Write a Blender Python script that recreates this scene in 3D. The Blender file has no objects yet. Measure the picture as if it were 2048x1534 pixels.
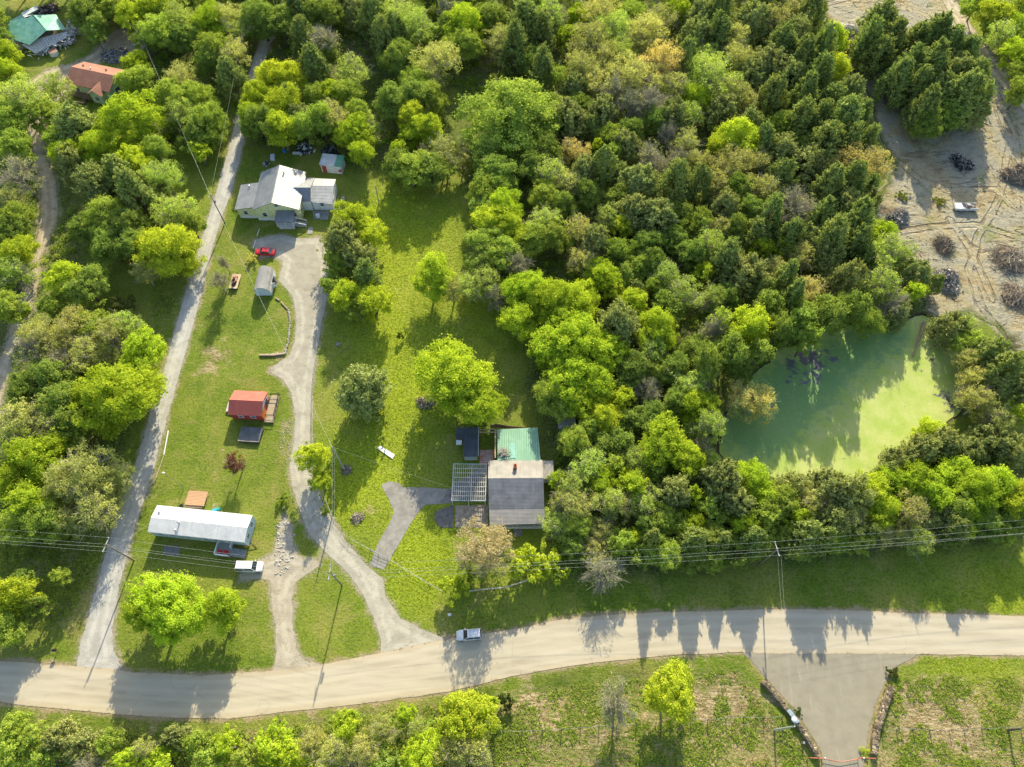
import bpy, math, random
import numpy as np
from mathutils import Vector, Matrix
R_ = math.radians
rnd = random.Random(7)
rng = np.random.default_rng(11)
SC = bpy.context.scene
COL = SC.collection

# ------------------------------------------------------------ camera, sky, sun
CAMH, FPX, TILT = 130.0, 1420.0, R_(29.0)
cam_d = bpy.data.cameras.new("camera"); cam = bpy.data.objects.new("camera", cam_d); COL.objects.link(cam)
cam.location = (0, 0, CAMH); cam.rotation_euler = (TILT, 0, 0)
cam_d.sensor_fit = 'HORIZONTAL'; cam_d.sensor_width = 36.0; cam_d.lens = FPX / 2048 * 36.0
cam_d.clip_start = 0.5; cam_d.clip_end = 4000
SC.camera = cam
SUN_EL, SUN_AZ = R_(26.5), R_(7.0)
w = bpy.data.worlds.new("World"); SC.world = w; w.use_nodes = True
nt = w.node_tree; nt.nodes.clear()
o_ = nt.nodes.new('ShaderNodeOutputWorld'); b_ = nt.nodes.new('ShaderNodeBackground'); s_ = nt.nodes.new('ShaderNodeTexSky')
s_.sky_type = 'NISHITA'; s_.sun_disc = False; s_.sun_elevation = SUN_EL; s_.sun_rotation = SUN_AZ
s_.air_density = 1.0; s_.dust_density = 1.5
b_.inputs['Strength'].default_value = 0.15
nt.links.new(s_.outputs[0], b_.inputs[0]); nt.links.new(b_.outputs[0], o_.inputs[0])
sl = bpy.data.lights.new("sun", 'SUN'); sl.energy = 4.5; sl.angle = R_(0.55); sl.color = (1.0, 0.905, 0.67)
so = bpy.data.objects.new("sun", sl); COL.objects.link(so)
sd = Vector((-math.sin(SUN_AZ) * math.cos(SUN_EL), -math.cos(SUN_AZ) * math.cos(SUN_EL), -math.sin(SUN_EL)))
so.rotation_euler = sd.to_track_quat('-Z', 'Y').to_euler(); so.location = (0, 0, 200)
SC.view_settings.view_transform = 'Standard'; SC.view_settings.look = 'None'
SC.view_settings.gamma = 1.0; SC.view_settings.exposure = 1.07
SC.render.engine = 'CYCLES'
SC.cycles.max_bounces = 6; SC.cycles.diffuse_bounces = 3; SC.cycles.transmission_bounces = 4; SC.cycles.transparent_max_bounces = 8

def P(u, v, z=0.0):
    """ground point seen at photo pixel (u, v), at height z"""
    dx, dy = (u - 1024) / FPX, (767 - v) / FPX
    x, y, k = dx, math.sin(TILT) + dy * math.cos(TILT), -math.cos(TILT) + dy * math.sin(TILT)
    t = (z - CAMH) / k
    return (x * t, y * t)
def mpp(u, v):
    dy = (767 - v) / FPX
    return CAMH / (math.cos(TILT) - dy * math.sin(TILT)) / FPX

# ------------------------------------------------------------ material helpers
class NT:
    def __init__(s, name, disp=False):
        s.m = bpy.data.materials.new(name); s.m.use_nodes = True
        s.t = s.m.node_tree; s.t.nodes.clear()
        s.out = s.t.nodes.new('ShaderNodeOutputMaterial')
        s.co = s.t.nodes.new('ShaderNodeTexCoord')
    def n(s, typ, ins=None, **kw):
        nd = s.t.nodes.new(typ)
        for k, v in kw.items(): setattr(nd, k, v)
        if ins:
            for k, v in ins.items(): s.set(nd.inputs[k], v)
        return nd
    def set(s, inp, v):
        if hasattr(v, 'is_linked') or isinstance(v, bpy.types.NodeSocket): s.t.links.new(v, inp)
        elif isinstance(v, (tuple, list)) and len(v) == 3 and inp.type == 'RGBA': inp.default_value = (*v, 1)
        else: inp.default_value = v
    def noise(s, scale, detail=4, rough=0.55, vec=None, out=0, dist=0.0):
        nd = s.n('ShaderNodeTexNoise', {'Scale': scale, 'Detail': detail, 'Roughness': rough, 'Distortion': dist})
        s.t.links.new(vec if vec is not None else s.co.outputs['Object'], nd.inputs['Vector'])
        return nd.outputs[out]
    def vor(s, scale, vec=None, feature='F1', out='Distance'):
        nd = s.n('ShaderNodeTexVoronoi', {'Scale': scale}, feature=feature)
        s.t.links.new(vec if vec is not None else s.co.outputs['Object'], nd.inputs['Vector'])
        return nd.outputs[out]
    def wave(s, scale, vec=None, dist=0.0, detail=2, axis='X', dscale=1.0):
        nd = s.n('ShaderNodeTexWave', {'Scale': scale, 'Distortion': dist, 'Detail': detail, 'Detail Scale': dscale}, bands_direction=axis)
        s.t.links.new(vec if vec is not None else s.co.outputs['Object'], nd.inputs['Vector'])
        return nd.outputs['Fac']
    def mapv(s, scale=(1, 1, 1), rot=(0, 0, 0), loc=(0, 0, 0)):
        nd = s.n('ShaderNodeMapping', {'Scale': scale, 'Rotation': rot, 'Location': loc})
        s.t.links.new(s.co.outputs['Object'], nd.inputs['Vector']); return nd.outputs[0]
    def attr(s, name):
        return s.n('ShaderNodeAttribute', attribute_name=name).outputs['Fac']
    def ma(s, op, a, b=None, c=None, clamp=False):
        nd = s.n('ShaderNodeMath', operation=op, use_clamp=clamp)
        s.set(nd.inputs[0], a)
        if b is not None: s.set(nd.inputs[1], b)
        if c is not None: s.set(nd.inputs[2], c)
        return nd.outputs[0]
    def ss(s, x, a, b, lo=0.0, hi=1.0):
        nd = s.n('ShaderNodeMapRange', {'Value': x, 'From Min': a, 'From Max': b, 'To Min': lo, 'To Max': hi}, interpolation_type='SMOOTHSTEP')
        return nd.outputs[0]
    def mix(s, f, a, b, bt='MIX'):
        nd = s.n('ShaderNodeMix', data_type='RGBA', blend_type=bt)
        s.set(nd.inputs[0], f); s.set(nd.inputs[6], a); s.set(nd.inputs[7], b); return nd.outputs[2]
    def ramp(s, f, stops):
        nd = s.n('ShaderNodeValToRGB'); cr = nd.color_ramp
        while len(cr.elements) < len(stops): cr.elements.new(0.5)
        for e, (p, c) in zip(cr.elements, stops): e.position = p; e.color = (*c, 1)
        s.set(nd.inputs[0], f); return nd.outputs[0]
    def bump(s, h, strength=0.5, dist=0.1):
        return s.n('ShaderNodeBump', {'Height': h, 'Strength': strength, 'Distance': dist}).outputs[0]
    def done(s, col, rough=0.8, normal=None, spec=0.3, metal=0.0, **kw):
        p = s.n('ShaderNodeBsdfPrincipled', {'Base Color': col, 'Roughness': rough, 'Metallic': metal})
        p.inputs['Specular IOR Level'].default_value = spec
        if normal is not None: s.t.links.new(normal, p.inputs['Normal'])
        for k, v in kw.items(): s.set(p.inputs[k], v)
        s.t.links.new(p.outputs[0], s.out.inputs[0]); return s.m

_mc = {}
def plain(name, col, rough=0.7, metal=0.0, var=0.18, vs=2.0, spec=0.4, stain=None, bump=0.0):
    """painted / plain surface with a little dirt variation"""
    if name in _mc: return _mc[name]
    t = NT(name); n = t.noise(vs, 6, 0.65)
    n2 = t.noise(vs * 9, 3, 0.6)
    f = t.ma('ADD', t.ma('MULTIPLY', n, 0.7), t.ma('MULTIPLY', n2, 0.3))
    st = stain or tuple(c * (1 - 1.6 * var) for c in col)
    c = t.mix(t.ss(f, 0.35, 0.65), st, tuple(min(1, c * (1 + var * .5)) for c in col))
    nm = t.bump(n2, bump, 0.03) if bump else None
    _mc[name] = t.done(c, rough, nm, spec, metal); return _mc[name]

def setprops(o, label=None, cat=None, group=None, kind=None):
    if label: o['label'] = label
    if cat: o['category'] = cat
    if group: o['group'] = group
    if kind: o['kind'] = kind
    return o
def empty(name, loc, rz=0.0, label=None, cat=None, group=None):
    o = bpy.data.objects.new(name, None); COL.objects.link(o); o.empty_display_size = 0.3
    o.location = loc; o.rotation_euler = (0, 0, rz)
    return setprops(o, label, cat, group)
def np_mesh(name, V, F, k=4, smooth=False):
    """mesh from numpy arrays: V (n,3), F (m,k)"""
    me = bpy.data.meshes.new(name); V = np.ascontiguousarray(V, dtype=np.float32); F = np.ascontiguousarray(F, dtype=np.int32)
    me.vertices.add(len(V)); me.vertices.foreach_set('co', V.ravel())
    me.loops.add(F.size); me.loops.foreach_set('vertex_index', F.ravel())
    me.polygons.add(len(F)); me.polygons.foreach_set('loop_start', np.arange(0, F.size, k, dtype=np.int32))
    try: me.polygons.foreach_set('loop_total', np.full(len(F), k, dtype=np.int32))
    except Exception: pass
    me.update(calc_edges=True)
    if smooth: me.polygons.foreach_set('use_smooth', np.ones(len(F), dtype=bool))
    return me
def link(name, me, mat=None, parent=None, loc=None):
    o = bpy.data.objects.new(name, me); COL.objects.link(o)
    if mat and len(me.materials) == 0: me.materials.append(mat)
    if parent: o.parent = parent
    if loc: o.location = loc
    return o

class G:
    """collects boxes, slabs, tubes and so on; obj() links them as one mesh"""
    def __init__(s): s.v = []; s.f = []
    def add(s, vs, fs):
        b = len(s.v); s.v += [tuple(p) for p in vs]; s.f += [tuple(b + i for i in f) for f in fs]; return s
    def box(s, x0, x1, y0, y1, z0, z1):
        v = [(x0, y0, z0), (x1, y0, z0), (x1, y1, z0), (x0, y1, z0), (x0, y0, z1), (x1, y0, z1), (x1, y1, z1), (x0, y1, z1)]
        return s.add(v, [(3, 2, 1, 0), (4, 5, 6, 7), (0, 1, 5, 4), (1, 2, 6, 5), (2, 3, 7, 6), (3, 0, 4, 7)])
    def rbox(s, c, size, rz=0, rx=0, ry=0):
        M = Matrix.Translation(c) @ Matrix.Rotation(rz, 4, 'Z') @ Matrix.Rotation(ry, 4, 'Y') @ Matrix.Rotation(rx, 4, 'X')
        a, b, d = (k / 2 for k in size)
        v = [M @ Vector(p) for p in ((-a, -b, -d), (a, -b, -d), (a, b, -d), (-a, b, -d), (-a, -b, d), (a, -b, d), (a, b, d), (-a, b, d))]
        return s.add(v, [(3, 2, 1, 0), (4, 5, 6, 7), (0, 1, 5, 4), (1, 2, 6, 5), (2, 3, 7, 6), (3, 0, 4, 7)])
    def slab(s, pts, t):
        """polygon pts (counter-clockwise from above) thickened by t along -normal"""
        pts = [Vector(p) for p in pts]; n = len(pts)
        nr = Vector((0, 0, 0))
        for i in range(n): nr += (pts[i] - pts[0]).cross(pts[(i + 1) % n] - pts[0])
        nr.normalize()
        lo = [p - nr * t for p in pts]
        fs = [tuple(range(n)), tuple(range(2 * n - 1, n - 1, -1))]
        fs += [(i, n + i, n + (i + 1) % n, (i + 1) % n) for i in range(n)]
        return s.add(pts + lo, fs)
    def prism(s, poly, z0, z1):
        n = len(poly)
        v = [(p[0], p[1], z0) for p in poly] + [(p[0], p[1], z1) for p in poly]
        return s.add(v, [tuple(range(n - 1, -1, -1)), tuple(range(n, 2 * n))] + [(i, (i + 1) % n, n + (i + 1) % n, n + i) for i in range(n)])
    def tube(s, pts, r, n=6, cap=True):
        pts = [Vector(p) for p in pts]; rs = r if isinstance(r, (list, tuple)) else [r] * len(pts)
        b = len(s.v); up = Vector((0.13, 0.21, 1)).normalized()
        for i, p in enumerate(pts):
            d = (pts[min(i + 1, len(pts) - 1)] - pts[max(i - 1, 0)]).normalized()
            a = d.cross(up)
            if a.length < 1e-3: a = d.cross(Vector((1, 0, 0)))
            a.normalize(); c = d.cross(a)
            for k in range(n):
                th = 2 * math.pi * k / n
                s.v.append(tuple(p + (a * math.cos(th) + c * math.sin(th)) * rs[i]))
        for i in range(len(pts) - 1):
            for k in range(n):
                s.f.append((b + i * n + k, b + i * n + (k + 1) % n, b + (i + 1) * n + (k + 1) % n, b + (i + 1) * n + k))
        if cap:
            s.f.append(tuple(b + k for k in range(n - 1, -1, -1))); s.f.append(tuple(b + (len(pts) - 1) * n + k for k in range(n)))
        return s
    def ball(s, c, r, sq=(1, 1, 1), n=8, m=5, jit=0.0, rd=None):
        b = len(s.v); rd = rd or rnd
        for i in range(m + 1):
            ph = math.pi * i / m
            for k in range(n):
                th = 2 * math.pi * k / n; q = r * (1 + rd.uniform(-jit, jit))
                s.v.append((c[0] + q * sq[0] * math.sin(ph) * math.cos(th), c[1] + q * sq[1] * math.sin(ph) * math.sin(th), c[2] + q * sq[2] * math.cos(ph)))
        for i in range(m):
            for k in range(n): s.f.append((b + i * n + k, b + (i + 1) * n + k, b + (i + 1) * n + (k + 1) % n, b + i * n + (k + 1) % n))
        return s
    def obj(s, name, mat, parent=None, loc=None, rz=None, smooth=False, bevel=0.0, label=None, cat=None, group=None, kind=None):
        me = bpy.data.meshes.new(name); me.from_pydata(s.v, [], s.f); me.validate(); me.update()
        if smooth: me.polygons.foreach_set('use_smooth', [True] * len(me.polygons))
        o = link(name, me, mat, parent, loc)
        if rz: o.rotation_euler = (0, 0, rz)
        if bevel:
            b = o.modifiers.new('bevel', 'BEVEL'); b.width = bevel; b.segments = 2; b.limit_method = 'ANGLE'
        return setprops(o, label, cat, group, kind)

# ------------------------------------------------------------ ground fields
def vnoise(X, Y, scale, seed, octaves=3):
    r = np.random.default_rng(seed); out = np.zeros_like(X); amp = 1.0; tot = 0
    for _ in range(octaves):
        T = r.random((64, 64)); a = X / scale + 500; b = Y / scale + 500
        ia = np.floor(a).astype(int); ib = np.floor(b).astype(int); fa = a - ia; fb = b - ib
        fa = fa * fa * (3 - 2 * fa); fb = fb * fb * (3 - 2 * fb)
        g = lambda i, j: T[i % 64, j % 64]
        out += amp * ((g(ia, ib) * (1 - fa) + g(ia + 1, ib) * fa) * (1 - fb) + (g(ia, ib + 1) * (1 - fa) + g(ia + 1, ib + 1) * fa) * fb)
        tot += amp; amp *= 0.5; scale *= 0.5
    return out / tot * 2 - 1
CELL = 0.5
gx = np.arange(-185, 185.01, CELL); gy = np.arange(-12, 262.01, CELL)
GX, GY = np.meshgrid(gx, gy)          # rows = y
def sdf(poly, X=GX, Y=GY, margin=9.0):
    """signed distance, positive inside"""
    poly = np.array(poly); out = np.full(X.shape, -margin)
    x0, y0 = poly.min(0) - margin; x1, y1 = poly.max(0) + margin
    if X is GX:
        i0, i1 = np.searchsorted(gy, [y0, y1]); j0, j1 = np.searchsorted(gx, [x0, x1]); sl_ = (slice(i0, i1), slice(j0, j1))
    else: sl_ = tuple(slice(None) for _ in X.shape)
    x, y = X[sl_], Y[sl_]; d = np.full(x.shape, 1e9); ins = np.zeros(x.shape, bool)
    n = len(poly)
    for i in range(n):
        ax, ay = poly[i]; bx, by = poly[(i + 1) % n]; ex, ey = bx - ax, by - ay
        L = ex * ex + ey * ey
        if L < 1e-9: continue
        t = np.clip(((x - ax) * ex + (y - ay) * ey) / L, 0, 1)
        d = np.minimum(d, np.hypot(x - ax - t * ex, y - ay - t * ey))
        c = (ay > y) != (by > y)
        with np.errstate(divide='ignore', invalid='ignore'):
            ins ^= c & (x < (bx - ax) * (y - ay) / (by - ay if by != ay else 1e-9) + ax)
    out[sl_] = np.maximum(np.where(ins, d, -d), -margin); return out
def pxpoly(pts): return [P(u, v) for u, v in pts]
def line_poly(pts, wid):
    """strip polygon round a pixel polyline; wid in metres"""
    c = [Vector((*P(u, v), 0)) for u, v in pts]; a, b = [], []
    for i, p in enumerate(c):
        d = (c[min(i + 1, len(c) - 1)] - c[max(i - 1, 0)]).normalized(); n = Vector((-d.y, d.x, 0)); wd = wid[i] if isinstance(wid, (list, tuple)) else wid
        a.append((p + n * wd / 2)[:2]); b.append((p - n * wd / 2)[:2])
    return a + b[::-1]

ROAD = pxpoly([(-260,1304),(-50,1318),(0,1322),(60,1325),(150,1332),(240,1338),(270,1345),(400,1350),(550,1341),(640,1330),(760,1306),(880,1280),(960,1268),(1060,1253),(1100,1242),(1200,1230),(1350,1223),(1536,1219),(1680,1219),(1800,1225),(2048,1232),(2300,1238),
   (2300,1312),(2048,1311),(1830,1308),(1540,1307),(1480,1304),(1350,1310),(1280,1316),(1150,1330),(1024,1353),(900,1383),(760,1403),(600,1421),(460,1437),(330,1436),(200,1425),(80,1414),(0,1404),(-260,1385)])
ENTR = pxpoly([(1478,1300),(1500,1318),(1522,1345),(1545,1372),(1572,1400),(1597,1430),(1617,1462),(1640,1500),(1648,1534),(1652,1640),(1722,1640),(1728,1534),(1736,1480),(1745,1430),(1757,1395),(1772,1362),(1790,1335),(1835,1312),(1830,1300)])
LANE = pxpoly([(152,1336),(160,1290),(175,1235),(195,1170),(215,1090),(242,1005),(275,915),(305,810),(333,722),(355,640),(382,548),(415,440),(447,335),(468,255),(484,195),(500,140),(517,90),(535,45),(556,0),(575,-50),
   (615,-50),(586,0),(560,45),(540,90),(522,140),(505,200),(492,265),(476,330),(462,385),(445,430),(428,485),(410,560),(392,630),(368,715),(345,800),(322,880),(305,950),(284,1010),(262,1085),(238,1175),(224,1260),(229,1305),(250,1342)])
TRACKL = pxpoly([(50,170),(90,140),(150,125),(185,105),(225,60),(240,55),(300,70),(285,110),(240,120),(200,125),(160,170),(120,200),(90,250),(88,300),(110,350),(118,400),(114,450),(95,500),(80,560),(64,620),(40,690),(24,740),(5,800),(-30,880),(-60,880),(-20,760),(8,690),(30,620),(50,555),(68,500),(78,450),(80,390),(72,340),(62,290),(55,240),(40,200)])
DRIVE = pxpoly([(508,480),(560,470),(600,478),(640,478),(656,520),(658,570),(650,610),(641,650),(632,700),(623,760),(619,830),(619,890),(624,950),(640,1000),(665,1045),(695,1090),(735,1135),(765,1160),(768,1195),(800,1238),(845,1262),(892,1280),(880,1300),(765,1310),(764,1280),(750,1235),(730,1190),(700,1145),(655,1105),(618,1062),(598,1015),(585,965),(581,930),(590,880),(592,830),(584,785),(568,758),(540,742),(556,728),(580,712),(593,680),(596,640),(590,600),(578,580),(560,560),(568,520),(545,512),(520,515)])
CONC = pxpoly([(762,970),(778,962),(798,966),(806,974),(866,976),(905,978),(905,1006),(848,1010),(822,1045),(800,1085),(768,1140),(737,1132),(757,1085),(782,1040),(788,1022),(778,1000)])
SIDE = pxpoly([(480,1128),(515,1122),(548,1108),(552,1080),(560,1050),(570,1030),(582,1050),(586,1090),(600,1112),(638,1120),(640,1132),(612,1150),(590,1165),(584,1200),(585,1250),(593,1295),(607,1318),(645,1330),(640,1345),(545,1345),(553,1310),(550,1260),(542,1200),(541,1160),(515,1156),(480,1160)])
CLEAR = pxpoly([(1630,-60),(1900,-60),(1925,0),(1950,60),(1990,120),(2040,180),(2130,260),(2200,420),(2200,900),(2090,880),(2050,780),(2020,700),(1990,650),(1940,625),(1880,640),(1850,615),(1830,560),(1800,490),(1750,470),(1735,420),(1770,380),(1790,320),(1760,265),(1735,200),(1710,150),(1690,90),(1650,40)])
POND = pxpoly([(1440,905),(1450,850),(1475,800),(1510,745),(1560,700),(1640,662),(1720,648),(1800,640),(1860,638),(1905,652),(1938,690),(1945,760),(1930,815),(1900,848),(1895,880),(1860,915),(1790,938),(1725,962),(1650,985),(1570,968),(1500,935),(1455,920)])
PATCH = pxpoly([(530,355),(560,318),(600,305),(650,300),(640,345),(600,345),(570,352)])
n1 = vnoise(GX, GY, 3.0, 1, 3); n2 = vnoise(GX, GY, 9.0, 2, 3); n3 = vnoise(GX, GY, 25.0, 3, 3)
S = {}
S['road'] = sdf(ROAD) + 0.12 * n1
S['entr'] = sdf(ENTR) + 0.12 * n1
S['lane'] = sdf(LANE) + 0.13 * n1
S['trackl'] = sdf(TRACKL) + 0.5 * n1 + 0.3 * n2
S['drive'] = sdf(DRIVE) + 0.2 + 0.12 * n1 + 0.15 * n2
S['conc'] = sdf(CONC) + 0.08 * n1
S['side'] = sdf(SIDE) + 0.22 * n1
S['clear'] = sdf(CLEAR) + 1.2 * n1 + 1.8 * n2
S['trackr'] = sdf(pxpoly([(1858,-60),(1888,-60),(1912,0),(1965,80),(2020,150),(2080,225),(2066,245),(2000,172),(1945,105),(1888,10)])) + .2 * n1
S['pond'] = sdf(POND) + 1.2 * n1 + 0.9 * n2
def clip_sheet(name, fld, z, mat, label=None, kind='structure', zf=None, extra=None):
    """the part of the ground grid where fld > 0, with its edge distance kept as attribute 'ed'"""
    ny, nx = fld.shape; ins = fld > 0
    idx = -np.ones(fld.shape, int); V = []; E = []
    ii, jj = np.nonzero(ins); idx[ii, jj] = np.arange(len(ii))
    V = [(gx[j], gy[i], z) for i, j in zip(ii, jj)]; E = [float(fld[i, j]) for i, j in zip(ii, jj)]
    src = [(i, j) for i, j in zip(ii, jj)]
    F = []; cnt = ins[:-1, :-1].astype(int) + ins[1:, :-1] + ins[:-1, 1:] + ins[1:, 1:]
    a, b = np.nonzero(cnt == 4)
    F += [(idx[i, j], idx[i, j + 1], idx[i + 1, j + 1], idx[i + 1, j]) for i, j in zip(a, b)]
    cut = {}
    def cp(p, q):
        k = (p, q) if p < q else (q, p)
        if k not in cut:
            (i, j), (m, n) = k; f0, f1 = fld[i, j], fld[m, n]; t = f0 / (f0 - f1)
            V.append((gx[j] + (gx[n] - gx[j]) * t, gy[i] + (gy[m] - gy[i]) * t, z)); E.append(0.0); src.append((i, j)); cut[k] = len(V) - 1
        return cut[k]
    a, b = np.nonzero((cnt > 0) & (cnt < 4))
    for i, j in zip(a.tolist(), b.tolist()):
        for tri in (((i, j), (i, j + 1), (i + 1, j + 1)), ((i, j), (i + 1, j + 1), (i + 1, j))):
            poly = []
            for k in range(3):
                p, q = tri[k], tri[(k + 1) % 3]
                if ins[p]: poly.append(int(idx[p]))
                if ins[p] != ins[q]: poly.append(cp(p, q))
            if len(poly) >= 3: F.append(tuple(poly))
    me = bpy.data.meshes.new(name); me.from_pydata(V, [], F); me.update()
    at = me.attributes.new('ed', 'FLOAT', 'POINT'); at.data.foreach_set('value', np.array(E, dtype=np.float32))
    if extra:
        for kname, arr in extra.items():
            at = me.attributes.new(kname, 'FLOAT', 'POINT'); at.data.foreach_set('value', np.array([arr[s] for s in src], dtype=np.float32))
    o = link(name, me, mat); setprops(o, label, None, None, kind); return o

def blobs(lst):
    out = np.zeros_like(GX)
    for u, v, r, a in lst:
        x, y = P(u, v); rm = r * mpp(u, v)
        out += a * np.exp(-(((GX - x) / rm) ** 2 + ((GY - y) / (rm * 1.15)) ** 2))
    return out
anysheet = np.maximum.reduce([S[k] for k in ('road', 'entr', 'lane', 'trackl', 'drive', 'conc', 'side', 'clear')])
def sum_open(): return blobs([(735,115,42,1.3),(700,150,30,1.),(890,240,42,1.3),(905,190,24,1.),(770,270,26,1.),(545,100,16,1.),(235,560,50,1.3),(300,620,45,1.3),(200,520,30,1.),(350,340,40,1.2),(110,430,18,1.),(170,200,26,1.)])
WOODS = [pxpoly([(935,-80),(940,180),(930,330),(945,430),(930,520),(1000,600),(1060,640),(1050,780),(1090,850),(1105,950),(1100,1080),(1120,1150),(1300,1150),(1480,1130),(1700,1110),(2048,1075),(2250,1060),(2250,930),(2050,880),(1900,910),(1700,990),(1500,940),(1440,900),(1450,760),(1600,680),(1760,640),(1850,640),(1830,560),(1760,470),(1740,400),(1785,320),(1720,200),(1680,100),(1640,20),(1620,-80)]),
   pxpoly([(-80,200),(60,210),(80,280),(100,330),(160,420),(170,500),(260,520),(300,440),(300,330),(230,290),(300,220),(250,120),(300,60),(480,60),(465,170),(430,240),(390,290),(340,300),(360,380),(370,440),(330,520),(250,540),(180,560),(100,560),(60,640),(240,650),(300,700),(290,780),(240,900),(250,1000),(60,1060),(-80,1060)]),
   pxpoly([(-60,1160),(80,1180),(100,1230),(60,1260),(-60,1260)]),
   pxpoly([(-60,1450),(300,1470),(500,1475),(700,1430),(980,1420),(1000,1534),(980,1660),(-60,1660)]),
   pxpoly([(490,60),(600,-60),(960,-60),(960,330),(870,350),(760,340),(700,330),(660,290),(500,290)]),
   pxpoly([(1720,60),(1760,-20),(1960,80),(1985,210),(1900,270),(1830,250),(1760,150)]),
   pxpoly([(1950,-60),(2100,-60),(2200,260),(2080,220),(2000,90)])]
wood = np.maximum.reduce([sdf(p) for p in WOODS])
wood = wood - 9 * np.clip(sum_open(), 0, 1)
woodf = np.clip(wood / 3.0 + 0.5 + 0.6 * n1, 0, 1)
dry = blobs([(430,720,45,.8),(500,600,30,.3),(440,930,50,.35),(420,1000,40,.3),(1440,1425,70,1.1),(1560,1390,40,.7),(1840,1450,60,1.0),(1900,1420,60,1.0),(1080,1440,50,.9),(1180,1450,60,.7),(1050,1400,40,.5),(740,100,50,.8),(720,90,40,.5),(710,140,30,.4),
   (980,130,40,.9),(1020,90,40,.7),(620,1010,20,.6),(740,1025,25,.7),(100,1440,60,.4),(300,1445,80,.5),(640,1435,60,.5),(1700,520,40,.5),(130,160,60,.9),(100,420,30,.5),(700,760,60,.2),(860,640,50,.25),(1330,1480,80,.5),(1680,1480,40,.3),(1940,1480,70,.5),
   (1510,620,40,.3),(520,1200,60,.2),(330,1250,60,.15),(590,1120,30,.4),(560,720,30,.8),(600,830,20,.4),(566,860,18,.6),(560,1000,30,.4),(810,260,40,.4),(120,1210,40,.5),(2020,240,60,.5),(1960,150,50,.5)])
lush = blobs([(830,480,110,1.),(780,560,90,.9),(780,680,90,.9),(820,800,90,.9),(760,950,80,.8),(690,1000,60,.8),(850,1080,90,.8),(820,1160,80,.7),(700,900,60,.6),(1060,1130,60,.6),(350,380,80,.5),(760,400,60,.6),(950,620,90,.6),(640,1250,60,.2),
   (1900,1370,90,.6),(2000,1400,60,.5),(2020,60,90,1.0),(2000,1200,120,.7)])
rough = np.clip(sdf(pxpoly([(-80,1440),(400,1460),(700,1420),(1000,1380),(1250,1345),(1480,1330),(1540,1400),(1600,1460),(1640,1540),(1640,1700),(-80,1700)])) / 2, 0, 1) + np.clip(sdf(pxpoly([(1760,1345),(2250,1345),(2250,1700),(1730,1700),(1740,1500)])) / 2, 0, 1)
rough = np.clip(rough + 0.5 * blobs([(130,1150,80,1),(100,1100,80,1),(60,620,60,1),(350,620,60,.8),(850,580,80,.7)]), 0, 1)
# far-reaching single ground sheet: tensor grid with wide outer cells
ex = np.array([-2500, -1200, -600, -320, -230]); exr = -ex[::-1]
eyl = np.array([-2500, -1200, -500, -150, -50]); eyr = np.array([290, 350, 500, 900, 2500])
AX = np.concatenate([ex, gx, exr]); AY = np.concatenate([eyl, gy, eyr])
def pad(a, v=None):
    return np.pad(a, ((5, 5), (5, 5)), mode='edge') if v is None else np.pad(a, ((5, 5), (5, 5)), constant_values=v)
yards = np.maximum.reduce([sdf(pxpoly(q)) for q in ([(850,830),(1180,830),(1180,1090),(850,1090)], [(300,960),(540,960),(540,1140),(300,1140)], [(420,760),(600,760),(600,920),(420,920)], [(450,290),(730,290),(730,480),(450,480)], [(490,510),(590,510),(590,620),(490,620)])])
flat = np.clip((-np.maximum(np.maximum(anysheet, S['pond']), yards) - 0.7) / 4.0, 0, 1)
Z = (0.35 * n3 + 0.16 * n2 + 0.05 * n1) * flat
Z -= np.clip(S['pond'] + 1.2, 0, 3) * 0.32
for u, v, r, hgt in ((1690,75,30,2.2),(1560,1440,30,.5),(1120,1385,60,-.8),(940,1400,60,-.6),(1250,1370,60,-.6)):
    x, y = P(u, v); rm = r * mpp(u, v); Z += hgt * np.exp(-(((GX - x) / rm) ** 2 + ((GY - y) / rm) ** 2)) * np.clip(flat * 1.6, 0, 1)
ZG = Z - 0.008
def gz(x, y):
    i = int(round((y - gy[0]) / CELL)); j = int(round((x - gx[0]) / CELL))
    if 0 <= i < len(gy) and 0 <= j < len(gx): return float(ZG[i, j])
    return 0.0
ZP = pad(ZG); XX, YY = np.meshgrid(AX, AY)
ny, nx = ZP.shape; I = np.arange(ny * nx).reshape(ny, nx)
gm = np_mesh('ground', np.stack([XX, YY, ZP], -1).reshape(-1, 3), np.stack([I[:-1, :-1], I[:-1, 1:], I[1:, 1:], I[1:, :-1]], -1).reshape(-1, 4), smooth=True)
gravel_near = np.maximum.reduce([S[k] for k in ('lane', 'drive', 'side', 'trackl', 'clear')])
for nm_, a_ in (('wood', woodf), ('dry', dry), ('lush', lush), ('rough', rough), ('grav', gravel_near), ('road', np.maximum(S['road'], S['entr'])), ('pond', S['pond'])):
    at = gm.attributes.new(nm_, 'FLOAT', 'POINT'); at.data.foreach_set('value', pad(a_).astype(np.float32).ravel())

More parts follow.
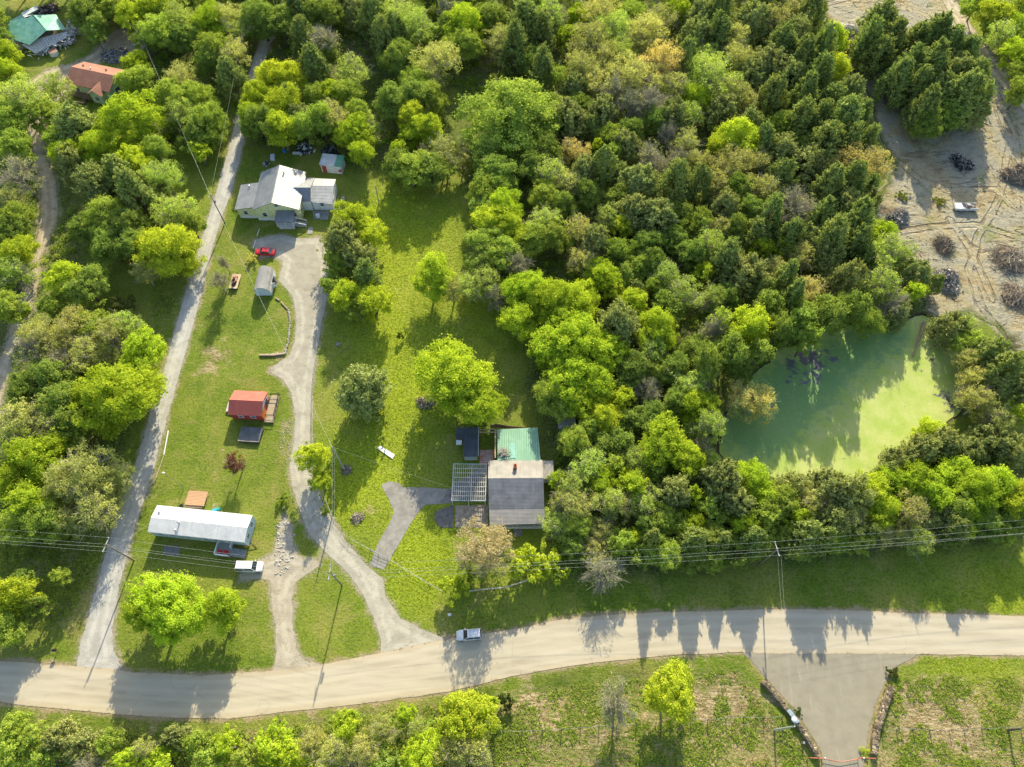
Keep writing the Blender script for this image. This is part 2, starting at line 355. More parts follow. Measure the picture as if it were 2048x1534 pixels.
def grass_nodes(t, wood_, dry_, lush_, rough_):
    big = t.noise(0.05, 4, 0.6); mid = t.noise(0.38, 5, 0.65); fine = t.noise(2.2, 6, 0.75); vf = t.noise(8.0, 3, 0.7)
    pat = t.noise(0.14, 5, 0.62, None, 0, 0.6); st = t.noise(1.2, 4, 0.6, t.mapv((0.4, 2.4, 1), (0, 0, R_(8))))
    base = t.mix(t.ss(mid, 0.3, 0.7), (0.112, 0.180, 0.013), (0.182, 0.245, 0.023))
    base = t.mix(t.ss(big, 0.42, 0.62), base, (0.225, 0.258, 0.038))
    base = t.mix(t.ss(pat, 0.50, 0.66, 0, .6), base, (0.310, 0.275, 0.080))
    base = t.mix(t.ss(pat, 0.30, 0.44, .65, 0), base, (0.085, 0.150, 0.010))
    base = t.mix(t.ma('MULTIPLY', t.ss(st, 0.50, 0.68), 0.40), base, (0.290, 0.250, 0.090))
    lushc = t.mix(t.ss(fine, 0.35, 0.62), (0.235, 0.310, 0.014), (0.340, 0.400, 0.024))
    base = t.mix(t.ma('MULTIPLY', t.ma('MULTIPLY', lush_, t.ss(mid, 0.2, 0.6, .45, 1.0)), 0.85, clamp=True), base, lushc)
    rc = t.mix(t.ss(st, 0.40, 0.6), (0.110, 0.170, 0.018), (0.36, 0.28, 0.13))
    rc = t.mix(t.ss(pat, 0.50, 0.62), rc, t.mix(t.ss(fine, .4, .6), (0.26, 0.19, 0.09), (0.48, 0.37, 0.22)))
    base = t.mix(t.ma('MULTIPLY', rough_, 0.6), base, rc)
    dm = t.ss(t.ma('ADD', dry_, t.ma('MULTIPLY', t.ma('SUBTRACT', mid, 0.5), 2.4)), 0.42, 0.85)
    drc = t.mix(t.ss(st, 0.4, 0.62), (0.27, 0.20, 0.10), (0.52, 0.41, 0.25))
    base = t.mix(t.ma('MULTIPLY', dm, 0.8), base, drc)
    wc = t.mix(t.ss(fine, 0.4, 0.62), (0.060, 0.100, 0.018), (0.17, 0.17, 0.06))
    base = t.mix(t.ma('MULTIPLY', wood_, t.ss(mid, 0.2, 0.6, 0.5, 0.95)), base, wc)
    dark = t.ss(fine, 0.36, 0.56, 0.62, 1.0)
    base = t.mix(1.0, base, t.ramp(dark, [(0, (0, 0, 0)), (1, (1, 1, 1))]), 'MULTIPLY')
    base = t.mix(t.ss(vf, 0.5, 0.78, 0, 0.18), base, (0.42, 0.42, 0.12))
    h = t.ma('ADD', t.ma('MULTIPLY', fine, 1.0), t.ma('MULTIPLY', vf, 0.35))
    return base, h, mid, fine, vf
t = NT('grass_ground')
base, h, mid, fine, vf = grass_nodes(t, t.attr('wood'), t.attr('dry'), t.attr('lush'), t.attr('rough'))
g = t.ma('ADD', t.attr('grav'), t.ma('MULTIPLY', t.ma('SUBTRACT', mid, 0.5), 4.0))
g = t.ma('ADD', g, t.ma('MULTIPLY', t.ma('SUBTRACT', fine, 0.5), 2.0))
base = t.mix(t.ss(g, -0.9, 0.3, 0, 0.9), base, t.mix(fine, (0.26, 0.21, 0.13), (0.42, 0.36, 0.26)))
r = t.ma('ADD', t.attr('road'), t.ma('MULTIPLY', t.ma('SUBTRACT', mid, 0.5), 3.2))
r = t.ma('ADD', r, t.ma('MULTIPLY', t.ma('SUBTRACT', fine, 0.5), 1.4))
base = t.mix(t.ss(r, -0.9, 0.1, 0, 0.9), base, t.mix(fine, (0.27, 0.20, 0.11), (0.44, 0.34, 0.21)))
base = t.mix(t.ss(t.attr('pond'), -1.5, 0.0, 0, 0.9), base, (0.06, 0.05, 0.03))
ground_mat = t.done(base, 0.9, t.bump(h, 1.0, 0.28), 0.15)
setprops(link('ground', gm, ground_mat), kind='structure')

def sheet_grass(t, base, w0=0.0, w1=0.5, amt=0.85, gcol=((0.055, 0.085, 0.015), (0.13, 0.15, 0.03))):
    """weeds creeping in from the edge of a sheet"""
    mid = t.noise(0.9, 4, 0.6); fine = t.noise(3.2, 5, 0.7)
    e = t.ma('ADD', t.attr('ed'), t.ma('ADD', t.ma('MULTIPLY', t.ma('SUBTRACT', mid, 0.5), 1.8), t.ma('MULTIPLY', t.ma('SUBTRACT', fine, 0.5), 1.4)))
    return t.mix(t.ss(e, w0, w1, amt, 0.0), base, t.mix(t.ss(fine, 0.35, 0.65), *gcol))
# main road: pale worn chip-seal
t = NT('road_surface')
n_ = t.noise(0.35, 5, 0.6, t.mapv((0.25, 1.4, 1), (0, 0, R_(3)))); f_ = t.noise(14, 3, 0.7)
c = t.ramp(n_, [(0.3, (0.36, 0.31, 0.215)), (0.5, (0.44, 0.385, 0.275)), (0.72, (0.49, 0.43, 0.315))])
c = t.mix(t.ss(f_, 0.3, 0.7, 0.18, 0.0), c, (0.20, 0.18, 0.15))
crk = t.ss(t.vor(0.10, t.mapv((1, 1, 1), (0, 0, .3)), 'DISTANCE_TO_EDGE'), 0.0, 0.010, 0.22, 0.0)
crk = t.ma('MULTIPLY', crk, t.ss(t.noise(0.08, 2), 0.45, 0.6))
c = t.mix(crk, c, (0.16, 0.14, 0.12))
c = t.mix(t.ss(t.attr('ed'), 0.2, 1.1, 0.35, 0.0), c, (0.44, 0.34, 0.20))
for k_ in (1.15, 2.7): c = t.mix(t.ss(t.ma('ABSOLUTE', t.ma('SUBTRACT', t.ma('ADD', t.attr('ed'), t.ma('MULTIPLY', t.ma('SUBTRACT', n_, .5), .8)), k_)), 0.1, 0.5, 0.32, 0.0), c, (0.52, 0.455, 0.33))
c = t.mix(t.ma('MULTIPLY', t.ss(t.vor(0.9), 0.0, 0.10, 0.6, 0.0), t.ss(t.noise(0.3, 3), .5, .6)), c, (0.20, 0.17, 0.13))
c = t.mix(t.ss(t.noise(0.2, 3, .5, t.mapv((.3, 3, 1))), 0.55, 0.75, 0, .3), c, (0.28, 0.25, 0.20))
c = sheet_grass(t, c, -0.25, 0.12, 0.8, ((0.15, 0.12, 0.06), (0.34, 0.26, 0.15)))
road_mat = t.done(c, 0.85, t.bump(f_, 0.25, 0.02), 0.25)
t = NT('entrance_surface')
n_ = t.noise(0.5, 5, 0.6); f_ = t.noise(14, 3, 0.7); sk = t.noise(0.9, 3, 0.5, t.mapv((1.6, 0.16, 1), (0, 0, R_(12))))
c = t.ramp(n_, [(0.3, (0.235, 0.21, 0.15)), (0.7, (0.295, 0.265, 0.19))])
c = t.mix(t.ss(sk, 0.62, 0.72, 0, 0.35), c, (0.42, 0.39, 0.33)); c = t.mix(t.ss(f_, 0.3, 0.7, 0.15, 0.0), c, (0.13, 0.12, 0.1))
c = sheet_grass(t, c, -0.25, 0.15, 0.8, ((0.10, 0.09, 0.04), (0.22, 0.18, 0.09)))
entr_mat = t.done(c, 0.85, t.bump(f_, 0.2, 0.02), 0.25)
def gravel_mat(name, c0, c1, dark, mid_grass=0.0, w=(0.0, 0.5)):
    t = NT(name); a = t.noise(0.5, 5, 0.65); f = t.noise(6.5, 5, 0.75); v = t.vor(5.0)
    c = t.mix(t.ss(a, 0.3, 0.7), c0, c1); c = t.mix(t.ss(f, 0.32, 0.55, 0.75, 0.0), c, dark)
    c = t.mix(t.ss(v, 0.0, 0.28, 0.25, 0.0), c, tuple(min(.8, k * 1.45) for k in c1))
    c = t.mix(t.ma('MULTIPLY', t.ss(t.ma('ABSOLUTE', t.ma('SUBTRACT', t.attr('ed'), 1.45)), 0.15, 0.55, 0.45, 0.0), t.ss(a, .3, .55)), c, tuple(k * 1.15 for k in c1)); c = t.mix(t.ss(t.attr('ed'), 1.9, 2.3, 0, .22), c, dark)
    if mid_grass:
        s_n = t.noise(0.7, 4, 0.6); c = t.mix(t.ss(s_n, 0.56, 0.68, 0, mid_grass), c, (0.17, 0.15, 0.06))
    c = sheet_grass(t, c, w[0], w[1], 0.9)
    return t.done(c, 0.9, t.bump(f, 0.9, 0.10), 0.2)
lane_mat = gravel_mat('gravel_lane_surface', (0.36, 0.345, 0.30), (0.47, 0.45, 0.395), (0.22, 0.205, 0.175), 0, (-0.35, 0.1))
drive_mat = gravel_mat('gravel_drive_surface', (0.33, 0.305, 0.24), (0.45, 0.415, 0.325), (0.26, 0.23, 0.17), 0.35, (-0.45, 0.1))
side_mat = gravel_mat('side_drive_surface', (0.34, 0.295, 0.215), (0.45, 0.40, 0.305), (0.26, 0.21, 0.14), 0.5, (-0.4, 0.15))
track_mat = gravel_mat('dirt_track_surface', (0.36, 0.29, 0.19), (0.48, 0.40, 0.28), (0.22, 0.18, 0.11), 0.5, (-0.2, 0.7))
t = NT('concrete_drive_surface'); a = t.noise(0.7, 6, 0.6); f = t.noise(9, 4, 0.7)
c = t.mix(t.ss(a, 0.3, 0.7), (0.21, 0.195, 0.165), (0.32, 0.30, 0.26)); c = t.mix(t.ss(f, 0.3, 0.6, 0.3, 0), c, (0.15, 0.14, 0.12))
crk = t.ss(t.vor(0.32, t.mapv((1, 1, 1), (0, 0, .7)), 'DISTANCE_TO_EDGE'), 0.0, 0.02, 0.35, 0.0)
c = t.mix(t.ma('MULTIPLY', crk, t.ss(a, .4, .6)), c, (0.10, 0.13, 0.03)); c = sheet_grass(t, c, -0.3, 0.1, 0.8)
conc_mat = t.done(c, 0.85, t.bump(f, 0.3, 0.03), 0.25)
t = NT('cleared_dirt'); a = t.noise(0.10, 5, 0.6); b = t.noise(0.55, 6, 0.65); f = t.noise(3.5, 6, 0.75)
c = t.ramp(a, [(0.32, (0.285, 0.215, 0.11)), (0.45, (0.375, 0.32, 0.185)), (0.55, (0.31, 0.29, 0.215)), (0.70, (0.42, 0.375, 0.24))])
c = t.mix(t.ss(b, 0.5, 0.7, 0, 0.6), c, (0.42, 0.375, 0.265)); c = t.mix(t.ss(b, 0.30, 0.45, 0.65, 0), c, (0.19, 0.13, 0.07))
c = t.mix(t.ss(f, 0.3, 0.5, 0.55, 0), c, (0.20, 0.145, 0.09))
wob = t.noise(0.05, 3, 0.5, None, 1); vm = t.n('ShaderNodeVectorMath', {0: t.mapv((0.16, 0.9, 1), (0, 0, R_(-40))), 1: t.n('ShaderNodeVectorMath', {0: wob, 1: (2.5, 2.5, 0)}, operation='MULTIPLY').outputs[0]}, operation='ADD').outputs[0]
rn = t.noise(0.8, 5, 0.6, vm, 0, 0.8); zone = t.ss(t.noise(0.06, 4, 0.6), 0.50, 0.60)
rut = t.ma('ADD', t.ma('MULTIPLY', t.ss(rn, 0.40, 0.50), zone), t.ma('SUBTRACT', 1.0, zone)); c = t.mix(t.ma('MULTIPLY', t.ss(rn, 0.36, 0.46, 0.8, 0), zone), c, (0.19, 0.125, 0.07)); c = t.mix(t.ma('MULTIPLY', t.ss(rn, 0.58, 0.68, 0, 0.4), zone), c, (0.46, 0.39, 0.27))
tk_ = t.attr('trk'); c = t.mix(t.ma('MULTIPLY', t.ss(t.ma('ADD', tk_, t.ma('MULTIPLY', t.ma('SUBTRACT', f, .5), .5)), 0.10, 0.45, 0.6, 0.0), t.ss(t.noise(0.22, 4), .46, .56)), c, (0.17, 0.125, 0.075)); c = t.mix(t.ss(t.ma('ABSOLUTE', t.ma('SUBTRACT', tk_, 0.55)), 0.05, 0.3, 0.2, 0.0), c, (0.44, 0.38, 0.27))
gm_ = t.ss(t.noise(0.16, 4, 0.6, t.mapv((1, 1, 1), (0, 0, 0), (40, 3, 0))), 0.56, 0.68, 0, 0.8); c = t.mix(t.ma('MULTIPLY', gm_, t.ss(f, .35, .6)), c, (0.16, 0.19, 0.035))
c = sheet_grass(t, c, 0.2, 2.2, 0.9)
hh = t.ma('ADD', t.ma('MULTIPLY', b, 1.5), t.ma('ADD', t.ma('MULTIPLY', f, 0.5), t.ma('MULTIPLY', t.ma('ADD', rut, t.ss(tk_, .1, .35)), 0.7)))
clear_mat = t.done(c, 0.95, t.bump(hh, 1.0, 0.45), 0.1)
t = NT('duckweed_water')
op = t.ma('ADD', t.attr('open'), t.ma('MULTIPLY', t.ma('SUBTRACT', t.noise(0.35, 6, 0.7), 0.5), 4.5))
op = t.ma('MAXIMUM', t.ss(op, 0.75, 1.05), t.ss(t.noise(1.6, 5, 0.7, t.mapv((1, .7, 1))), 0.66, 0.70))
f = t.noise(7, 5, 0.75); a = t.noise(0.25, 5, 0.6)
c = t.mix(t.ss(a, 0.35, 0.65), (0.33, 0.42, 0.075), (0.44, 0.475, 0.145)); c = t.mix(t.ma('MULTIPLY', t.ss(t.ma('ADD', t.attr('thin'), t.ma('MULTIPLY', t.ma('SUBTRACT', t.noise(0.5, 6, .7), .5), 1.6)), .35, .9), .85), c, (0.13, 0.27, 0.085)); c = t.mix(t.ss(t.noise(1.1, 6, .75, None, 0, 1.5), .56, .64, 0, .45), c, (0.48, 0.49, 0.19)); c = t.mix(t.ss(f, 0.3, 0.6, 0.45, 0), c, (0.15, 0.22, 0.045))  # 'thin' mask: teal tree shade painted into the duckweed colour, not sparser weed
weed = t.n('ShaderNodeBsdfPrincipled', {'Base Color': c, 'Roughness': 0.55, 'Normal': t.bump(f, 0.5, 0.04)}); weed.inputs['Specular IOR Level'].default_value = 0.25
wat = t.n('ShaderNodeBsdfPrincipled', {'Base Color': (0.10, 0.10, 0.105, 1), 'Roughness': 0.35, 'Normal': t.bump(t.noise(1.2, 2), 0.05, 0.05)})
mx = t.n('ShaderNodeMixShader', {0: op, 1: weed.outputs[0], 2: wat.outputs[0]}); t.t.links.new(mx.outputs[0], t.out.inputs[0]); pond_mat = t.m

def dist_lines(lines, off=0.85):
    out = np.full(GX.shape, 9.0)
    for ln in lines:
        pts = [P(u, v) for u, v in ln]
        for (ax, ay), (bx, by) in zip(pts[:-1], pts[1:]):
            ex_, ey_ = bx - ax, by - ay; tt = np.clip(((GX - ax) * ex_ + (GY - ay) * ey_) / (ex_ * ex_ + ey_ * ey_), 0, 1); out = np.minimum(out, np.hypot(GX - ax - tt * ex_, GY - ay - tt * ey_))
    return np.abs(out - off)
trk = dist_lines([[(1905,-10),(1930,60),(1985,170),(2030,270),(2048,400),(2060,560)], [(1990,200),(2020,290),(2000,400),(1960,470),(1940,540),(1960,610),(2010,680),(2040,760)], [(1700,130),(1760,290),(1840,360),(1900,380),(1990,380),(2050,440)], [(1770,470),(1860,455),(1950,450),(2050,480)], [(1650,10),(1730,-10),(1850,30),(1940,110)], [(1800,470),(1850,510),(1850,590)], [(1900,440),(1940,500),(1985,600)]])
trk = trk + 0.3 * n2 + .25 * n1
clip_sheet('dirt_clearing', S['clear'], 0.004, clear_mat, 'bare scraped dirt clearing with ruts and debris piles', extra={'trk': trk})
clip_sheet('dirt_track', S['trackl'], 0.008, track_mat)
clip_sheet('farm_track', S['trackr'], 0.010, track_mat)
clip_sheet('gravel_lane', S['lane'], 0.012, lane_mat)
clip_sheet('gravel_driveway', S['drive'], 0.016, drive_mat)
clip_sheet('concrete_driveway', S['conc'], 0.022, conc_mat)
clip_sheet('side_driveway', S['side'], 0.014, side_mat)
clip_sheet('entrance_drive', S['entr'], 0.026, entr_mat)
clip_sheet('road', S['road'], 0.034, road_mat)
opn = blobs([(1640,715,46,.9),(1590,735,40,.8),(1500,800,30,.4),(1900,810,35,.9),(1760,800,25,.5),(1860,700,40,.5),(1960,720,60,.6)])
clip_sheet('pond', S['pond'], -0.22, pond_mat, kind='structure', extra={'open': opn, 'thin': blobs([(1500,850,90,1.),(1560,800,80,.7),(1640,750,80,.8),(1720,690,70,.7),(1800,670,60,.6)])})  # 'thin' blobs place the painted shade along the pond's left and top

# ------------------------------------------------------------ vegetation
def leaf_material(name, trans=0.42, jit=0.35):
    t = NT(name); oi = t.n('ShaderNodeObjectInfo'); tint = t.attr('tint')
    hs = t.n('ShaderNodeHueSaturation', {'Hue': t.ma('ADD', 0.5, t.ma('MULTIPLY', t.ma('SUBTRACT', tint, 0.5), -0.03)), 'Saturation': 1.0,
        'Value': t.ma('ADD', 1.0 - jit * 0.5, t.ma('MULTIPLY', tint, jit)), 'Color': oi.outputs['Color']})
    d = t.n('ShaderNodeBsdfDiffuse', {'Color': hs.outputs[0]})
    tr = t.n('ShaderNodeBsdfTranslucent', {'Color': t.mix(0.5, hs.outputs[0], t.mix(1.0, hs.outputs[0], (1.35, 1.45, 0.5), 'MULTIPLY'))})
    m = t.n('ShaderNodeMixShader', {0: trans, 1: d.outputs[0], 2: tr.outputs[0]}); t.t.links.new(m.outputs[0], t.out.inputs[0]); return t.m
LEAF = leaf_material('spring_leaves', 0.5, 0.6)
NEEDLE = leaf_material('cedar_sprays', 0.3, 0.7)
t = NT('bark'); f = t.noise(3, 5, 0.7, t.mapv((3, 3, .6)))
BARK = t.done(t.mix(f, (0.07, 0.055, 0.04), (0.22, 0.19, 0.15)), 0.9, t.bump(f, .6, .04), 0.1)
t = NT('pale_bark'); f = t.noise(3, 5, 0.7, t.mapv((3, 3, .6))); BARK2 = t.done(t.mix(f, (0.24, 0.22, 0.16), (0.50, 0.46, 0.35)), 0.9, None, 0.1)

def quads(c, nrm, su, sv, r):
    """rhombic leaf faces: centre, normal, half sizes"""
    n = len(c); a = r.normal(size=(n, 3)); u = np.cross(nrm, a); u /= np.linalg.norm(u, axis=1)[:, None] + 1e-9
    v = np.cross(nrm, u); su = su[:, None]; sv = sv[:, None]
    return np.stack([c - u * su, c - v * sv + u * su * .15, c + u * su, c + v * sv], 1).reshape(-1, 3)
def unit(r, n):
    a = r.normal(size=(n, 3)); return a / np.linalg.norm(a, axis=1)[:, None]
def leaf_mesh(name, V, tint, mat):
    me = np_mesh(name, V, np.arange(len(V)).reshape(-1, 4)); at = me.attributes.new('tint', 'FLOAT', 'FACE')
    at.data.foreach_set('value', np.clip(tint, 0, 1).astype(np.float32)); me.materials.append(mat); return me
def limbs_mesh(name, H, tips, seed, r0, mat, z0=0.22, lean=0.0, twigs=0):
    """tapered trunk with limbs bending out to the tips, plus fine twigs"""
    rd = random.Random(seed); g = G(); top = Vector((lean, 0, H * 0.62))
    trunk = [Vector((0, 0, -0.4)), Vector((lean * .1, 0, H * .1)), Vector((lean * .35, rd.uniform(-.1, .1), H * z0)), Vector((lean * .7, rd.uniform(-.15, .15), H * .42)), top]
    g.tube(trunk, [r0 * 1.25, r0, r0 * .85, r0 * .6, r0 * .3], 7)
    for i, tp in enumerate(tips):
        tp = Vector(tp); k = rd.uniform(0.15, 0.95); a = trunk[2].lerp(top, k * 0.8); m1 = a.lerp(tp, 0.4) + Vector((0, 0, (tp - a).length * rd.uniform(.0, .14))) + Vector((rd.uniform(-.3, .3), rd.uniform(-.3, .3), 0))
        rr = r0 * rd.uniform(.22, .42); m2 = m1.lerp(tp, .6) + Vector((rd.uniform(-.3, .3), rd.uniform(-.3, .3), .1))
        g.tube([a, m1, m2, tp], [rr, rr * .7, rr * .4, rr * .12], 5, False)
        for _ in range(2):
            s0 = m1.lerp(tp, rd.random()); e = s0 + Vector((rd.uniform(-1, 1), rd.uniform(-1, 1), rd.uniform(.1, 1))) * (tp - a).length * .3
            g.tube([s0, s0.lerp(e, .5) + Vector((0, 0, .1)), e], [rr * .35, rr * .2, rr * .08], 4, False)
    for _ in range(twigs):
        tp = Vector(rd.choice(tips)); s0 = tp.lerp(Vector((0, 0, H * .45)), rd.uniform(0, .55)) + Vector((rd.gauss(0, .25), rd.gauss(0, .25), rd.gauss(0, .25)))
        d = (tp - Vector((0, 0, H * .35))).normalized() + Vector((rd.gauss(0, .45), rd.gauss(0, .45), rd.gauss(0, .35))); L = rd.uniform(.7, 1.7)
        e = s0 + d * L; q = rd.uniform(.022, .045); m = s0.lerp(e, .5) + Vector((rd.gauss(0, .1), rd.gauss(0, .1), rd.gauss(0, .1)))
        g.tube([s0, m, e], [q, q * .8, q * .4], 3, False)
        e2 = m + (d + Vector((rd.gauss(0, .6), rd.gauss(0, .6), rd.gauss(0, .5)))) * L * .45
        g.tube([m, e2], [q * .7, q * .3], 3, False)
    me = bpy.data.meshes.new(name); me.from_pydata(g.v, [], g.f); me.update(); me.polygons.foreach_set('use_smooth', [True] * len(me.polygons)); me.materials.append(mat); return me
def broadleaf(seed, R, H, ncl, nleaf, ls, fill=1.0, bark=BARK, twigs=0, squash=0.80, holes=0.0, upto=1.0):
    """crown of lobes > clumps > leaves; returns (trunk mesh, crown mesh)"""
    r = np.random.default_rng(seed); zc = H - R * squash
    nl = r.integers(6, 10); lob = []
    for i in range(nl):
        th = 2 * math.pi * (i + r.uniform(-.35, .35)) / nl; rr = R * r.uniform(.42, .66); lob.append((math.cos(th) * rr, math.sin(th) * rr, zc + R * squash * r.uniform(-.45, .25), R * r.uniform(.33, .5)))
    for i in range(3): lob.append((r.normal() * R * .2, r.normal() * R * .2, zc + R * squash * r.uniform(.2, .5), R * r.uniform(.38, .52)))
    for i in range(5): th = r.uniform(0, 6.28); lob.append((math.cos(th) * R * .66, math.sin(th) * R * .66, zc + R * squash * r.uniform(-.75, -.1), R * r.uniform(.22, .36)))
    lob = np.array(lob); wgt = lob[:, 3] ** 2; wgt /= wgt.sum()
    k = r.choice(len(lob), ncl, p=wgt); d = unit(r, ncl); d[:, 2] = d[:, 2] * .8 + .18
    cc = lob[k, :3] + d * lob[k, 3:4] * r.uniform(.72, 1.05, (ncl, 1)) * np.array([1, 1, .85])
    cr = R * 0.088 * r.uniform(.5, 1.6, ncl) * (1 if R > 5 else 1.2)
    if holes: keep = r.random(ncl) > holes; cc, cr, d = cc[keep], cr[keep], d[keep]; ncl = len(cc)
    kk = np.repeat(np.arange(ncl), nleaf); n = len(kk); dd = unit(r, n); dd[:, 2] += .25; dd /= np.linalg.norm(dd, axis=1)[:, None]
    rad = r.uniform(.35, 1.12, n) ** .6 * np.where(r.random(n) < .26, r.uniform(1.1, 2.1, n), 1)
    c = cc[kk] + dd * (cr[kk] * rad)[:, None] * np.array([1.15, 1.15, .8])
    nr = dd * .55 + unit(r, n) * .75 + d[kk] * .25; nr[:, 2] += .35; nr /= np.linalg.norm(nr, axis=1)[:, None]
    s = ls * r.uniform(.6, 1.25, n); V = quads(c, nr, s, s * r.uniform(.5, .85, n), r)
    ti = r.random(ncl)[kk] * .55 + r.random(n) * .45
    tips = [tuple(p) for p in cc[r.choice(ncl, min(ncl, 26), replace=False)] * np.array([.92, .92, .96])]
    return limbs_mesh('trunk', H, tips, seed, R * .045 + .06, bark, twigs=twigs), leaf_mesh('crown', V, ti, LEAF)
def cedar(seed, R, H, nsp, nleaf, multi=1, bark=BARK, rnd_=0.0):
    r = np.random.default_rng(seed); ax = [(0, 0, 1.0)] + [(r.uniform(-.4, .4) * R, r.uniform(-.4, .4) * R, r.uniform(.72, .95)) for _ in range(multi - 1)]
    k = r.integers(0, len(ax), nsp); ax = np.array(ax); h = r.random(nsp) ** .75; Hh = H * ax[k, 2]
    rp = np.sqrt(np.clip(1 - ((h - .42) / .60) ** 2, .02, 1))
    lobed = 1 + .16 * np.sin(3 * r.uniform(0, 6.28) + 0 * h)
    prof = (np.where(h < .25, .72 + h * 1.1, 1.0 - ((h - .25) / .75) ** 1.35 * .93)) * (1 - rnd_) + rp * rnd_
    prof = prof * R * (.78 if multi > 1 else 1) * lobed
    th = r.uniform(0, 6.283, nsp); th = th + .35 * np.sin(th * 4 + seed); rr = prof * r.uniform(.72, 1.04, nsp) * (1 + .14 * np.sin(th * 5 + h * 9 + seed))
    base = np.stack([ax[k, 0] * (1 - h * .2) + np.cos(th) * rr, ax[k, 1] * (1 - h * .2) + np.sin(th) * rr, H * .06 + h * Hh * .92], 1)
    sd_ = np.stack([np.cos(th) * .55, np.sin(th) * .55, np.full(nsp, .85)], 1) + r.normal(size=(nsp, 3)) * .16; sd_ /= np.linalg.norm(sd_, axis=1)[:, None]
    L = R * r.uniform(.22, .46, nsp) * (1.1 - h * .4); kk = np.repeat(np.arange(nsp), nleaf); n = len(kk); tt = r.uniform(-.6, 1, n)
    wid = (1 - np.abs(tt) * .8) * L[kk] * .42
    c = base[kk] + sd_[kk] * (tt * L[kk])[:, None] + r.normal(size=(n, 3)) * wid[:, None] * .6
    out = base[kk] * np.array([1, 1, 0]); out /= np.linalg.norm(out, axis=1)[:, None] + 1e-6
    nr = out * .7 + unit(r, n) * .7; nr[:, 2] += .2; nr /= np.linalg.norm(nr, axis=1)[:, None]
    u = sd_[kk] + r.normal(size=(n, 3)) * .35; u -= nr * (u * nr).sum(1)[:, None]; u /= np.linalg.norm(u, axis=1)[:, None] + 1e-6; v = np.cross(nr, u)
    s = r.uniform(.13, .3, n)[:, None]; q = s * r.uniform(.3, .5, n)[:, None]
    V = np.stack([c - u * s, c - v * q, c + u * s, c + v * q], 1).reshape(-1, 3)
    ti = r.random(nsp)[kk] * .6 + r.random(n) * .4
    g = G(); g.tube([(0, 0, -.3), (0, 0, H * .4), (0, 0, H * .9)], [R * .07 + .05, R * .05, .03], 6)
    for i in range(10):
        a = r.uniform(0, 6.28); z = H * r.uniform(.15, .6); g.tube([(0, 0, z), (math.cos(a) * R * .45, math.sin(a) * R * .45, z + .7), (math.cos(a) * R * .7, math.sin(a) * R * .7, z + 1.8)], [.07, .045, .02], 4, False)
    me = bpy.data.meshes.new('trunk'); me.from_pydata(g.v, [], g.f); me.update(); me.materials.append(bark)
    return me, leaf_mesh('crown', V, ti, NEEDLE)
def shrub(seed, R, H, n, ls):
    r = np.random.default_rng(seed); nl = 9; lob = np.stack([r.normal(size=nl) * R * .42, r.normal(size=nl) * R * .42, H * r.uniform(.25, .7, nl)], 1); lr = R * r.uniform(.3, .5, nl)
    ncl = 26; k0 = r.integers(0, nl, ncl); dc = unit(r, ncl); dc[:, 2] = np.abs(dc[:, 2]) * .9; cc = lob[k0] + dc * lr[k0][:, None] * .9; cr = R * r.uniform(.14, .26, ncl)
    k = r.integers(0, ncl, n); d = unit(r, n); c = cc[k] + d * (cr[k] * r.uniform(.5, 1.1, n))[:, None]; c[:, 2] = np.maximum(c[:, 2], .05)
    nr = d + unit(r, n) * .8; nr[:, 2] += .4; nr /= np.linalg.norm(nr, axis=1)[:, None]; s = ls * r.uniform(.6, 1.2, n)
    return leaf_mesh('foliage', quads(c, nr, s, s * .6, r), r.random(ncl)[k] * .5 + r.random(n) * .5, LEAF)

PROTO = {
 'LB': [broadleaf(100 + i, 7.0, 12.5, 430, 110, .165) for i in range(6)],
 'LM': [broadleaf(210 + i, 4.2, 9.5, 230, 80, .145, squash=.9) for i in range(8)],
 'LS': [broadleaf(120 + i, 2.6, 6.5, 100, 52, .14, squash=.9) for i in range(4)],
 'PB': [broadleaf(130 + i, 6.5, 12.5, 380, 34, .15, bark=BARK2, twigs=420, holes=.12) for i in range(3)],
 'PM': [broadleaf(140 + i, 4.0, 9.5, 210, 30, .135, bark=BARK2, twigs=260, squash=.9, holes=.1) for i in range(4)],
 'BB': [broadleaf(150 + i, 5.5, 11.0, 150, 14, .13, bark=BARK2, twigs=900, holes=.2) for i in range(3)],
 'C': [cedar(160 + i, 3.0, 11.0, 420, 26, 1 + i % 4, rnd_=(.0, .35, .1, .25)[i % 4]) for i in range(8)],
 'K': [cedar(190 + i, 3.3, 9.0, 420, 26, 2 + i % 3, rnd_=.75 + .1 * (i % 3)) for i in range(6)],
 'S': [shrub(170 + i, 2.0, 2.4, 1500, .17) for i in range(4)],
}
PR = {'LB': (7.0, 12.5), 'LM': (4.2, 9.5), 'LS': (2.6, 6.5), 'PB': (6.5, 12.5), 'PM': (4.0, 9.5), 'BB': (5.5, 11.0), 'C': (3.0, 11.0), 'K': (3.3, 9.0), 'S': (2.0, 2.4)}
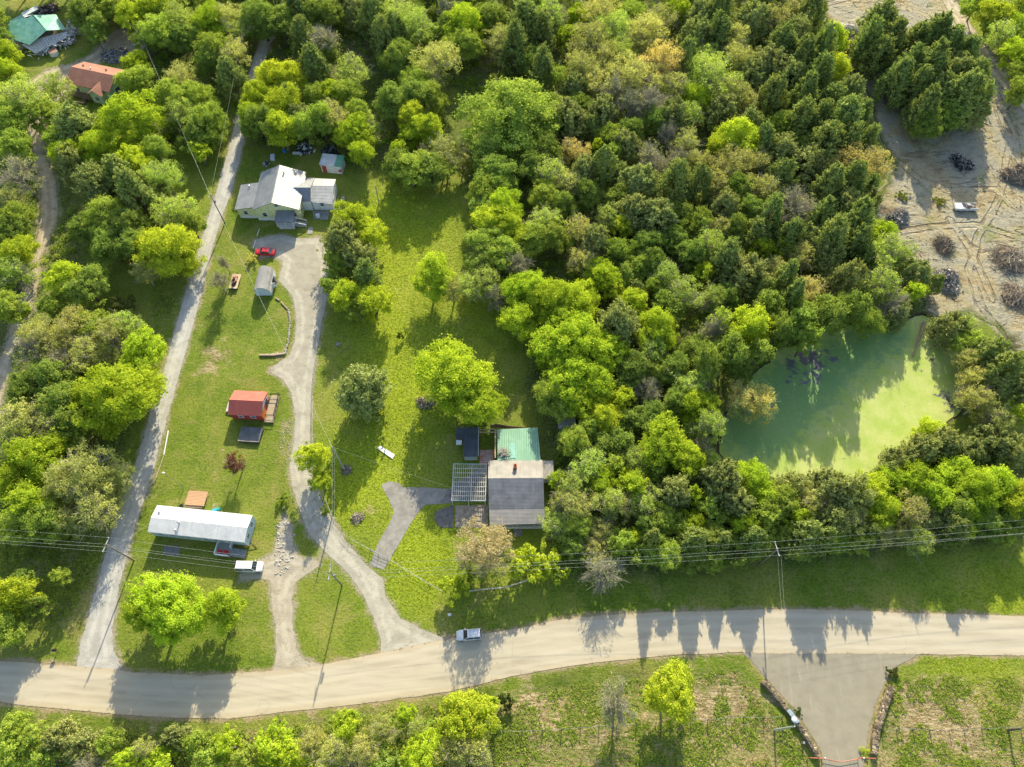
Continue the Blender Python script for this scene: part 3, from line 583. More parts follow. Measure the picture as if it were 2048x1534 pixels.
# kinds: colour word, base colour, family, noun, height per metre of crown radius
KIND = {
 'L': ('lime-green', (0.425, 0.520, 0.045), 'L', 'tree'),
 'Y': ('yellow-green', (0.490, 0.555, 0.050), 'L', 'tree'),
 'G': ('mid-green', (0.350, 0.430, 0.075), 'L', 'tree'),
 'D': ('dark green', (0.280, 0.360, 0.075), 'L', 'tree'),
 'P': ('pale olive', (0.480, 0.480, 0.150), 'P', 'tree'),
 'Q': ('pale green', (0.430, 0.520, 0.115), 'P', 'tree'),
 'O': ('golden', (0.620, 0.530, 0.180), 'P', 'tree'),
 'T': ('tan-pink', (0.550, 0.450, 0.250), 'P', 'tree'),
 'B': ('bare grey', (0.440, 0.440, 0.210), 'B', 'tree'),
 'C': ('dark olive', (0.268, 0.325, 0.088), 'C', 'cedar'),
 'K': ('brownish', (0.315, 0.348, 0.115), 'C', 'cedar'),
 'M': ('maroon', (0.170, 0.055, 0.040), 'P', 'tree'),
}
TREES = []
def tree(u, v, r, k, h=None):
    """crown seen centred at photo pixel (u, v) with radius r px"""
    word, colr, fam, noun = KIND[k]; i = len(TREES); rd = random.Random(i * 7 + 3)
    rm = r * mpp(u, v) * 1.03
    if fam == 'C': H = h or (min(14.0, max(4.0, rm * 2.7 + 2.2)) if k == 'C' else min(11.0, max(3.6, rm * 1.9 + 2.0))) * rd.uniform(.85, 1.12); key = k; hc = H * .55
    else:
        H = h or min(15.0, max(3.6, rm * 1.2 + 4.6)); hc = H * .66
        if fam == 'L': key = 'LB' if rm > 5.2 else 'LM' if rm > 3.2 else 'LS'
        elif fam == 'P': key = 'PB' if rm > 5.0 else 'PM'
        else: key = 'BB'
    x, y = P(u, v, hc); tm, cm = rd.choice(PROTO[key]); R0, H0 = PR[key]
    name = {'C': 'cedar_tree', 'B': 'bare_tree', 'L': 'leafy_tree', 'P': 'budding_tree'}[fam]
    e = empty(name, (x, y, gz(x, y)), rd.uniform(0, 6.28)); s = rm / R0; e.scale = (s * rd.uniform(.84, 1.12), s * rd.uniform(.86, 1.12), H / H0)
    tr = link('trunk', tm, parent=e); cr = link('crown', cm, parent=e)
    q = rd.uniform(.86, 1.14); g_ = rd.uniform(.95, 1.04); cr.color = (colr[0] * q * g_, colr[1] * q, colr[2] * q, 1)
    TREES.append((e, u, v, r, k)); return e
SHRUBS = []
def bush(u, v, r, colr, label, cat='shrub', h=1.0, name='shrub', z=0.8, group=None):
    rm = r * mpp(u, v); x, y = P(u, v, z); o = bpy.data.objects.new(name, PROTO['S'][len(SHRUBS) % 4]); COL.objects.link(o)
    o.location = (x, y, gz(x, y)); s = rm / 2.0; o.scale = (s, s, s * h); o.rotation_euler = (0, 0, len(SHRUBS) * 1.3); o.color = (*colr, 1)
    setprops(o, label, cat, group); SHRUBS.append(o); return o

# each wood or row: phrase, then its trees as (u, v, r, kind)
STANDS = [
 ("along the very top edge of the photo", [(540,-30,36,'D'),(590,-34,36,'G'),(650,-30,38,'P'),(705,-34,36,'K'),(760,-26,36,'G'),(815,-30,38,'Q'),(870,-32,36,'D'),(930,-28,38,'G'),(985,-32,36,'P'),(1040,-26,36,'C'),(1095,-30,38,'K'),(1150,-28,36,'Q'),(1205,-34,40,'P'),(1262,-30,36,'G'),(1320,-28,38,'P'),(1380,-32,36,'C'),(1435,-28,36,'K'),(1490,-30,36,'P'),(1545,-26,34,'C'),(1595,-30,34,'P')]),
 ("along the top edge above the ruined house", [(20,-52,36,'D'),(62,-58,36,'G'),(108,-52,36,'D'),(152,-30,34,'D'),(196,-22,36,'G'),(240,-32,36,'D'),(300,-30,36,'G'),(370,-26,38,'D'),(430,-24,38,'G'),(485,-20,34,'D')]),
 ("beside the ruined green-roofed house", [(-14,34,28,'G'),(2,80,26,'D'),(14,106,24,'Y'),(6,142,32,'L'),(166,20,30,'D'),(188,46,24,'D'),(190,70,16,'D')]),
 ("over the dirt yard at the brown-roofed house", [(44,190,52,'Q'),(108,170,34,'Q'),(22,235,38,'G'),(92,226,32,'G')]),
 ("above the scrap yard at the top", [(225,14,28,'G'),(262,26,34,'Y'),(305,12,38,'L'),(318,55,42,'G'),(352,28,40,'Q'),(290,72,26,'D'),(372,70,30,'D')]),
 ("beside the brown-roofed house", [(270,128,30,'L'),(272,160,34,'G'),(258,232,60,'L')]),
 ("left of the upper gravel lane", [(418,38,40,'L'),(455,30,38,'P'),(478,62,28,'Q'),(432,92,42,'G'),(468,105,34,'P'),(462,152,26,'C'),(412,120,30,'D')]),
 ("in the thicket under the overhead wires", [(362,148,36,'P'),(345,178,36,'G'),(388,190,38,'G'),(360,225,40,'Q'),(412,235,40,'G'),(385,268,34,'D'),(398,300,22,'L'),(330,212,22,'D')]),
 ("in the clump below the brown-roofed house", [(150,250,50,'C'),(112,276,24,'G'),(130,300,34,'L'),(190,290,42,'L'),(238,288,42,'Y'),(262,318,42,'Y'),(145,325,32,'K'),(190,372,44,'K'),(240,352,36,'C'),(270,385,42,'C'),(318,350,40,'Q'),(305,300,34,'G'),(332,382,16,'K')]),
 ("between dirt track and gravel lane", [(205,430,44,'G'),(245,450,44,'D'),(215,485,38,'D'),(348,415,44,'Q'),(380,445,26,'G'),(286,540,26,'P'),(262,490,34,'D'),(170,455,30,'D')]),
 ("with a round crown at the lane's left lawn", [(327,490,54,'Y')]),
 ("left of the far-left dirt track", [(25,290,38,'G'),(32,345,44,'B'),(20,395,30,'P'),(28,430,34,'G'),(12,455,34,'D'),(26,500,40,'Y'),(30,545,38,'Q'),(8,552,28,'G'),(12,612,34,'G')]),
 ("in the clump right of the dirt track", [(128,560,42,'L'),(170,572,42,'D'),(155,612,16,'Y'),(110,610,28,'G'),(188,548,26,'G')]),
 ("above the round lime tree at left", [(62,694,44,'B'),(88,672,50,'P'),(142,662,46,'P'),(188,650,36,'G'),(214,672,40,'P'),(248,645,34,'Q'),(282,702,42,'L'),(170,712,40,'P'),(118,718,38,'B'),(268,735,30,'L')]),
 ("with the big round crown left of the lane", [(226,778,82,'L')]),
 ("in the dark belt at the left edge", [(92,748,42,'D'),(50,770,34,'D'),(120,800,44,'D'),(44,806,26,'G'),(150,842,30,'D')]),
 ("below the round lime tree at left", [(40,830,46,'P'),(88,848,42,'P'),(132,862,30,'G'),(28,895,42,'Q'),(72,905,48,'L'),(112,885,34,'L'),(26,955,42,'L'),(60,990,48,'L'),(168,940,66,'P'),(118,975,44,'P'),(238,952,36,'P'),(190,1012,48,'P'),(90,1035,40,'G'),(34,1045,40,'G'),(140,1040,34,'P')]),
 ("at the left edge above the road", [(18,1195,46,'Y'),(10,1250,36,'G'),(68,1210,28,'G'),(118,1150,20,'G'),(40,1160,26,'D')]),
 ("on the lawn below the white mobile home", [(325,1205,72,'L'),(285,1222,38,'L'),(444,1216,42,'L')]),
 ("in the bottom edge hedge, left part", [(28,1448,34,'G'),(20,1495,40,'G'),(72,1468,36,'G'),(120,1475,40,'K'),(168,1490,38,'K'),(85,1515,36,'G'),(212,1482,34,'G'),(250,1515,30,'L'),(285,1488,26,'P'),(318,1520,36,'L'),(352,1465,34,'K'),(390,1480,34,'G'),(415,1510,34,'G'),(450,1488,32,'L'),(488,1512,36,'G'),(180,1528,34,'B')]),
 ("in the bottom edge hedge, middle part", [(545,1480,42,'L'),(590,1505,38,'L'),(625,1478,36,'P'),(690,1445,38,'L'),(665,1500,42,'P'),(730,1490,40,'P'),(770,1450,34,'P'),(812,1420,24,'L'),(838,1452,28,'Q'),(770,1520,36,'D'),(838,1505,48,'L'),(930,1435,58,'Y'),(968,1410,34,'Y'),(905,1490,44,'P'),(950,1500,44,'P'),(990,1450,20,'D'),(535,1525,30,'L')]),
 ("behind the yellow house's junk heaps", [(520,270,34,'D'),(562,282,34,'Y'),(606,272,32,'G'),(640,262,28,'G'),(578,318,0,'D')][:4]),
 ("in the grove above the yellow house", [(555,150,46,'Y'),(522,190,40,'L'),(562,205,44,'Y'),(510,235,34,'L'),(580,200,26,'C'),(560,245,34,'Y'),(622,185,32,'G'),(660,188,26,'L'),(600,235,30,'K'),(668,232,34,'P'),(640,220,22,'D'),(712,226,32,'G'),(716,262,34,'L'),(735,248,24,'Q'),(722,300,26,'L'),(690,265,26,'L')]),
 ("at the top, right of the lane", [(520,30,40,'D'),(560,42,34,'D'),(598,20,38,'C'),(640,18,36,'D'),(610,70,30,'C'),(640,78,44,'B'),(655,98,22,'D'),(628,132,34,'C'),(705,142,34,'Q'),(718,24,32,'K'),(745,34,32,'C'),(692,178,28,'G')]),
 ("round the upper clearing", [(800,30,42,'Q'),(835,48,38,'Q'),(765,72,26,'C'),(800,108,36,'D'),(790,62,26,'C'),(868,118,44,'P'),(890,52,26,'D'),(926,35,42,'L'),(925,82,34,'G'),(1002,80,36,'P'),(980,28,34,'D'),(900,12,28,'B'),(832,158,28,'G'),(785,195,34,'D'),(828,186,34,'D'),(862,190,30,'G')]),
 ("in the clump right of the white shed", [(824,230,32,'Y'),(855,252,34,'Y'),(822,262,26,'L'),(888,296,34,'P'),(925,305,24,'P'),(846,305,18,'B'),(800,298,18,'L'),(788,325,30,'D'),(822,332,36,'G'),(862,335,32,'D'),(892,332,22,'G')]),
 ("standing as the biggest crown beside the wood", [(1024,212,80,'G')]),
 ("in the dark left border of the wood", [(975,300,34,'D'),(988,345,36,'D'),(968,380,32,'G'),(1002,378,30,'G'),(975,415,28,'D'),(1060,330,28,'D')]),
 ("at the wood's edge by the upper meadow", [(1006,412,40,'L'),(985,440,38,'Y'),(1020,455,36,'Y'),(975,482,34,'G'),(1090,442,36,'Q'),(1060,480,34,'G'),(1110,470,30,'G'),(1000,505,34,'G'),(1036,522,34,'B'),(960,520,30,'D')]),
 ("beside the red car under the trees", [(706,432,38,'Y'),(742,462,34,'Y'),(688,482,36,'K'),(712,515,34,'K'),(672,525,24,'G')]),
 ("where the gravel driveway narrows", [(738,548,28,'C'),(690,585,34,'Y'),(744,592,38,'Y'),(716,612,26,'G'),(662,565,24,'G')]),
 ("on the bank between the two meadows", [(866,545,42,'L'),(940,568,32,'Q'),(972,560,32,'Q'),(905,575,24,'P'),(992,592,22,'B')]),
 ("standing alone right of the gravel driveway", [(716,778,48,'K')]),
 ("in the middle of the lower meadow", [(905,742,72,'L'),(952,790,50,'L')]),
 ("at the bend of the gravel driveway", [(622,912,34,'Y'),(640,962,22,'L')]),
 ("beside the red-roofed cabin", [(468,924,22,'M')]),
 ("on the lawn left of the gravel driveway", [(436,556,24,'B'),(447,522,14,'B')]),
 ("in front of the grey-roofed house", [(968,1092,56,'T')]),
 ("in the lime thicket above the largest limes", [(1050,575,46,'L'),(1092,595,50,'L'),(1150,598,46,'L'),(1128,632,40,'L'),(1035,640,36,'L'),(1205,548,34,'L'),(1225,578,24,'Y'),(1172,575,24,'Y')]),
 ("in the group above the white shack", [(1150,680,66,'L'),(1205,700,46,'L'),(1098,690,40,'L'),(1135,755,48,'L'),(1185,762,42,'L'),(1095,788,36,'G'),(1160,800,36,'L'),(1120,815,26,'G')]),
 ("right of the white shack", [(1215,835,34,'Y'),(1245,798,28,'Y'),(1200,805,22,'Y'),(1180,850,26,'G'),(1258,840,26,'D'),(1150,880,34,'G'),(1195,885,30,'D'),(1240,880,30,'D')]),
 ("in the wood left of the pond", [(1240,648,40,'K'),(1262,602,26,'Y'),(1312,650,44,'L'),(1345,688,22,'K'),(1300,700,34,'Q'),(1270,580,18,'C'),(1345,732,34,'D'),(1295,780,30,'B'),(1260,735,34,'D'),(1330,600,24,'D'),(1390,700,30,'D'),(1375,770,38,'Q'),(1400,815,36,'L'),(1400,768,20,'B'),(1350,800,28,'D'),(1310,740,26,'G'),(1300,830,32,'D')]),
 ("just left of the pond", [(1428,660,32,'B'),(1505,650,40,'Y'),(1510,792,48,'O'),(1420,720,30,'D'),(1460,700,32,'D'),(1425,850,28,'Q'),(1440,640,26,'G'),(1480,745,24,'D')]),
 ("right of the grey-roofed house", [(1180,930,40,'Q'),(1150,970,40,'Q'),(1205,960,34,'L'),(1160,1010,38,'P'),(1215,1000,34,'Q'),(1125,1000,30,'P'),(1118,960,22,'L'),(1228,925,26,'G')]),
 ("left of the pond's lower end", [(1335,880,50,'L'),(1370,915,36,'L'),(1400,888,30,'B'),(1390,860,26,'Q'),(1275,920,32,'Q'),(1270,960,36,'L'),(1290,1000,34,'Q'),(1240,1010,30,'P'),(1345,985,34,'K'),(1312,945,24,'G'),(1388,985,24,'L'),(1420,920,24,'Q')]),
 ("in the belt below the pond, left half", [(1445,965,42,'K'),(1505,955,32,'L'),(1530,990,28,'L'),(1475,1010,34,'K'),(1430,1015,28,'G'),(1560,1000,34,'G'),(1580,972,30,'K'),(1625,1005,34,'P'),(1655,975,34,'K'),(1600,1035,28,'L'),(1535,1035,28,'G'),(1490,1050,26,'L')]),
 ("in the belt below the pond, right half", [(1700,990,40,'K'),(1745,985,36,'Y'),(1785,965,34,'L'),(1830,960,34,'L'),(1770,1015,34,'Y'),(1865,985,36,'L'),(1905,950,36,'L'),(1950,975,48,'L'),(2000,975,40,'L'),(2035,1000,36,'Y'),(1915,1010,34,'D'),(1700,1035,34,'P'),(1820,1020,34,'P'),(1655,1040,30,'K')]),
 ("at the lower right edge of the pond", [(1800,920,34,'K'),(1845,905,34,'K'),(1890,890,38,'K'),(1930,905,34,'K'),(1975,885,38,'K'),(2020,900,36,'K'),(1770,945,24,'C'),(1868,862,36,'Y')]),
 ("right of the pond", [(1965,800,40,'P'),(1995,835,34,'P'),(2035,830,30,'L'),(2030,775,30,'K'),(2000,745,36,'C'),(1985,705,34,'C'),(2030,735,28,'C'),(1950,682,30,'G'),(2015,685,30,'B'),(1905,652,34,'K'),(1940,650,28,'Q'),(1945,712,30,'P'),(1962,752,34,'P'),(1940,782,24,'B'),(1985,770,30,'K')]),
 ("above the pond", [(1618,578,42,'O'),(1690,565,32,'K'),(1720,545,22,'L'),(1765,565,42,'Q'),(1785,600,34,'B'),(1828,545,28,'K'),(1832,580,24,'L'),(1872,568,16,'C'),(1580,600,28,'C'),(1548,610,34,'D'),(1600,640,34,'D'),(1655,625,36,'D'),(1700,615,34,'D'),(1740,630,30,'G'),(1560,655,30,'D'),(1520,700,28,'D'),(1620,668,26,'G'),(1800,625,24,'K'),(1570,560,26,'C')]),
 ("in the roadside belt, left end", [(1115,1040,34,'Q'),(1160,1050,34,'G'),(1205,1060,34,'P'),(1268,1072,22,'L'),(1245,1085,28,'G'),(1190,1095,30,'P'),(1300,1050,28,'D'),(1208,1138,46,'B'),(1150,1092,26,'D')]),
 ("in the roadside belt, middle part", [(1303,1078,15,'C'),(1392,1080,24,'C'),(1440,1082,20,'C'),(1506,1078,24,'C'),(1335,1040,36,'G'),(1380,1045,34,'L'),(1290,1105,30,'G'),(1335,1100,34,'G'),(1380,1105,34,'D'),(1425,1075,34,'G'),(1470,1085,30,'G'),(1428,1118,28,'G'),(1515,1085,30,'G'),(1480,1118,24,'D'),(1540,1070,28,'G')]),
 ("in the roadside belt, right end", [(1618,1072,30,'C'),(1648,1078,20,'C'),(1735,1068,18,'C'),(1905,1055,24,'C'),(1585,1068,32,'G'),(1630,1072,32,'G'),(1675,1070,34,'G'),(1720,1075,32,'G'),(1600,1100,24,'D'),(1760,1062,30,'P'),(1800,1062,32,'P'),(1840,1075,28,'Q'),(1850,1040,30,'K'),(1895,1035,34,'K'),(1935,1058,20,'Y'),(1980,1035,36,'D'),(2025,1040,34,'D'),(2010,1068,24,'G'),(1905,1075,24,'D')]),
 ("at the top edge of the wood", [(1048,42,34,'C'),(1030,92,28,'C'),(1085,62,30,'C'),(1095,28,30,'Q'),(1155,30,22,'L'),(1137,68,18,'L'),(1103,48,18,'Q'),(1205,18,40,'P'),(1225,52,42,'Q'),(1180,72,38,'P'),(1262,18,30,'G'),(1290,55,42,'P'),(1352,18,24,'L'),(1325,30,30,'P'),(1072,12,26,'D'),(1400,28,30,'K'),(1440,12,28,'C')]),
 ("in the upper left of the wood", [(1085,130,28,'C'),(1120,152,26,'G'),(1060,118,24,'D'),(1165,130,38,'P'),(1210,115,34,'P'),(1240,92,34,'Q'),(1148,182,26,'K'),(1135,240,36,'K'),(1195,160,32,'P'),(1160,208,24,'D'),(1205,225,30,'K'),(1118,215,20,'Q'),(1180,255,20,'C')]),
 ("in the upper middle of the wood", [(1325,118,44,'O'),(1270,145,46,'P'),(1290,88,30,'P'),(1235,175,36,'B'),(1300,195,42,'B'),(1345,170,32,'P'),(1260,205,30,'B'),(1345,232,28,'K'),(1310,235,26,'D'),(1260,258,24,'D'),(1215,268,24,'G'),(1385,228,26,'Q')]),
 ("in the upper right of the wood", [(1390,72,32,'K'),(1432,65,28,'C'),(1415,108,24,'Q'),(1428,150,46,'Q'),(1470,70,32,'P'),(1500,45,34,'K'),(1392,190,24,'L'),(1418,212,16,'Y'),(1480,112,34,'P'),(1460,178,34,'P'),(1500,150,30,'K'),(1372,115,24,'C'),(1445,225,30,'K'),(1500,205,26,'P')]),
 ("by the far right top of the wood", [(1548,38,32,'P'),(1580,18,28,'P'),(1622,22,26,'C'),(1562,85,30,'C'),(1592,62,28,'K'),(1540,130,34,'K'),(1605,112,32,'C'),(1645,95,26,'C'),(1672,70,24,'Y'),(1582,150,30,'K'),(1640,150,28,'C'),(1672,130,28,'Y'),(1548,190,28,'C'),(1608,190,30,'C')]),
 ("in the wood's centre, upper side", [(1250,292,28,'K'),(1150,302,26,'O'),(1205,332,26,'C'),(1165,345,26,'K'),(1340,268,24,'B'),(1372,282,28,'P'),(1300,308,30,'B'),(1352,312,24,'B'),(1395,320,22,'P'),(1475,270,40,'Y'),(1440,285,26,'Y'),(1100,300,28,'D'),(1225,302,20,'G'),(1195,292,16,'L')]),
 ("in the wood's centre, lower side", [(1282,368,34,'K'),(1350,362,32,'C'),(1395,365,26,'C'),(1100,345,32,'Q'),(1140,365,28,'P'),(1088,388,28,'G'),(1180,385,28,'D'),(1240,345,20,'K'),(1435,365,28,'P'),(1320,335,20,'B'),(1235,395,26,'D'),(1130,405,26,'D')]),
 ("below the centre of the wood", [(1162,462,28,'P'),(1218,430,26,'Q'),(1240,450,22,'Y'),(1272,430,34,'K'),(1312,438,36,'K'),(1192,488,28,'K'),(1360,420,30,'D'),(1452,412,30,'K'),(1395,440,28,'G'),(1415,480,34,'Q'),(1380,500,28,'D'),(1345,475,26,'D'),(1295,485,28,'D'),(1240,500,28,'G'),(1168,520,26,'P'),(1440,450,24,'P')]),
 ("right of the wood's centre", [(1470,320,40,'P'),(1518,322,28,'P'),(1525,375,36,'P'),(1480,372,28,'G'),(1505,415,26,'D'),(1478,455,26,'D'),(1510,465,26,'C'),(1522,492,22,'L'),(1540,430,28,'C'),(1500,250,28,'K'),(1525,280,26,'C')]),
 ("in the lower middle of the wood", [(1330,545,26,'Q'),(1372,582,34,'Q'),(1425,592,28,'Q'),(1408,540,22,'L'),(1310,570,20,'G'),(1490,548,40,'K'),(1455,510,28,'C'),(1350,620,24,'D'),(1300,520,26,'D'),(1270,530,24,'G'),(1455,590,26,'D'),(1250,550,22,'D'),(1550,535,26,'P'),(1530,580,24,'C')]),
 ("left of the dirt clearing, upper part", [(1665,205,30,'C'),(1700,190,26,'K'),(1640,240,32,'C'),(1690,240,36,'C'),(1718,232,26,'C'),(1600,240,30,'C'),(1560,250,26,'G'),(1650,290,34,'C'),(1608,290,26,'D'),(1700,285,26,'C'),(1565,302,34,'K'),(1735,280,22,'C')]),
 ("left of the dirt clearing, middle part", [(1612,330,38,'K'),(1568,350,28,'C'),(1698,322,40,'O'),(1752,322,32,'O'),(1660,340,28,'P'),(1655,375,32,'C'),(1700,368,34,'C'),(1738,372,18,'C'),(1590,412,44,'B'),(1548,385,26,'P')]),
 ("left of the dirt clearing, lower part", [(1645,430,32,'C'),(1688,418,30,'K'),(1715,440,34,'C'),(1665,470,32,'C'),(1715,482,28,'C'),(1625,475,28,'K'),(1740,405,22,'K'),(1765,460,28,'L'),(1768,502,34,'Q'),(1802,505,26,'Q'),(1655,512,28,'K'),(1608,505,28,'P'),(1565,492,20,'L'),(1580,470,24,'C'),(1725,515,24,'C')]),
 ("in the clump inside the dirt clearing", [(1758,40,36,'C'),(1738,78,26,'C'),(1785,78,28,'C'),(1760,112,30,'C'),(1835,85,32,'C'),(1870,72,28,'C'),(1895,98,34,'C'),(1928,112,30,'C'),(1822,128,30,'C'),(1862,130,34,'C'),(1905,145,36,'K'),(1945,155,28,'C'),(1795,160,26,'C'),(1835,172,28,'C'),(1880,182,36,'C'),(1925,192,36,'C'),(1962,200,28,'C'),(1850,212,26,'C'),(1895,222,30,'D'),(1858,245,28,'D'),(1948,225,22,'K')]),
 ("in the top right corner", [(1958,2,26,'G'),(1996,22,32,'Y'),(2006,66,30,'Q'),(2032,44,30,'L'),(2034,100,30,'L'),(2052,136,28,'G'),(2045,15,30,'G'),(2044,180,28,'G'),(1980,50,18,'G'),(2046,85,24,'D')]),
 ("in the bottom field beside the road", [(1338,1388,56,'Y'),(1238,1405,50,'B')]),
]
ORD = ['leftmost', 'second', 'third', 'fourth', 'fifth', 'sixth', 'seventh', 'eighth', 'ninth', 'tenth', 'eleventh', 'twelfth', 'thirteenth', 'fourteenth', 'fifteenth', 'sixteenth', 'seventeenth', 'eighteenth', 'nineteenth']
NUMW = {2: 'two', 3: 'three', 4: 'four', 5: 'five', 6: 'six', 7: 'seven', 8: 'eight', 9: 'nine', 10: 'ten', 11: 'eleven', 12: 'twelve', 13: 'thirteen', 14: 'fourteen', 15: 'fifteen', 16: 'sixteen', 17: 'seventeen', 18: 'eighteen', 19: 'nineteen', 20: 'twenty'}
for phrase, lst in STANDS:
    made = {}
    for (u, v, r, k) in lst:
        if phrase in ("above the pond", "just left of the pond") and r > 25 and k != 'O' and u < 1720: e = tree(u, v, r, k, 13.2 + (u % 3) * .8)
        elif phrase == "behind the yellow house's junk heaps": e = tree(u, v - 28, r * .9, k, 12)
        elif phrase.startswith("in the bottom edge hedge"): e = tree(u, v + 6, r * .86, k)
        elif phrase == "at the lower right edge of the pond" and k == 'Y': e = tree(u, v, r, k, 7.0)
        elif phrase.startswith('in the roadside belt'): e = tree(u, v, r * (1.3 if k == 'C' else 1), k, (8.6 + (u % 5) * .45) if k == 'C' else 5.6 + (u % 7) * .25)
        elif 'wood' in phrase or 'clearing' in phrase or 'belt' in phrase: e = tree(u, v, r * 1.09, k)
        else: e = tree(u, v, r, k)
        made.setdefault(k, []).append((u, v, e))
    for k, ms in made.items():
        word, _, fam, noun = KIND[k]
        us = [m[0] for m in ms]; vs = [m[1] for m in ms]; horiz = (max(us) - min(us)) >= (max(vs) - min(vs)) * 0.8
        ms.sort(key=lambda m: m[0] if horiz else m[1]); n = len(ms)
        for i, (u, v, e) in enumerate(ms):
            if n == 1: lab = f"{word} {noun} {phrase}"
            else:
                side = ('leftmost', 'rightmost', 'from left') if horiz else ('uppermost', 'lowermost', 'from top')
                o_w = side[0] if i == 0 else side[1] if i == n - 1 else ORD[i] + ' ' + side[2]
                lab = f"{o_w} of {NUMW[n]} {word.split(',')[0]} {noun}s {phrase}"
            e['label'] = lab; e['category'] = 'cedar' if fam == 'C' else 'tree'
            e['group'] = {'C': 'evergreen cedars of the woods', 'L': 'leafy broadleaf trees', 'P': 'thinly leafed broadleaf trees', 'B': 'nearly bare broadleaf trees'}[fam]
tcol = {'m': (0.26, 0.33, 0.05), 'l': (0.46, 0.53, 0.05), 'd': (0.06, 0.11, 0.015), 'y': (0.55, 0.50, 0.10)}
bush(502, 514, 11, (0.60, 0.56, 0.16), 'small round shrub with pale yellow blossom by the red sedan', h=1.0)
bush(277, 541, 22, tcol['m'], 'rounded olive bush under the trees left of the gravel lane')
bush(332, 275, 11, tcol['l'], 'small lone bush in the grass left of the overhead line')
bush(243, 615, 26, (0.15, 0.17, 0.05), 'low pale bush at the tip of the shaded lawn')
bush(915, 1166, 30, tcol['l'], 'dense green bush at the low end of the pale fence', h=1.3, z=1.4)
bush(1024, 1128, 36, tcol['l'], 'leftmost of three lime bushes behind the white rail fence', h=1.3, z=1.4, group='lime bushes behind the rail fence')
bush(1062, 1134, 38, tcol['l'], 'middle of three lime bushes behind the white rail fence', h=1.3, z=1.4, group='lime bushes behind the rail fence')
bush(1100, 1134, 34, tcol['l'], 'rightmost of three lime bushes behind the white rail fence', h=1.3, z=1.4, group='lime bushes behind the rail fence')
bush(946, 1150, 28, tcol['m'], 'green bush at the foot of the pinkish-tan tree')
bush(800, 672, 9, (0.10, 0.15, 0.03), 'small dark sapling alone in the lower meadow', h=1.6)
bush(1787, 1345, 14, (0.09, 0.12, 0.03), 'weedy bush at the upper end of the right stone wall', h=.6)
bush(1733, 1502, 11, tcol['l'], 'bright weed clump beside the red gate, right end', h=.6)
bush(1600, 1425, 9, (0.10, 0.15, 0.03), 'small weed clump beside the left stone wall', h=.5)
bush(1015, 1400, 20, (0.05, 0.08, 0.02), 'dark bush beside the white marker post by the road', h=1.1)
bush(650, 1020, 12, tcol['m'], 'small bush at the driveway edge below the lime tree', h=.8)
bush(570, 1000, 16, tcol['m'], 'leafy bush beside the broken concrete strip', h=.9)
bush(700, 270, 14, tcol['l'], 'bright bush at the yard edge above the white shed')
bush(1880, 262, 22, (0.05, 0.13, 0.02), 'left one of two green bushes below the cedar clump', group='bushes below the cedar clump')
bush(1850, 258, 18, (0.05, 0.13, 0.02), 'right-hand green bush below the cedar clump', group='bushes below the cedar clump')
SHRUBS[-2]['label'] = 'right one of two green bushes below the cedar clump'; SHRUBS[-1]['label'] = 'left one of two green bushes below the cedar clump'
bush(1880, 405, 14, (0.20, 0.22, 0.04), 'low olive weeds left of the wrecked pickup', h=.35, z=.2)
bush(1800, 392, 14, (0.18, 0.22, 0.03), 'low green weeds above the rubble pile', h=.35, z=.2)

# undergrowth filling the woods: nobody could count it
def scatter_mask(fld, thr, n, seed, extra=None):
    r = np.random.default_rng(seed); ok = fld > thr
    ok &= (anysheet < -0.4) & (S['pond'] < -0.3)
    if extra is not None: ok &= extra
    i, j = np.nonzero(ok); k = r.integers(0, len(i), n)
    return gx[j[k]] + r.uniform(-.25, .25, n), gy[i[k]] + r.uniform(-.25, .25, n), r
def undergrowth(name, fld, thr, nb, leaves, colr, seed, hmax, label, ls=.19, extra=None):
    X, Y, r = scatter_mask(fld, thr, nb, seed, extra); Zb = np.array([gz(x, y) for x, y in zip(X, Y)])
    R = r.uniform(.6, 1.7, nb) * hmax / 2.2; k = np.repeat(np.arange(nb), leaves); n = len(k); d = unit(r, n); d[:, 2] = np.abs(d[:, 2])
    c = np.stack([X[k], Y[k], Zb[k]], 1) + d * (R[k] * r.uniform(.5, 1.1, n))[:, None] * np.array([1.1, 1.1, 1.0])
    nr = d + unit(r, n) * .7; nr[:, 2] += .3; nr /= np.linalg.norm(nr, axis=1)[:, None]; s = ls * r.uniform(.6, 1.3, n)
    me = leaf_mesh(name, quads(c, nr, s, s * .6, r), r.random(nb)[k] * .75 + r.random(n) * .25, LEAF)
    o = link(name, me); o.color = (*colr, 1); setprops(o, label, None, None, 'stuff'); return o
deep = np.minimum(wood, 3)
undergrowth('undergrowth', deep, 1.0, 2600, 120, (0.24, 0.34, 0.05), 5, 2.4, 'mid-green undergrowth on the floor of the woods')
undergrowth('brush', np.clip(blobs([(60,1120,70,1),(130,1110,70,1),(40,1150,60,1),(180,1060,40,1),(110,1200,40,.8),(150,1010,50,.7),(330,610,30,.8),(230,640,30,.8)]) + np.clip(sdf(pxpoly([(-60,1445),(300,1458),(520,1462),(720,1425),(960,1408),(990,1440),(980,1560),(-60,1560)])), 0, 1), 0, 1) * (n1 > -.25), 0.45, 1500, 60, (0.34, 0.40, 0.08), 9, 1.1, 'low yellow-green brush on the rough ground', .12)
undergrowth('low_thicket', deep, 0.5, 1500, 110, (0.34, 0.39, 0.09), 6, 1.9, 'pale olive low thicket between the trees')
undergrowth('weeds', rough * (vnoise(GX, GY, 5, 71, 4) > .05), 0.35, 900, 26, (0.27, 0.38, 0.05), 8, .5, 'tufts of green weeds in the rough fields', .10)
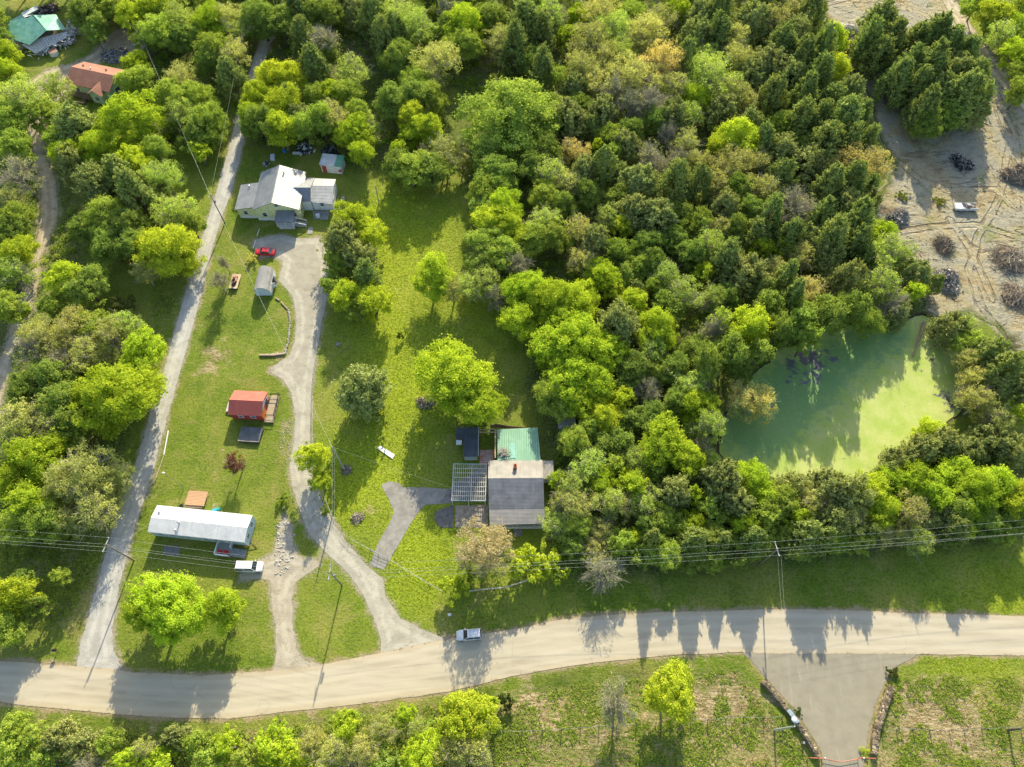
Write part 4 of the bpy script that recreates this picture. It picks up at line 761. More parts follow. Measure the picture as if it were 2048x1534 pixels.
# grass tufts: crossed leaning blades, one object per kind of grass
def tufts(name, n, seed, colr, size, hgt, msk, label):
    X, Y, r = scatter_mask(msk, 0.5, n, seed); Zb = np.array([gz(x, y) for x, y in zip(X, Y)]); kk = np.repeat(np.arange(n), 4); m = len(kk)
    a = r.uniform(0, 6.283, m); u = np.stack([np.cos(a), np.sin(a), 0 * a], 1); w_ = size * r.uniform(.5, 1.3, m)[:, None]
    b = np.stack([X[kk], Y[kk], Zb[kk]], 1) + r.normal(size=(m, 3)) * np.array([size, size, 0]) * .6
    ln = np.stack([r.normal(size=m) * 1.3, r.normal(size=m) * 1.3, np.ones(m)], 1) * (hgt * r.uniform(.5, 1.3, m))[:, None]
    V = np.stack([b - u * w_ * .5, b + u * w_ * .5, b + u * w_ * .25 + ln, b - u * w_ * .25 + ln], 1).reshape(-1, 3)
    o = link(name, leaf_mesh(name, V, r.random(n)[kk] * .7 + r.random(m) * .3, LEAF)); o.color = (*colr, 1); setprops(o, label, None, None, 'stuff')
near = np.clip(1.2 - wood, 0, 1)
tufts('meadow_grass', 12000, 21, (0.38, 0.46, 0.04), .13, .09, np.clip(lush, 0, 1) * near, 'lush bright meadow grass tufts')
tufts('lawn_grass', 11000, 22, (0.28, 0.32, 0.04), .13, .05, near, 'short lawn grass tufts')
tufts('rough_grass', 15000, 23, (0.29, 0.37, 0.06), .20, .20, rough * (vnoise(GX, GY, 3.2, 70, 4) > .02), 'rough green field grass')
tufts('dead_grass', 9000, 24, (0.52, 0.40, 0.22), .22, .10, np.clip(rough * 1.2 + vnoise(GX, GY, 4, 77) * .6 - .25, 0, 1) + (dry > .75) * .6, 'flattened tan dead grass')

# ------------------------------------------------------------ building materials
def roof_mat(name, col, col2, scale=None, axis='X', rough=0.6, metal=0.0, dirt=0.5, bumpd=0.05, rot=0.0, streak=0.45):
    t = NT(name); a = t.noise(0.5, 6, 0.65); f = t.noise(6, 5, 0.7)
    c = t.mix(t.ss(a, 0.35, 0.65), col, col2); c = t.mix(t.ss(f, 0.3, 0.55, dirt, 0), c, tuple(k * .55 for k in col))
    c = t.mix(t.ss(t.noise(1.0, 5, 0.65, t.mapv((2.2, .18, .2)), 0), .52, .72, 0, streak), c, tuple(k * .6 for k in col)); c = t.mix(t.ss(t.noise(.35, 3, .5), .58, .66, 0, .3), c, tuple(k * .72 for k in col2))
    nm = None
    if scale:
        wv = t.wave(scale, t.mapv((1, 1, 1), (0, 0, rot)), 0, 0, axis); c = t.mix(t.ss(wv, 0, .35, .2 if bumpd > .025 else .08, 0), c, tuple(k * .45 for k in col)); nm = t.bump(wv, 0.8, bumpd)
    else: nm = t.bump(f, 0.5, 0.03)
    return t.done(c, rough, nm, 0.4, metal)
WHITE = plain('white_paint', (0.74, 0.74, 0.72), 0.6, var=.14)
WROOF = roof_mat('white_coated_roof', (0.56, 0.555, 0.53), (0.68, 0.67, 0.645), None, 'X', 0.55, dirt=.35)
BLUEW = plain('pale_blue_siding', (0.42, 0.56, 0.62), 0.6); GREY = plain('weathered_grey_wood', (0.33, 0.33, 0.31), 0.9, vs=4)
GLASS = plain('window_glass', (0.03, 0.04, 0.05), 0.08, var=.1, spec=.8); DARK = plain('dark_opening', (0.02, 0.02, 0.02), 0.9)
BLACK = plain('black_rubber', (0.022, 0.022, 0.022), 0.85); STEEL = plain('galvanised_steel', (0.48, 0.50, 0.50), 0.4, 0.6)
WOOD = plain('tan_planks', (0.50, 0.36, 0.21), 0.85, vs=5); OLDW = plain('brown_timber', (0.20, 0.14, 0.09), 0.9, vs=4)
REDR = roof_mat('red_ribbed_metal', (0.52, 0.12, 0.075), (0.58, 0.15, 0.095), 0.0 or None, rough=.5, dirt=.15)
REDW = plain('red_metal_wall', (0.42, 0.05, 0.05), .55); ORANGE = plain('orange_wall', (0.80, 0.22, 0.03), .6)
BLOCK = plain('grey_blocks', (0.42, 0.42, 0.40), .9)
def gable(L, W, he, hr, oh=0.35, th=0.12, ridge='x'):
    """gable roof over a L (x) by W (y) box centred on the origin"""
    g = G(); a, b = L / 2 + oh, W / 2 + oh
    g.slab([(-a, -b, he), (a, -b, he), (a, 0, hr), (-a, 0, hr)], th); g.slab([(-a, 0, hr), (a, 0, hr), (a, b, he), (-a, b, he)], th); return g
def gable_walls(L, W, he, hr, z0=0.0):
    g = G(); a, b = L / 2, W / 2; k = he - .13; kr = hr - .13 - (hr - he) * .05
    v = [(-a, -b, z0), (a, -b, z0), (a, b, z0), (-a, b, z0), (-a, -b, k), (a, -b, k), (a, b, k), (-a, b, k), (-a, 0, kr), (a, 0, kr)]
    return g.add(v, [(3, 2, 1, 0), (0, 1, 5, 4), (2, 3, 7, 6), (1, 2, 6, 9, 5), (3, 0, 4, 8, 7), (4, 5, 9, 8), (6, 7, 8, 9)])
def window(par, c, wd, ht, face, frame=None):
    """window proud of a wall; face = 's','n','e','w'"""
    x, y, z = c; d = .06
    def bx(g, a0, a1, z0, z1, t0, t1):
        if face in 'sn': s = -1 if face == 's' else 1; g.box(x + a0, x + a1, *sorted((y + s * t0, y + s * t1)), z0, z1)
        else: s = -1 if face == 'w' else 1; g.box(*sorted((x + s * t0, x + s * t1)), y + a0, y + a1, z0, z1)
    g = G(); h2, w2 = ht / 2, wd / 2
    bx(g, -w2 - .09, -w2, z - h2, z + h2, 0, d); bx(g, w2, w2 + .09, z - h2, z + h2, 0, d); bx(g, -w2 - .09, w2 + .09, z + h2, z + h2 + .09, 0, d); bx(g, -w2 - .09, w2 + .09, z - h2 - .09, z - h2, 0, d); bx(g, -w2, w2, z - .025, z + .025, .022, .05)
    f = g.obj('window', frame or WHITE, par); p = G(); bx(p, -w2, w2, z - h2, z + h2, 0, .02); p.obj('pane', GLASS, f); return f
def door(par, c, wd, ht, face, mat=None):
    x, y, z = c; g = G(); w2 = wd / 2; s = -1 if face in 'sw' else 1
    if face in 'sn': g.box(x - w2, x + w2, *sorted((y, y + s * .05)), z, z + ht); o = g.obj('door', mat or WHITE, par); G().ball((x + w2 * .7, y + s * .09, z + ht * .48), .04).obj('handle', STEEL, o)
    else: g.box(*sorted((x, x + s * .05)), y - w2, y + w2, z, z + ht); o = g.obj('door', mat or WHITE, par); G().ball((x + s * .09, y + w2 * .7, z + ht * .48), .04).obj('handle', STEEL, o)
    return o
def pipe(par, name, c, r, h, mat=None, cap=True):
    g = G(); g.tube([(c[0], c[1], c[2] - .2), (c[0], c[1], c[2] + h)], r, 8)
    if cap: g.tube([(c[0], c[1], c[2] + h), (c[0], c[1], c[2] + h + .08), (c[0], c[1], c[2] + h + .16)], [r * 1.7, r * 1.7, r * .3], 8)
    return g.obj(name, mat or STEEL, par)
def rail(g, a, b, z, h=.95, n=None, t=.06):
    """railing with posts between two floor points"""
    a = Vector((a[0], a[1], z)); b = Vector((b[0], b[1], z)); L = (b - a).length; n = n or max(1, int(L / 1.2)); ang = math.atan2(b.y - a.y, b.x - a.x)
    for i in range(n + 1): p = a.lerp(b, i / n); g.rbox((p.x, p.y, z + h / 2), (t, t, h), ang)
    m = (a + b) / 2; g.rbox((m.x, m.y, z + h + .025), (L + t, t * 1.4, .05), ang); g.rbox((m.x, m.y, z + h * .5), (L, t * .6, .06), ang)

# ------------------------------------------------------------ white mobile home
mh = empty('mobile_home', (-57.4, 40.85, 0), -R_(6.2), 'long mobile home with white roof and pale blue siding', 'mobile home')
L, W = 18.0, 4.9
gable_walls(L, W, 3.15, 3.75, 0.55).obj('wall', BLUEW, mh)
G().box(-L / 2 + .1, L / 2 - .1, -W / 2 + .1, W / 2 - .1, 0, .55).obj('skirting', plain('pale_skirting', (.45, .5, .5), .8), mh)
rf = gable(L, W, 3.15, 3.75, .12, .08).obj('roof', WROOF, mh)
for x_, y_, h_ in ((-8.0, 1.1, .1), (-3.6, -.5, .5), (-3.9, -1.9, .4)): pipe(rf, 'vent', (x_, y_, 3.75 - abs(y_) * .22), .13, h_ + .1)
gt = G(); gt.tube([(-L / 2 - .12, -W / 2 - .14, 3.05), (L / 2 + .12, -W / 2 - .14, 3.05)], .05, 6); gt.tube([(L / 2 + .1, -W / 2 - .1, 3.1), (L / 2 + .1, -W / 2 - .1, .5)], .04, 6); gt.obj('gutter', WHITE, mh)
for x_ in (-7.2, -4.9, -1.8, 1.4, 3.3): window(mh, (x_, -W / 2, 2.1), 1.0, 1.0, 's')
for y_ in (-1.1, 1.1): window(mh, (L / 2, y_, 2.1), .9, 1.0, 'e')
door(mh, (5.2, -W / 2, .95), .95, 2.0, 's')
hg = G(); hg.tube([(L / 2, -.9, .45), (L / 2 + 1.5, -1.9, .45)], .07, 5); hg.tube([(L / 2, -2.3, .45), (L / 2 + 1.5, -1.9, .45)], .07, 5); hg.obj('hitch', OLDW, mh)
pg = G(); pg.box(3.6, 6.2, -5.0, -W / 2, .75, .9)
for x_ in (3.7, 6.1):
    for y_ in (-4.9, -2.6): pg.box(x_ - .07, x_ + .07, y_ - .07, y_ + .07, 0, .75)
po = pg.obj('porch', GREY, mh); rg = G(); rail(rg, (3.65, -4.95), (3.65, -2.6), .9, .95, t=.12); rail(rg, (3.65, -4.95), (6.15, -4.95), .9, .95, t=.12); rail(rg, (6.15, -3.4), (6.15, -2.5), .9, .95, t=.12); rg.obj('railing', WHITE, po)
sg = G()
for i in range(7): sg.box(6.25 + i * .36, 6.25 + i * .36 + .32, -4.75, -3.2, .05, .82 - i * .11)
sg.obj('steps', GREY, po)
st_ = G(); st_.rbox((4.4, -4.3, 1.32), (.9, .5, .08)); st_.rbox((4.4, -4.05, 1.6), (.9, .06, .5)); [st_.rbox((4.4 + a, -4.3 + b, 1.1), (.06, .06, .4)) for a in (-.38, .38) for b in (-.2, .2)]
ch = st_.obj('bench', plain('red_plastic', (.55, .04, .06), .5), None, label='small red bench on the mobile home porch', cat='bench'); ch.matrix_world = Matrix.Translation((-57.4, 40.85, 0)) @ Matrix.Rotation(-R_(6.2), 4, 'Z'); 
b2 = st_.obj('bench', plain('red_plastic', (.55, .04, .06), .5), None, label='red bench nearest the steps on the mobile home porch', cat='bench'); b2.matrix_world = Matrix.Translation((-57.4, 40.85, 0)) @ Matrix.Rotation(-R_(6.2), 4, 'Z') @ Matrix.Translation((1.15, 0, 0))
ch['label'] = 'red bench nearest the porch corner of the mobile home'

# ------------------------------------------------------------ red-roofed cabin
cb = empty('cabin', (-53.3, 66.0, 0), -R_(3), 'small cabin with ribbed red metal roof and orange end wall', 'cabin')
L, W = 6.3, 5.0
gable_walls(L, W, 2.75, 3.95, .3).obj('wall', REDW, cb)
rg = gable(L, W, 2.75, 3.95, .28, .07)
for i in range(-8, 9):
    y_ = i * .33
    if abs(y_) < 2.8: z_ = 3.95 - abs(y_) / 2.78 * 1.2; rg.rbox((0, y_, z_ + .02), (L + .56, .055, .06), 0, math.copysign(.41, -y_) if y_ else 0)
rg.obj('roof', REDR, cb)
eg = G(); eg.add([(L / 2 + .03, -1.5, 2.3), (L / 2 + .03, 1.8, 2.3), (L / 2 + .03, 0, 3.4), (L / 2 + .08, -1.5, 2.3), (L / 2 + .08, 1.8, 2.3), (L / 2 + .08, 0, 3.4)], [(3, 4, 5), (2, 1, 0), (0, 1, 4, 3), (1, 2, 5, 4), (2, 0, 3, 5)]); eg.obj('gable_panel', plain('pale_blue_gable', (.62, .70, .72), .6), cb)
G().box(L / 2 + .03, L / 2 + .09, -2.45, -.4, .3, 2.25).obj('end_panel', ORANGE, cb)
door(cb, (L / 2 + .03, 1.0, .4), 1.0, 1.9, 'e', plain('dark_door', (.05, .05, .06), .5)); window(cb, (L / 2 + .03, 2.0, 1.6), .5, .7, 'e')
window(cb, (-1.2, -W / 2, 1.6), .9, .8, 's'); window(cb, (1.3, -W / 2, 1.6), .9, .8, 's')
G().box(-L / 2 + .2, L / 2 - .2, -W / 2 + .2, W / 2 - .2, 0, .3).obj('footing', BLOCK, cb)
dg = G()
for i in range(11): dg.box(L / 2 + .1, L / 2 + 2.0, -2.9 + i * .56, -2.9 + i * .56 + .53, .3, .4)
for x_ in (L / 2 + .2, L / 2 + 1.9):
    for y_ in (-2.8, 0, 2.9): dg.box(x_ - .06, x_ + .06, y_ - .06, y_ + .06, 0, .3)
dk = dg.obj('deck', plain('tan_deck', (.40, .33, .22), .85, vs=4), cb); rg = G(); rail(rg, (L / 2 + 1.95, -1.7), (L / 2 + 1.95, 3.2), .4, .9, t=.1); rail(rg, (L / 2 + .2, 3.2), (L / 2 + 1.95, 3.2), .4, .9, t=.1); rail(rg, (L / 2 + .3, -1.7), (L / 2 + 1.95, -1.7), .4, .9, t=.1); rg.obj('railing', BLACK, dk)
rg = G()
for i in range(7): rg.slab([(-L / 2 - 2.0, -.95 + i * .32, .42), (-L / 2 - .05, -.95 + i * .32, .62), (-L / 2 - .05, -.66 + i * .32, .62), (-L / 2 - 2.0, -.66 + i * .32, .42)], .1)
for x_, z_ in ((-L / 2 - 1.9, .33), (-L / 2 - .2, .5)):
    for y_ in (-.8, 1.1): rg.box(x_ - .05, x_ + .05, y_ - .05, y_ + .05, 0, z_)
rg.obj('back_landing', plain('bleached_planks', (.55, .53, .49), .85, vs=5), cb)
# tarpaulin-covered low platform south of the cabin
tp = empty('covered_spa_tub', (-52.4, 60.05, 0), -R_(4), 'low square tub under a sagging grey cover below the red-roofed cabin', 'tub')
G().prism([(-2.15, -1.6), (2.05, -1.65), (2.25, 1.3), (1.9, 1.6), (-1.95, 1.65), (-2.2, 1.3)], 0, .38).obj('shell', plain('black_plastic', (.03, .03, .035), .6), tp, bevel=.08)
cv = G(); n = 12; rr = np.random.default_rng(4)
vs = [(-2.2 + 4.35 * i / n, -1.6 + 3.2 * j / n, .53 + .13 * (min(i, j, n - i, n - j) < 1) - .09 * math.exp(-((i - 5) ** 2 + (j - 5) ** 2) / 14) + rr.uniform(-.015, .015)) for j in range(n + 1) for i in range(n + 1)]
cv.add(vs, [(j * (n + 1) + i, j * (n + 1) + i + 1, (j + 1) * (n + 1) + i + 1, (j + 1) * (n + 1) + i) for j in range(n) for i in range(n)]); cv.obj('cover', plain('grey_tarpaulin', (.13, .135, .13), .5, vs=1.2, var=.25), tp, smooth=True)

# ------------------------------------------------------------ gambrel shed
sh = empty('storage_shed', (-55.65, 97.5, 0), R_(.3), 'small barn-shaped shed with curved grey roof, white side and open doors', 'shed')
hw = 1.78; y0, y1 = -3.1, 3.1; prof = [(-hw, 1.95), (-1.45, 2.55), (-.75, 3.02), (0, 3.2), (.75, 3.02), (1.45, 2.55), (hw, 1.95)]
g = G(); n = len(prof)
for y_ in (y0, y1): g.v += [(x, y_, z) for x, z in prof]; g.v += [(x * .97, y_, z - .09) for x, z in prof]
g.f += [(i, i + 1, 2 * n + i + 1, 2 * n + i)[::1] for i in range(n - 1)] + [(n + i + 1, n + i, 3 * n + i, 3 * n + i + 1) for i in range(n - 1)] + [(i + 1, i, n + i, n + i + 1) for i in range(n - 1)] + [(2 * n + i, 2 * n + i + 1, 3 * n + i + 1, 3 * n + i) for i in range(n - 1)]
g.obj('roof', roof_mat('grey_shingles', (.24, .235, .22), (.31, .30, .28), 1.2, 'Y', .85, dirt=.4, bumpd=.02), sh)
g = G(); pr = [(-hw + .05, .15)] + [(x * .955, z - .1) for x, z in prof] + [(hw - .05, .15)]; m = len(pr)
for y_ in (y0 + .15, y1 - .15): g.v += [(x, y_, z) for x, z in pr]
g.f += [tuple(range(m)), tuple(range(2 * m - 1, m - 1, -1))] + [(i, m + i, m + (i + 1) % m, (i + 1) % m) for i in range(m)]
g.obj('wall', plain('light_blue_wall', (.60, .68, .72), .6), sh)
G().box(hw - .03, hw + .01, y0 + .2, y1 - .2, .2, 1.85).obj('side_panel', WHITE, sh)
G().box(hw + .012, hw + .03, -.5, 1.0, .25, 1.8).obj('doorway', DARK, sh)
for nm, yy, a in (('door', -.5, -1.0), ('door', 1.0, .9)): G().rbox((hw + .3, yy + (-.25 if a < 0 else .25), 1.05), (.05, .75, 1.55), a).obj(nm, WHITE, sh)
G().box(hw + .03, hw + .55, -.5, 1.0, .05, .18).obj('ramp', GREY, sh)

# ------------------------------------------------------------ yellow-green house
SIDE_Y = plain('pale_yellow_siding', (.66, .68, .34), .7); GROOF = roof_mat('grey_ribbed_metal', (.19, .20, .205), (.255, .265, .26), .8, 'Y', .5, .3, .2, .03)
GROOF2 = roof_mat('grey_ribbed_metal_worn', (.33, .33, .31), (.42, .415, .39), .8, 'Y', .5, .2, .5, .03)
yh = empty('yellow_house', (-55.5, 121, 0), 0, 'yellow-sided house with grey metal gabled roofs and a porch', 'house')
# main block: ridge runs north-south
g = G(); xl, xr, yb, yt, he, hr = -5.2, 5.3, -4.1, 7.0, 4.1, 6.4; xm = -.3
g.add([(xl, yb, 0), (xr, yb, 0), (xr, yt, 0), (xl, yt, 0), (xl, yb, he), (xm, yb, hr - .15), (xr, yb, he), (xr, yt, he), (xm, yt, hr - .15), (xl, yt, he)], [(3, 2, 1, 0), (0, 1, 6, 5, 4), (2, 3, 9, 8, 7), (1, 2, 7, 6), (3, 0, 4, 9), (4, 5, 8, 9), (5, 6, 7, 8)])
g.obj('wall', SIDE_Y, yh)
g = G(); g.slab([(xl - .3, yb - .5, he - .05), (xm, yb - .5, hr), (xm, yt + .5, hr), (xl - .3, yt + .5, he - .05)][::1], .12); g.slab([(xm, yb - .5, hr), (xr + .3, yb - .5, he - .05), (xr + .3, yt + .5, he - .05), (xm, yt + .5, hr)], .12)
g.tube([(xm, yb - .55, hr + .03), (xm, yt + .55, hr + .03)], .08, 6); g.obj('roof', GROOF, yh)
# low west wing
g = G(); g.box(-9.7, -5.22, -3.4, 3.6, 0, 3.2); g.obj('west_wing_wall', SIDE_Y, yh)
g = G(); g.slab([(-10.0, -3.9, 3.3), (-4.6, -3.9, 4.25), (-4.6, 4.1, 4.25), (-10.0, 4.1, 3.3)], .12); g.obj('west_wing_roof', GROOF, yh)
# east wing, ridge east-west, then white annex
g = G(); g.add([(5.32, -1.0, 0), (7.5, -1.0, 0), (7.5, 5.6, 0), (5.32, 5.6, 0), (5.32, -1.0, 3.1), (7.5, -1.0, 3.1), (7.5, 5.6, 3.1), (5.32, 5.6, 3.1), (5.32, 1.6, 4.7), (7.5, 1.6, 4.7)], [(0, 1, 5, 4), (2, 3, 7, 6), (1, 2, 6, 9, 5), (4, 5, 9, 8), (6, 7, 8, 9)]); g.obj('east_wing_wall', WHITE, yh)
g = G(); g.slab([(2.6, 1.6, 4.95), (2.6 + 2.2, -1.3, 3.25), (7.6, -1.3, 3.25), (7.6, 1.6, 4.95)], .1); g.slab([(2.6, 1.6, 4.95), (7.6, 1.6, 4.95), (7.6, 6.3, 3.4), (4.6, 6.3, 3.4)], .1); g.obj('east_wing_roof', GROOF, yh)
g = G(); g.add([(7.7, -.9, 0), (12.5, -.9, 0), (12.5, 5.6, 0), (7.7, 5.6, 0), (7.7, -.9, 3.0), (12.5, -.9, 3.0), (12.5, 5.6, 3.0), (7.7, 5.6, 3.0), (7.7, 3.1, 3.9), (12.5, 3.1, 3.9)], [(0, 1, 5, 4), (2, 3, 7, 6), (1, 2, 6, 9, 5), (3, 0, 4, 8, 7), (4, 5, 9, 8), (6, 7, 8, 9)]); g.obj('annex_wall', WHITE, yh)
g = G(); g.slab([(7.4, -1.2, 3.1), (12.75, -1.9, 3.1), (12.75, 3.1, 4.0), (7.4, 3.1, 4.0)], .1); g.slab([(7.4, 3.1, 4.0), (12.75, 3.1, 4.0), (12.75, 6.0, 3.25), (7.4, 6.3, 3.25)], .1); g.obj('annex_roof', GROOF2, yh)
for x_, z_ in ((-3.2, 1.9), (.35, 5.0), (3.9, 1.9)): window(yh, (x_, yb, z_), .9, .8 if z_ > 4 else 1.2, 's')
window(yh, (-7.9, -3.4, 1.8), .9, 1.1, 's'); window(yh, (10.0, -.9, 1.9), .8, .9, 's'); window(yh, (12.5, 1.0, 1.7), .9, 1.0, 'e'); window(yh, (xr, -2.6, 2.2), .9, 1.1, 'e'); window(yh, (12.5, 3.8, 1.7), .9, 1.0, 'e')
door(yh, (8.6, -.9, .3), .95, 2.1, 's')
# porch
pg = G(); pg.box(0, 4.1, -7.1, -4.12, .9, 1.05); pg.box(.2, 3.9, -6.9, -4.2, 0, .9); pc = pg.obj('porch', plain('pale_porch', (.55, .55, .53), .8), yh)
g = G(); g.slab([(-.1, -7.3, 3.0), (4.3, -7.3, 3.0), (4.3, -4.1, 3.45), (-.1, -4.1, 3.45)], .1); g.obj('porch_roof', GROOF, pc)
g = G()
for x_ in (.1, 2.0, 4.0): g.box(x_ - .06, x_ + .06, -7.06, -6.94, 1.05, 2.95)
rail(g, (.1, -7.0), (4.0, -7.0), 1.05, .9); rail(g, (.1, -7.0), (.1, -4.2), 1.05, .9); g.obj('railing', WHITE, pc)
g = G()
for i in range(6): g.box(4.15 + i * .4, 4.15 + i * .4 + .37, -6.3, -5.0, .05, .95 - i * .15)
sp = g.obj('steps', GREY, pc); g = G()
for y_ in (-6.35, -4.95): g.slab([(4.1, y_ - .05, 1.9), (6.6, y_ - .05, .95), (6.6, y_ + .05, .95), (4.1, y_ + .05, 1.9)], .22); g.box(4.1, 4.2, y_ - .05, y_ + .05, 1, 1.75); g.box(6.45, 6.55, y_ - .05, y_ + .05, 0, .9)
g.obj('handrail', WHITE, sp)
g = G(); g.box(-9.5, -5.3, -3.46, -3.41, 0, .8); g.box(-5.1, -.4, yb - .06, yb - .01, 0, .8); g.obj('skirting', WHITE, yh)
pipe(yh, 'chimney_pipe', (1.0, 5.2, 5.9), .14, .5); pipe(yh, 'vent', (-7.6, 3.0, 3.7), .12, .4)
fz = G(); fz.box(-.45, .45, -.35, .35, 0, .9); fz.obj('chest_freezer', WHITE, None, (-46.6, 117.9, 0), .1, bevel=.04, label='white chest freezer by the yellow house annex door', cat='freezer')
# ------------------------------------------------------------ small white storage shed
ws = empty('garden_shed', (-44.75, 133.9, 0), -R_(8), 'small white shed with patched grey and green roof and red door', 'shed')
G().box(-2.6, 2.6, -1.6, 1.6, 0, 2.5).obj('wall', WHITE, ws)
g = G(); g.slab([(-2.8, -1.8, 2.6), (1.0, -1.8, 2.6), (1.0, 1.8, 2.95), (-2.8, 1.8, 2.95)], .08); r1 = g.obj('roof', roof_mat('patched_tin', (.42, .45, .45), (.60, .62, .62), .8, 'X', .4, .4, .5), ws)
g = G(); g.slab([(1.0, -1.8, 2.61), (2.85, -1.8, 2.61), (2.85, 1.8, 2.96), (1.0, 1.8, 2.96)], .08); g.obj('roof_panel', roof_mat('green_tin', (.09, .28, .17), (.16, .38, .25), .8, 'X', .4, .2, .5), ws)
door(ws, (-1.75, -1.6, .1), 1.1, 2.1, 's', plain('rust_red_door', (.42, .08, .05), .6)); G().box(2.0, 2.55, -1.9, -1.62, .9, 1.5).obj('red_box', plain('red_box', (.5, .06, .05), .6), ws)
# ------------------------------------------------------------ grey-roofed house with green metal roof
gh = empty('grey_roofed_house', (0.6, 49.0, 0), R_(.5), 'house with grey shingle roof, beige ridge and green metal back roof', 'house')
BEIGE = roof_mat('beige_roofing', (.24, .225, .195), (.30, .28, .245), None, rough=.8, dirt=.25); SHG = roof_mat('grey_roll_roofing', (.13, .135, .145), (.20, .20, .205), 1.3, 'Y', .7, dirt=.35, bumpd=.012); GRN = roof_mat('green_ribbed_metal', (.17, .33, .21), (.22, .39, .26), .95, 'X', .5, .1, .2, .03)
g = G(); g.add([(-4.7, -7.2, 0), (5.0, -7.2, 0), (5.0, 4.4, 0), (-4.7, 4.4, 0), (-4.7, -7.2, 2.6), (5.0, -7.2, 2.6), (5.0, 4.4, 2.75), (-4.7, 4.4, 2.75), (-4.7, .1, 4.55), (5.0, .1, 4.55)], [(0, 1, 5, 4), (2, 3, 7, 6), (1, 2, 6, 9, 5), (3, 0, 4, 8, 7), (4, 5, 9, 8), (6, 7, 8, 9)]); g.obj('wall', plain('cream_siding', (.55, .53, .46), .7), gh)
g = G(); g.slab([(-5.1, .1, 4.8), (5.3, .1, 4.8), (5.3, 4.5, 3.0), (-5.1, 4.5, 3.0)], .12); g.obj('back_roof', BEIGE, gh)
g = G(); g.slab([(-4.95, -5.4, 3.3), (5.35, -5.4, 3.3), (5.3, .1, 4.8), (-5.05, .1, 4.8)], .12); g.obj('front_roof', SHG, gh)
g = G(); g.slab([(-4.75, -8.4, 2.75), (5.45, -8.0, 2.75), (5.35, -5.4, 3.28), (-4.9, -5.4, 3.28)], .12); g.obj('porch_roof', roof_mat('worn_grey_roofing', (.24, .225, .21), (.29, .275, .26), 1.3, 'Y', .8, dirt=.2, bumpd=.02), gh)
g = G(); g.box(-4.4, 5.2, -8.2, -7.22, .3, .42)
for i in range(7): g.box(-4.4 + i * 1.55, -4.3 + i * 1.55, -8.2, -8.1, .42, 2.55)
pf = g.obj('porch_floor', plain('pale_porch', (.55, .55, .53), .8), gh); g = G()
for i in range(46): g.box(-4.4 + i * .21, -4.34 + i * .21, -8.32, -8.27, .45, 1.3)
g.box(-4.4, 5.2, -8.34, -8.25, 1.3, 1.38); g.box(-4.4, 5.2, -8.34, -8.25, .45, .52); g.obj('railing', WHITE, pf)
door(gh, (0.6, -7.22, .35), .95, 2.0, 's'); window(gh, (-2.5, -7.2, 1.5), 1.1, 1.1, 's'); window(gh, (3.2, -7.2, 1.5), 1.1, 1.1, 's'); window(gh, (5.0, -3, 1.5), 1.1, 1.1, 'e')
g = G(); g.slab([(-3.35, 4.4, 3.05), (4.95, 4.4, 3.05), (4.6, 11.6, 2.55), (-3.45, 11.3, 2.55)], .08)
for i in range(19): x_ = -3.3 + i * .43; g.add([(x_ - .03, 4.45, 3.055), (x_ + .03, 4.45, 3.055), (x_ + .03, 11.3, 2.58), (x_ - .03, 11.3, 2.58), (x_, 4.45, 3.1), (x_, 11.3, 2.625)], [(0, 4, 5, 3), (4, 1, 2, 5), (0, 1, 4), (2, 3, 5)])
g.obj('green_roof', GRN, gh)
g = G(); g.box(-3.2, 4.4, 4.42, 10.9, 0, 2.5); g.obj('back_wing_wall', plain('weathered_boards', (.32, .27, .20), .9), gh)
G().slab([(-.9, 4.9, 3.09), (.2, 4.9, 3.09), (.05, 8.2, 2.86), (-.85, 8.2, 2.86)], .02).obj('roof_patch', plain('teal_patch', (.20, .42, .34), .5), gh)
cg = G(); cg.box(-.3, .35, 2.3, 2.85, 3.6, 4.9); cg.box(-.36, .41, 2.24, 2.91, 4.9, 5.05); cm = cg.obj('chimney', plain('brick_chimney', (.50, .17, .09), .8, vs=8), gh); G().box(-.15, .2, 2.4, 2.7, 5.05, 5.35).obj('flue', DARK, cm)
g = G(); g.box(5.03, 7.2, .9, 4.3, 0, 2.35); g.obj('side_room_wall', WHITE, gh); g = G(); g.slab([(5.36, .8, 2.45), (7.4, .8, 2.45), (7.4, 4.5, 2.6), (5.36, 4.5, 2.6)], .1); g.obj('side_room_roof', roof_mat('brown_grey_roofing', (.26, .24, .21), (.40, .37, .33), None, rough=.8), gh)
# junk heap on the green roof, timbers on the roof edge
jr = G(); r2 = random.Random(9)
for i in range(60): jr.rbox((-1.7 + r2.gauss(0, .45) , 55.0 + r2.gauss(0, .5), 3.2 + r2.uniform(0, .3)), (r2.uniform(.4, 1.3), .09, .06), r2.uniform(0, 3.1), r2.uniform(-.2, .2), r2.uniform(-.2, .2))
jr.obj('branch_heap', plain('grey_sticks', (.34, .28, .23), .9, vs=5), label='heap of grey-brown sticks lying on the green metal roof', cat='branches')
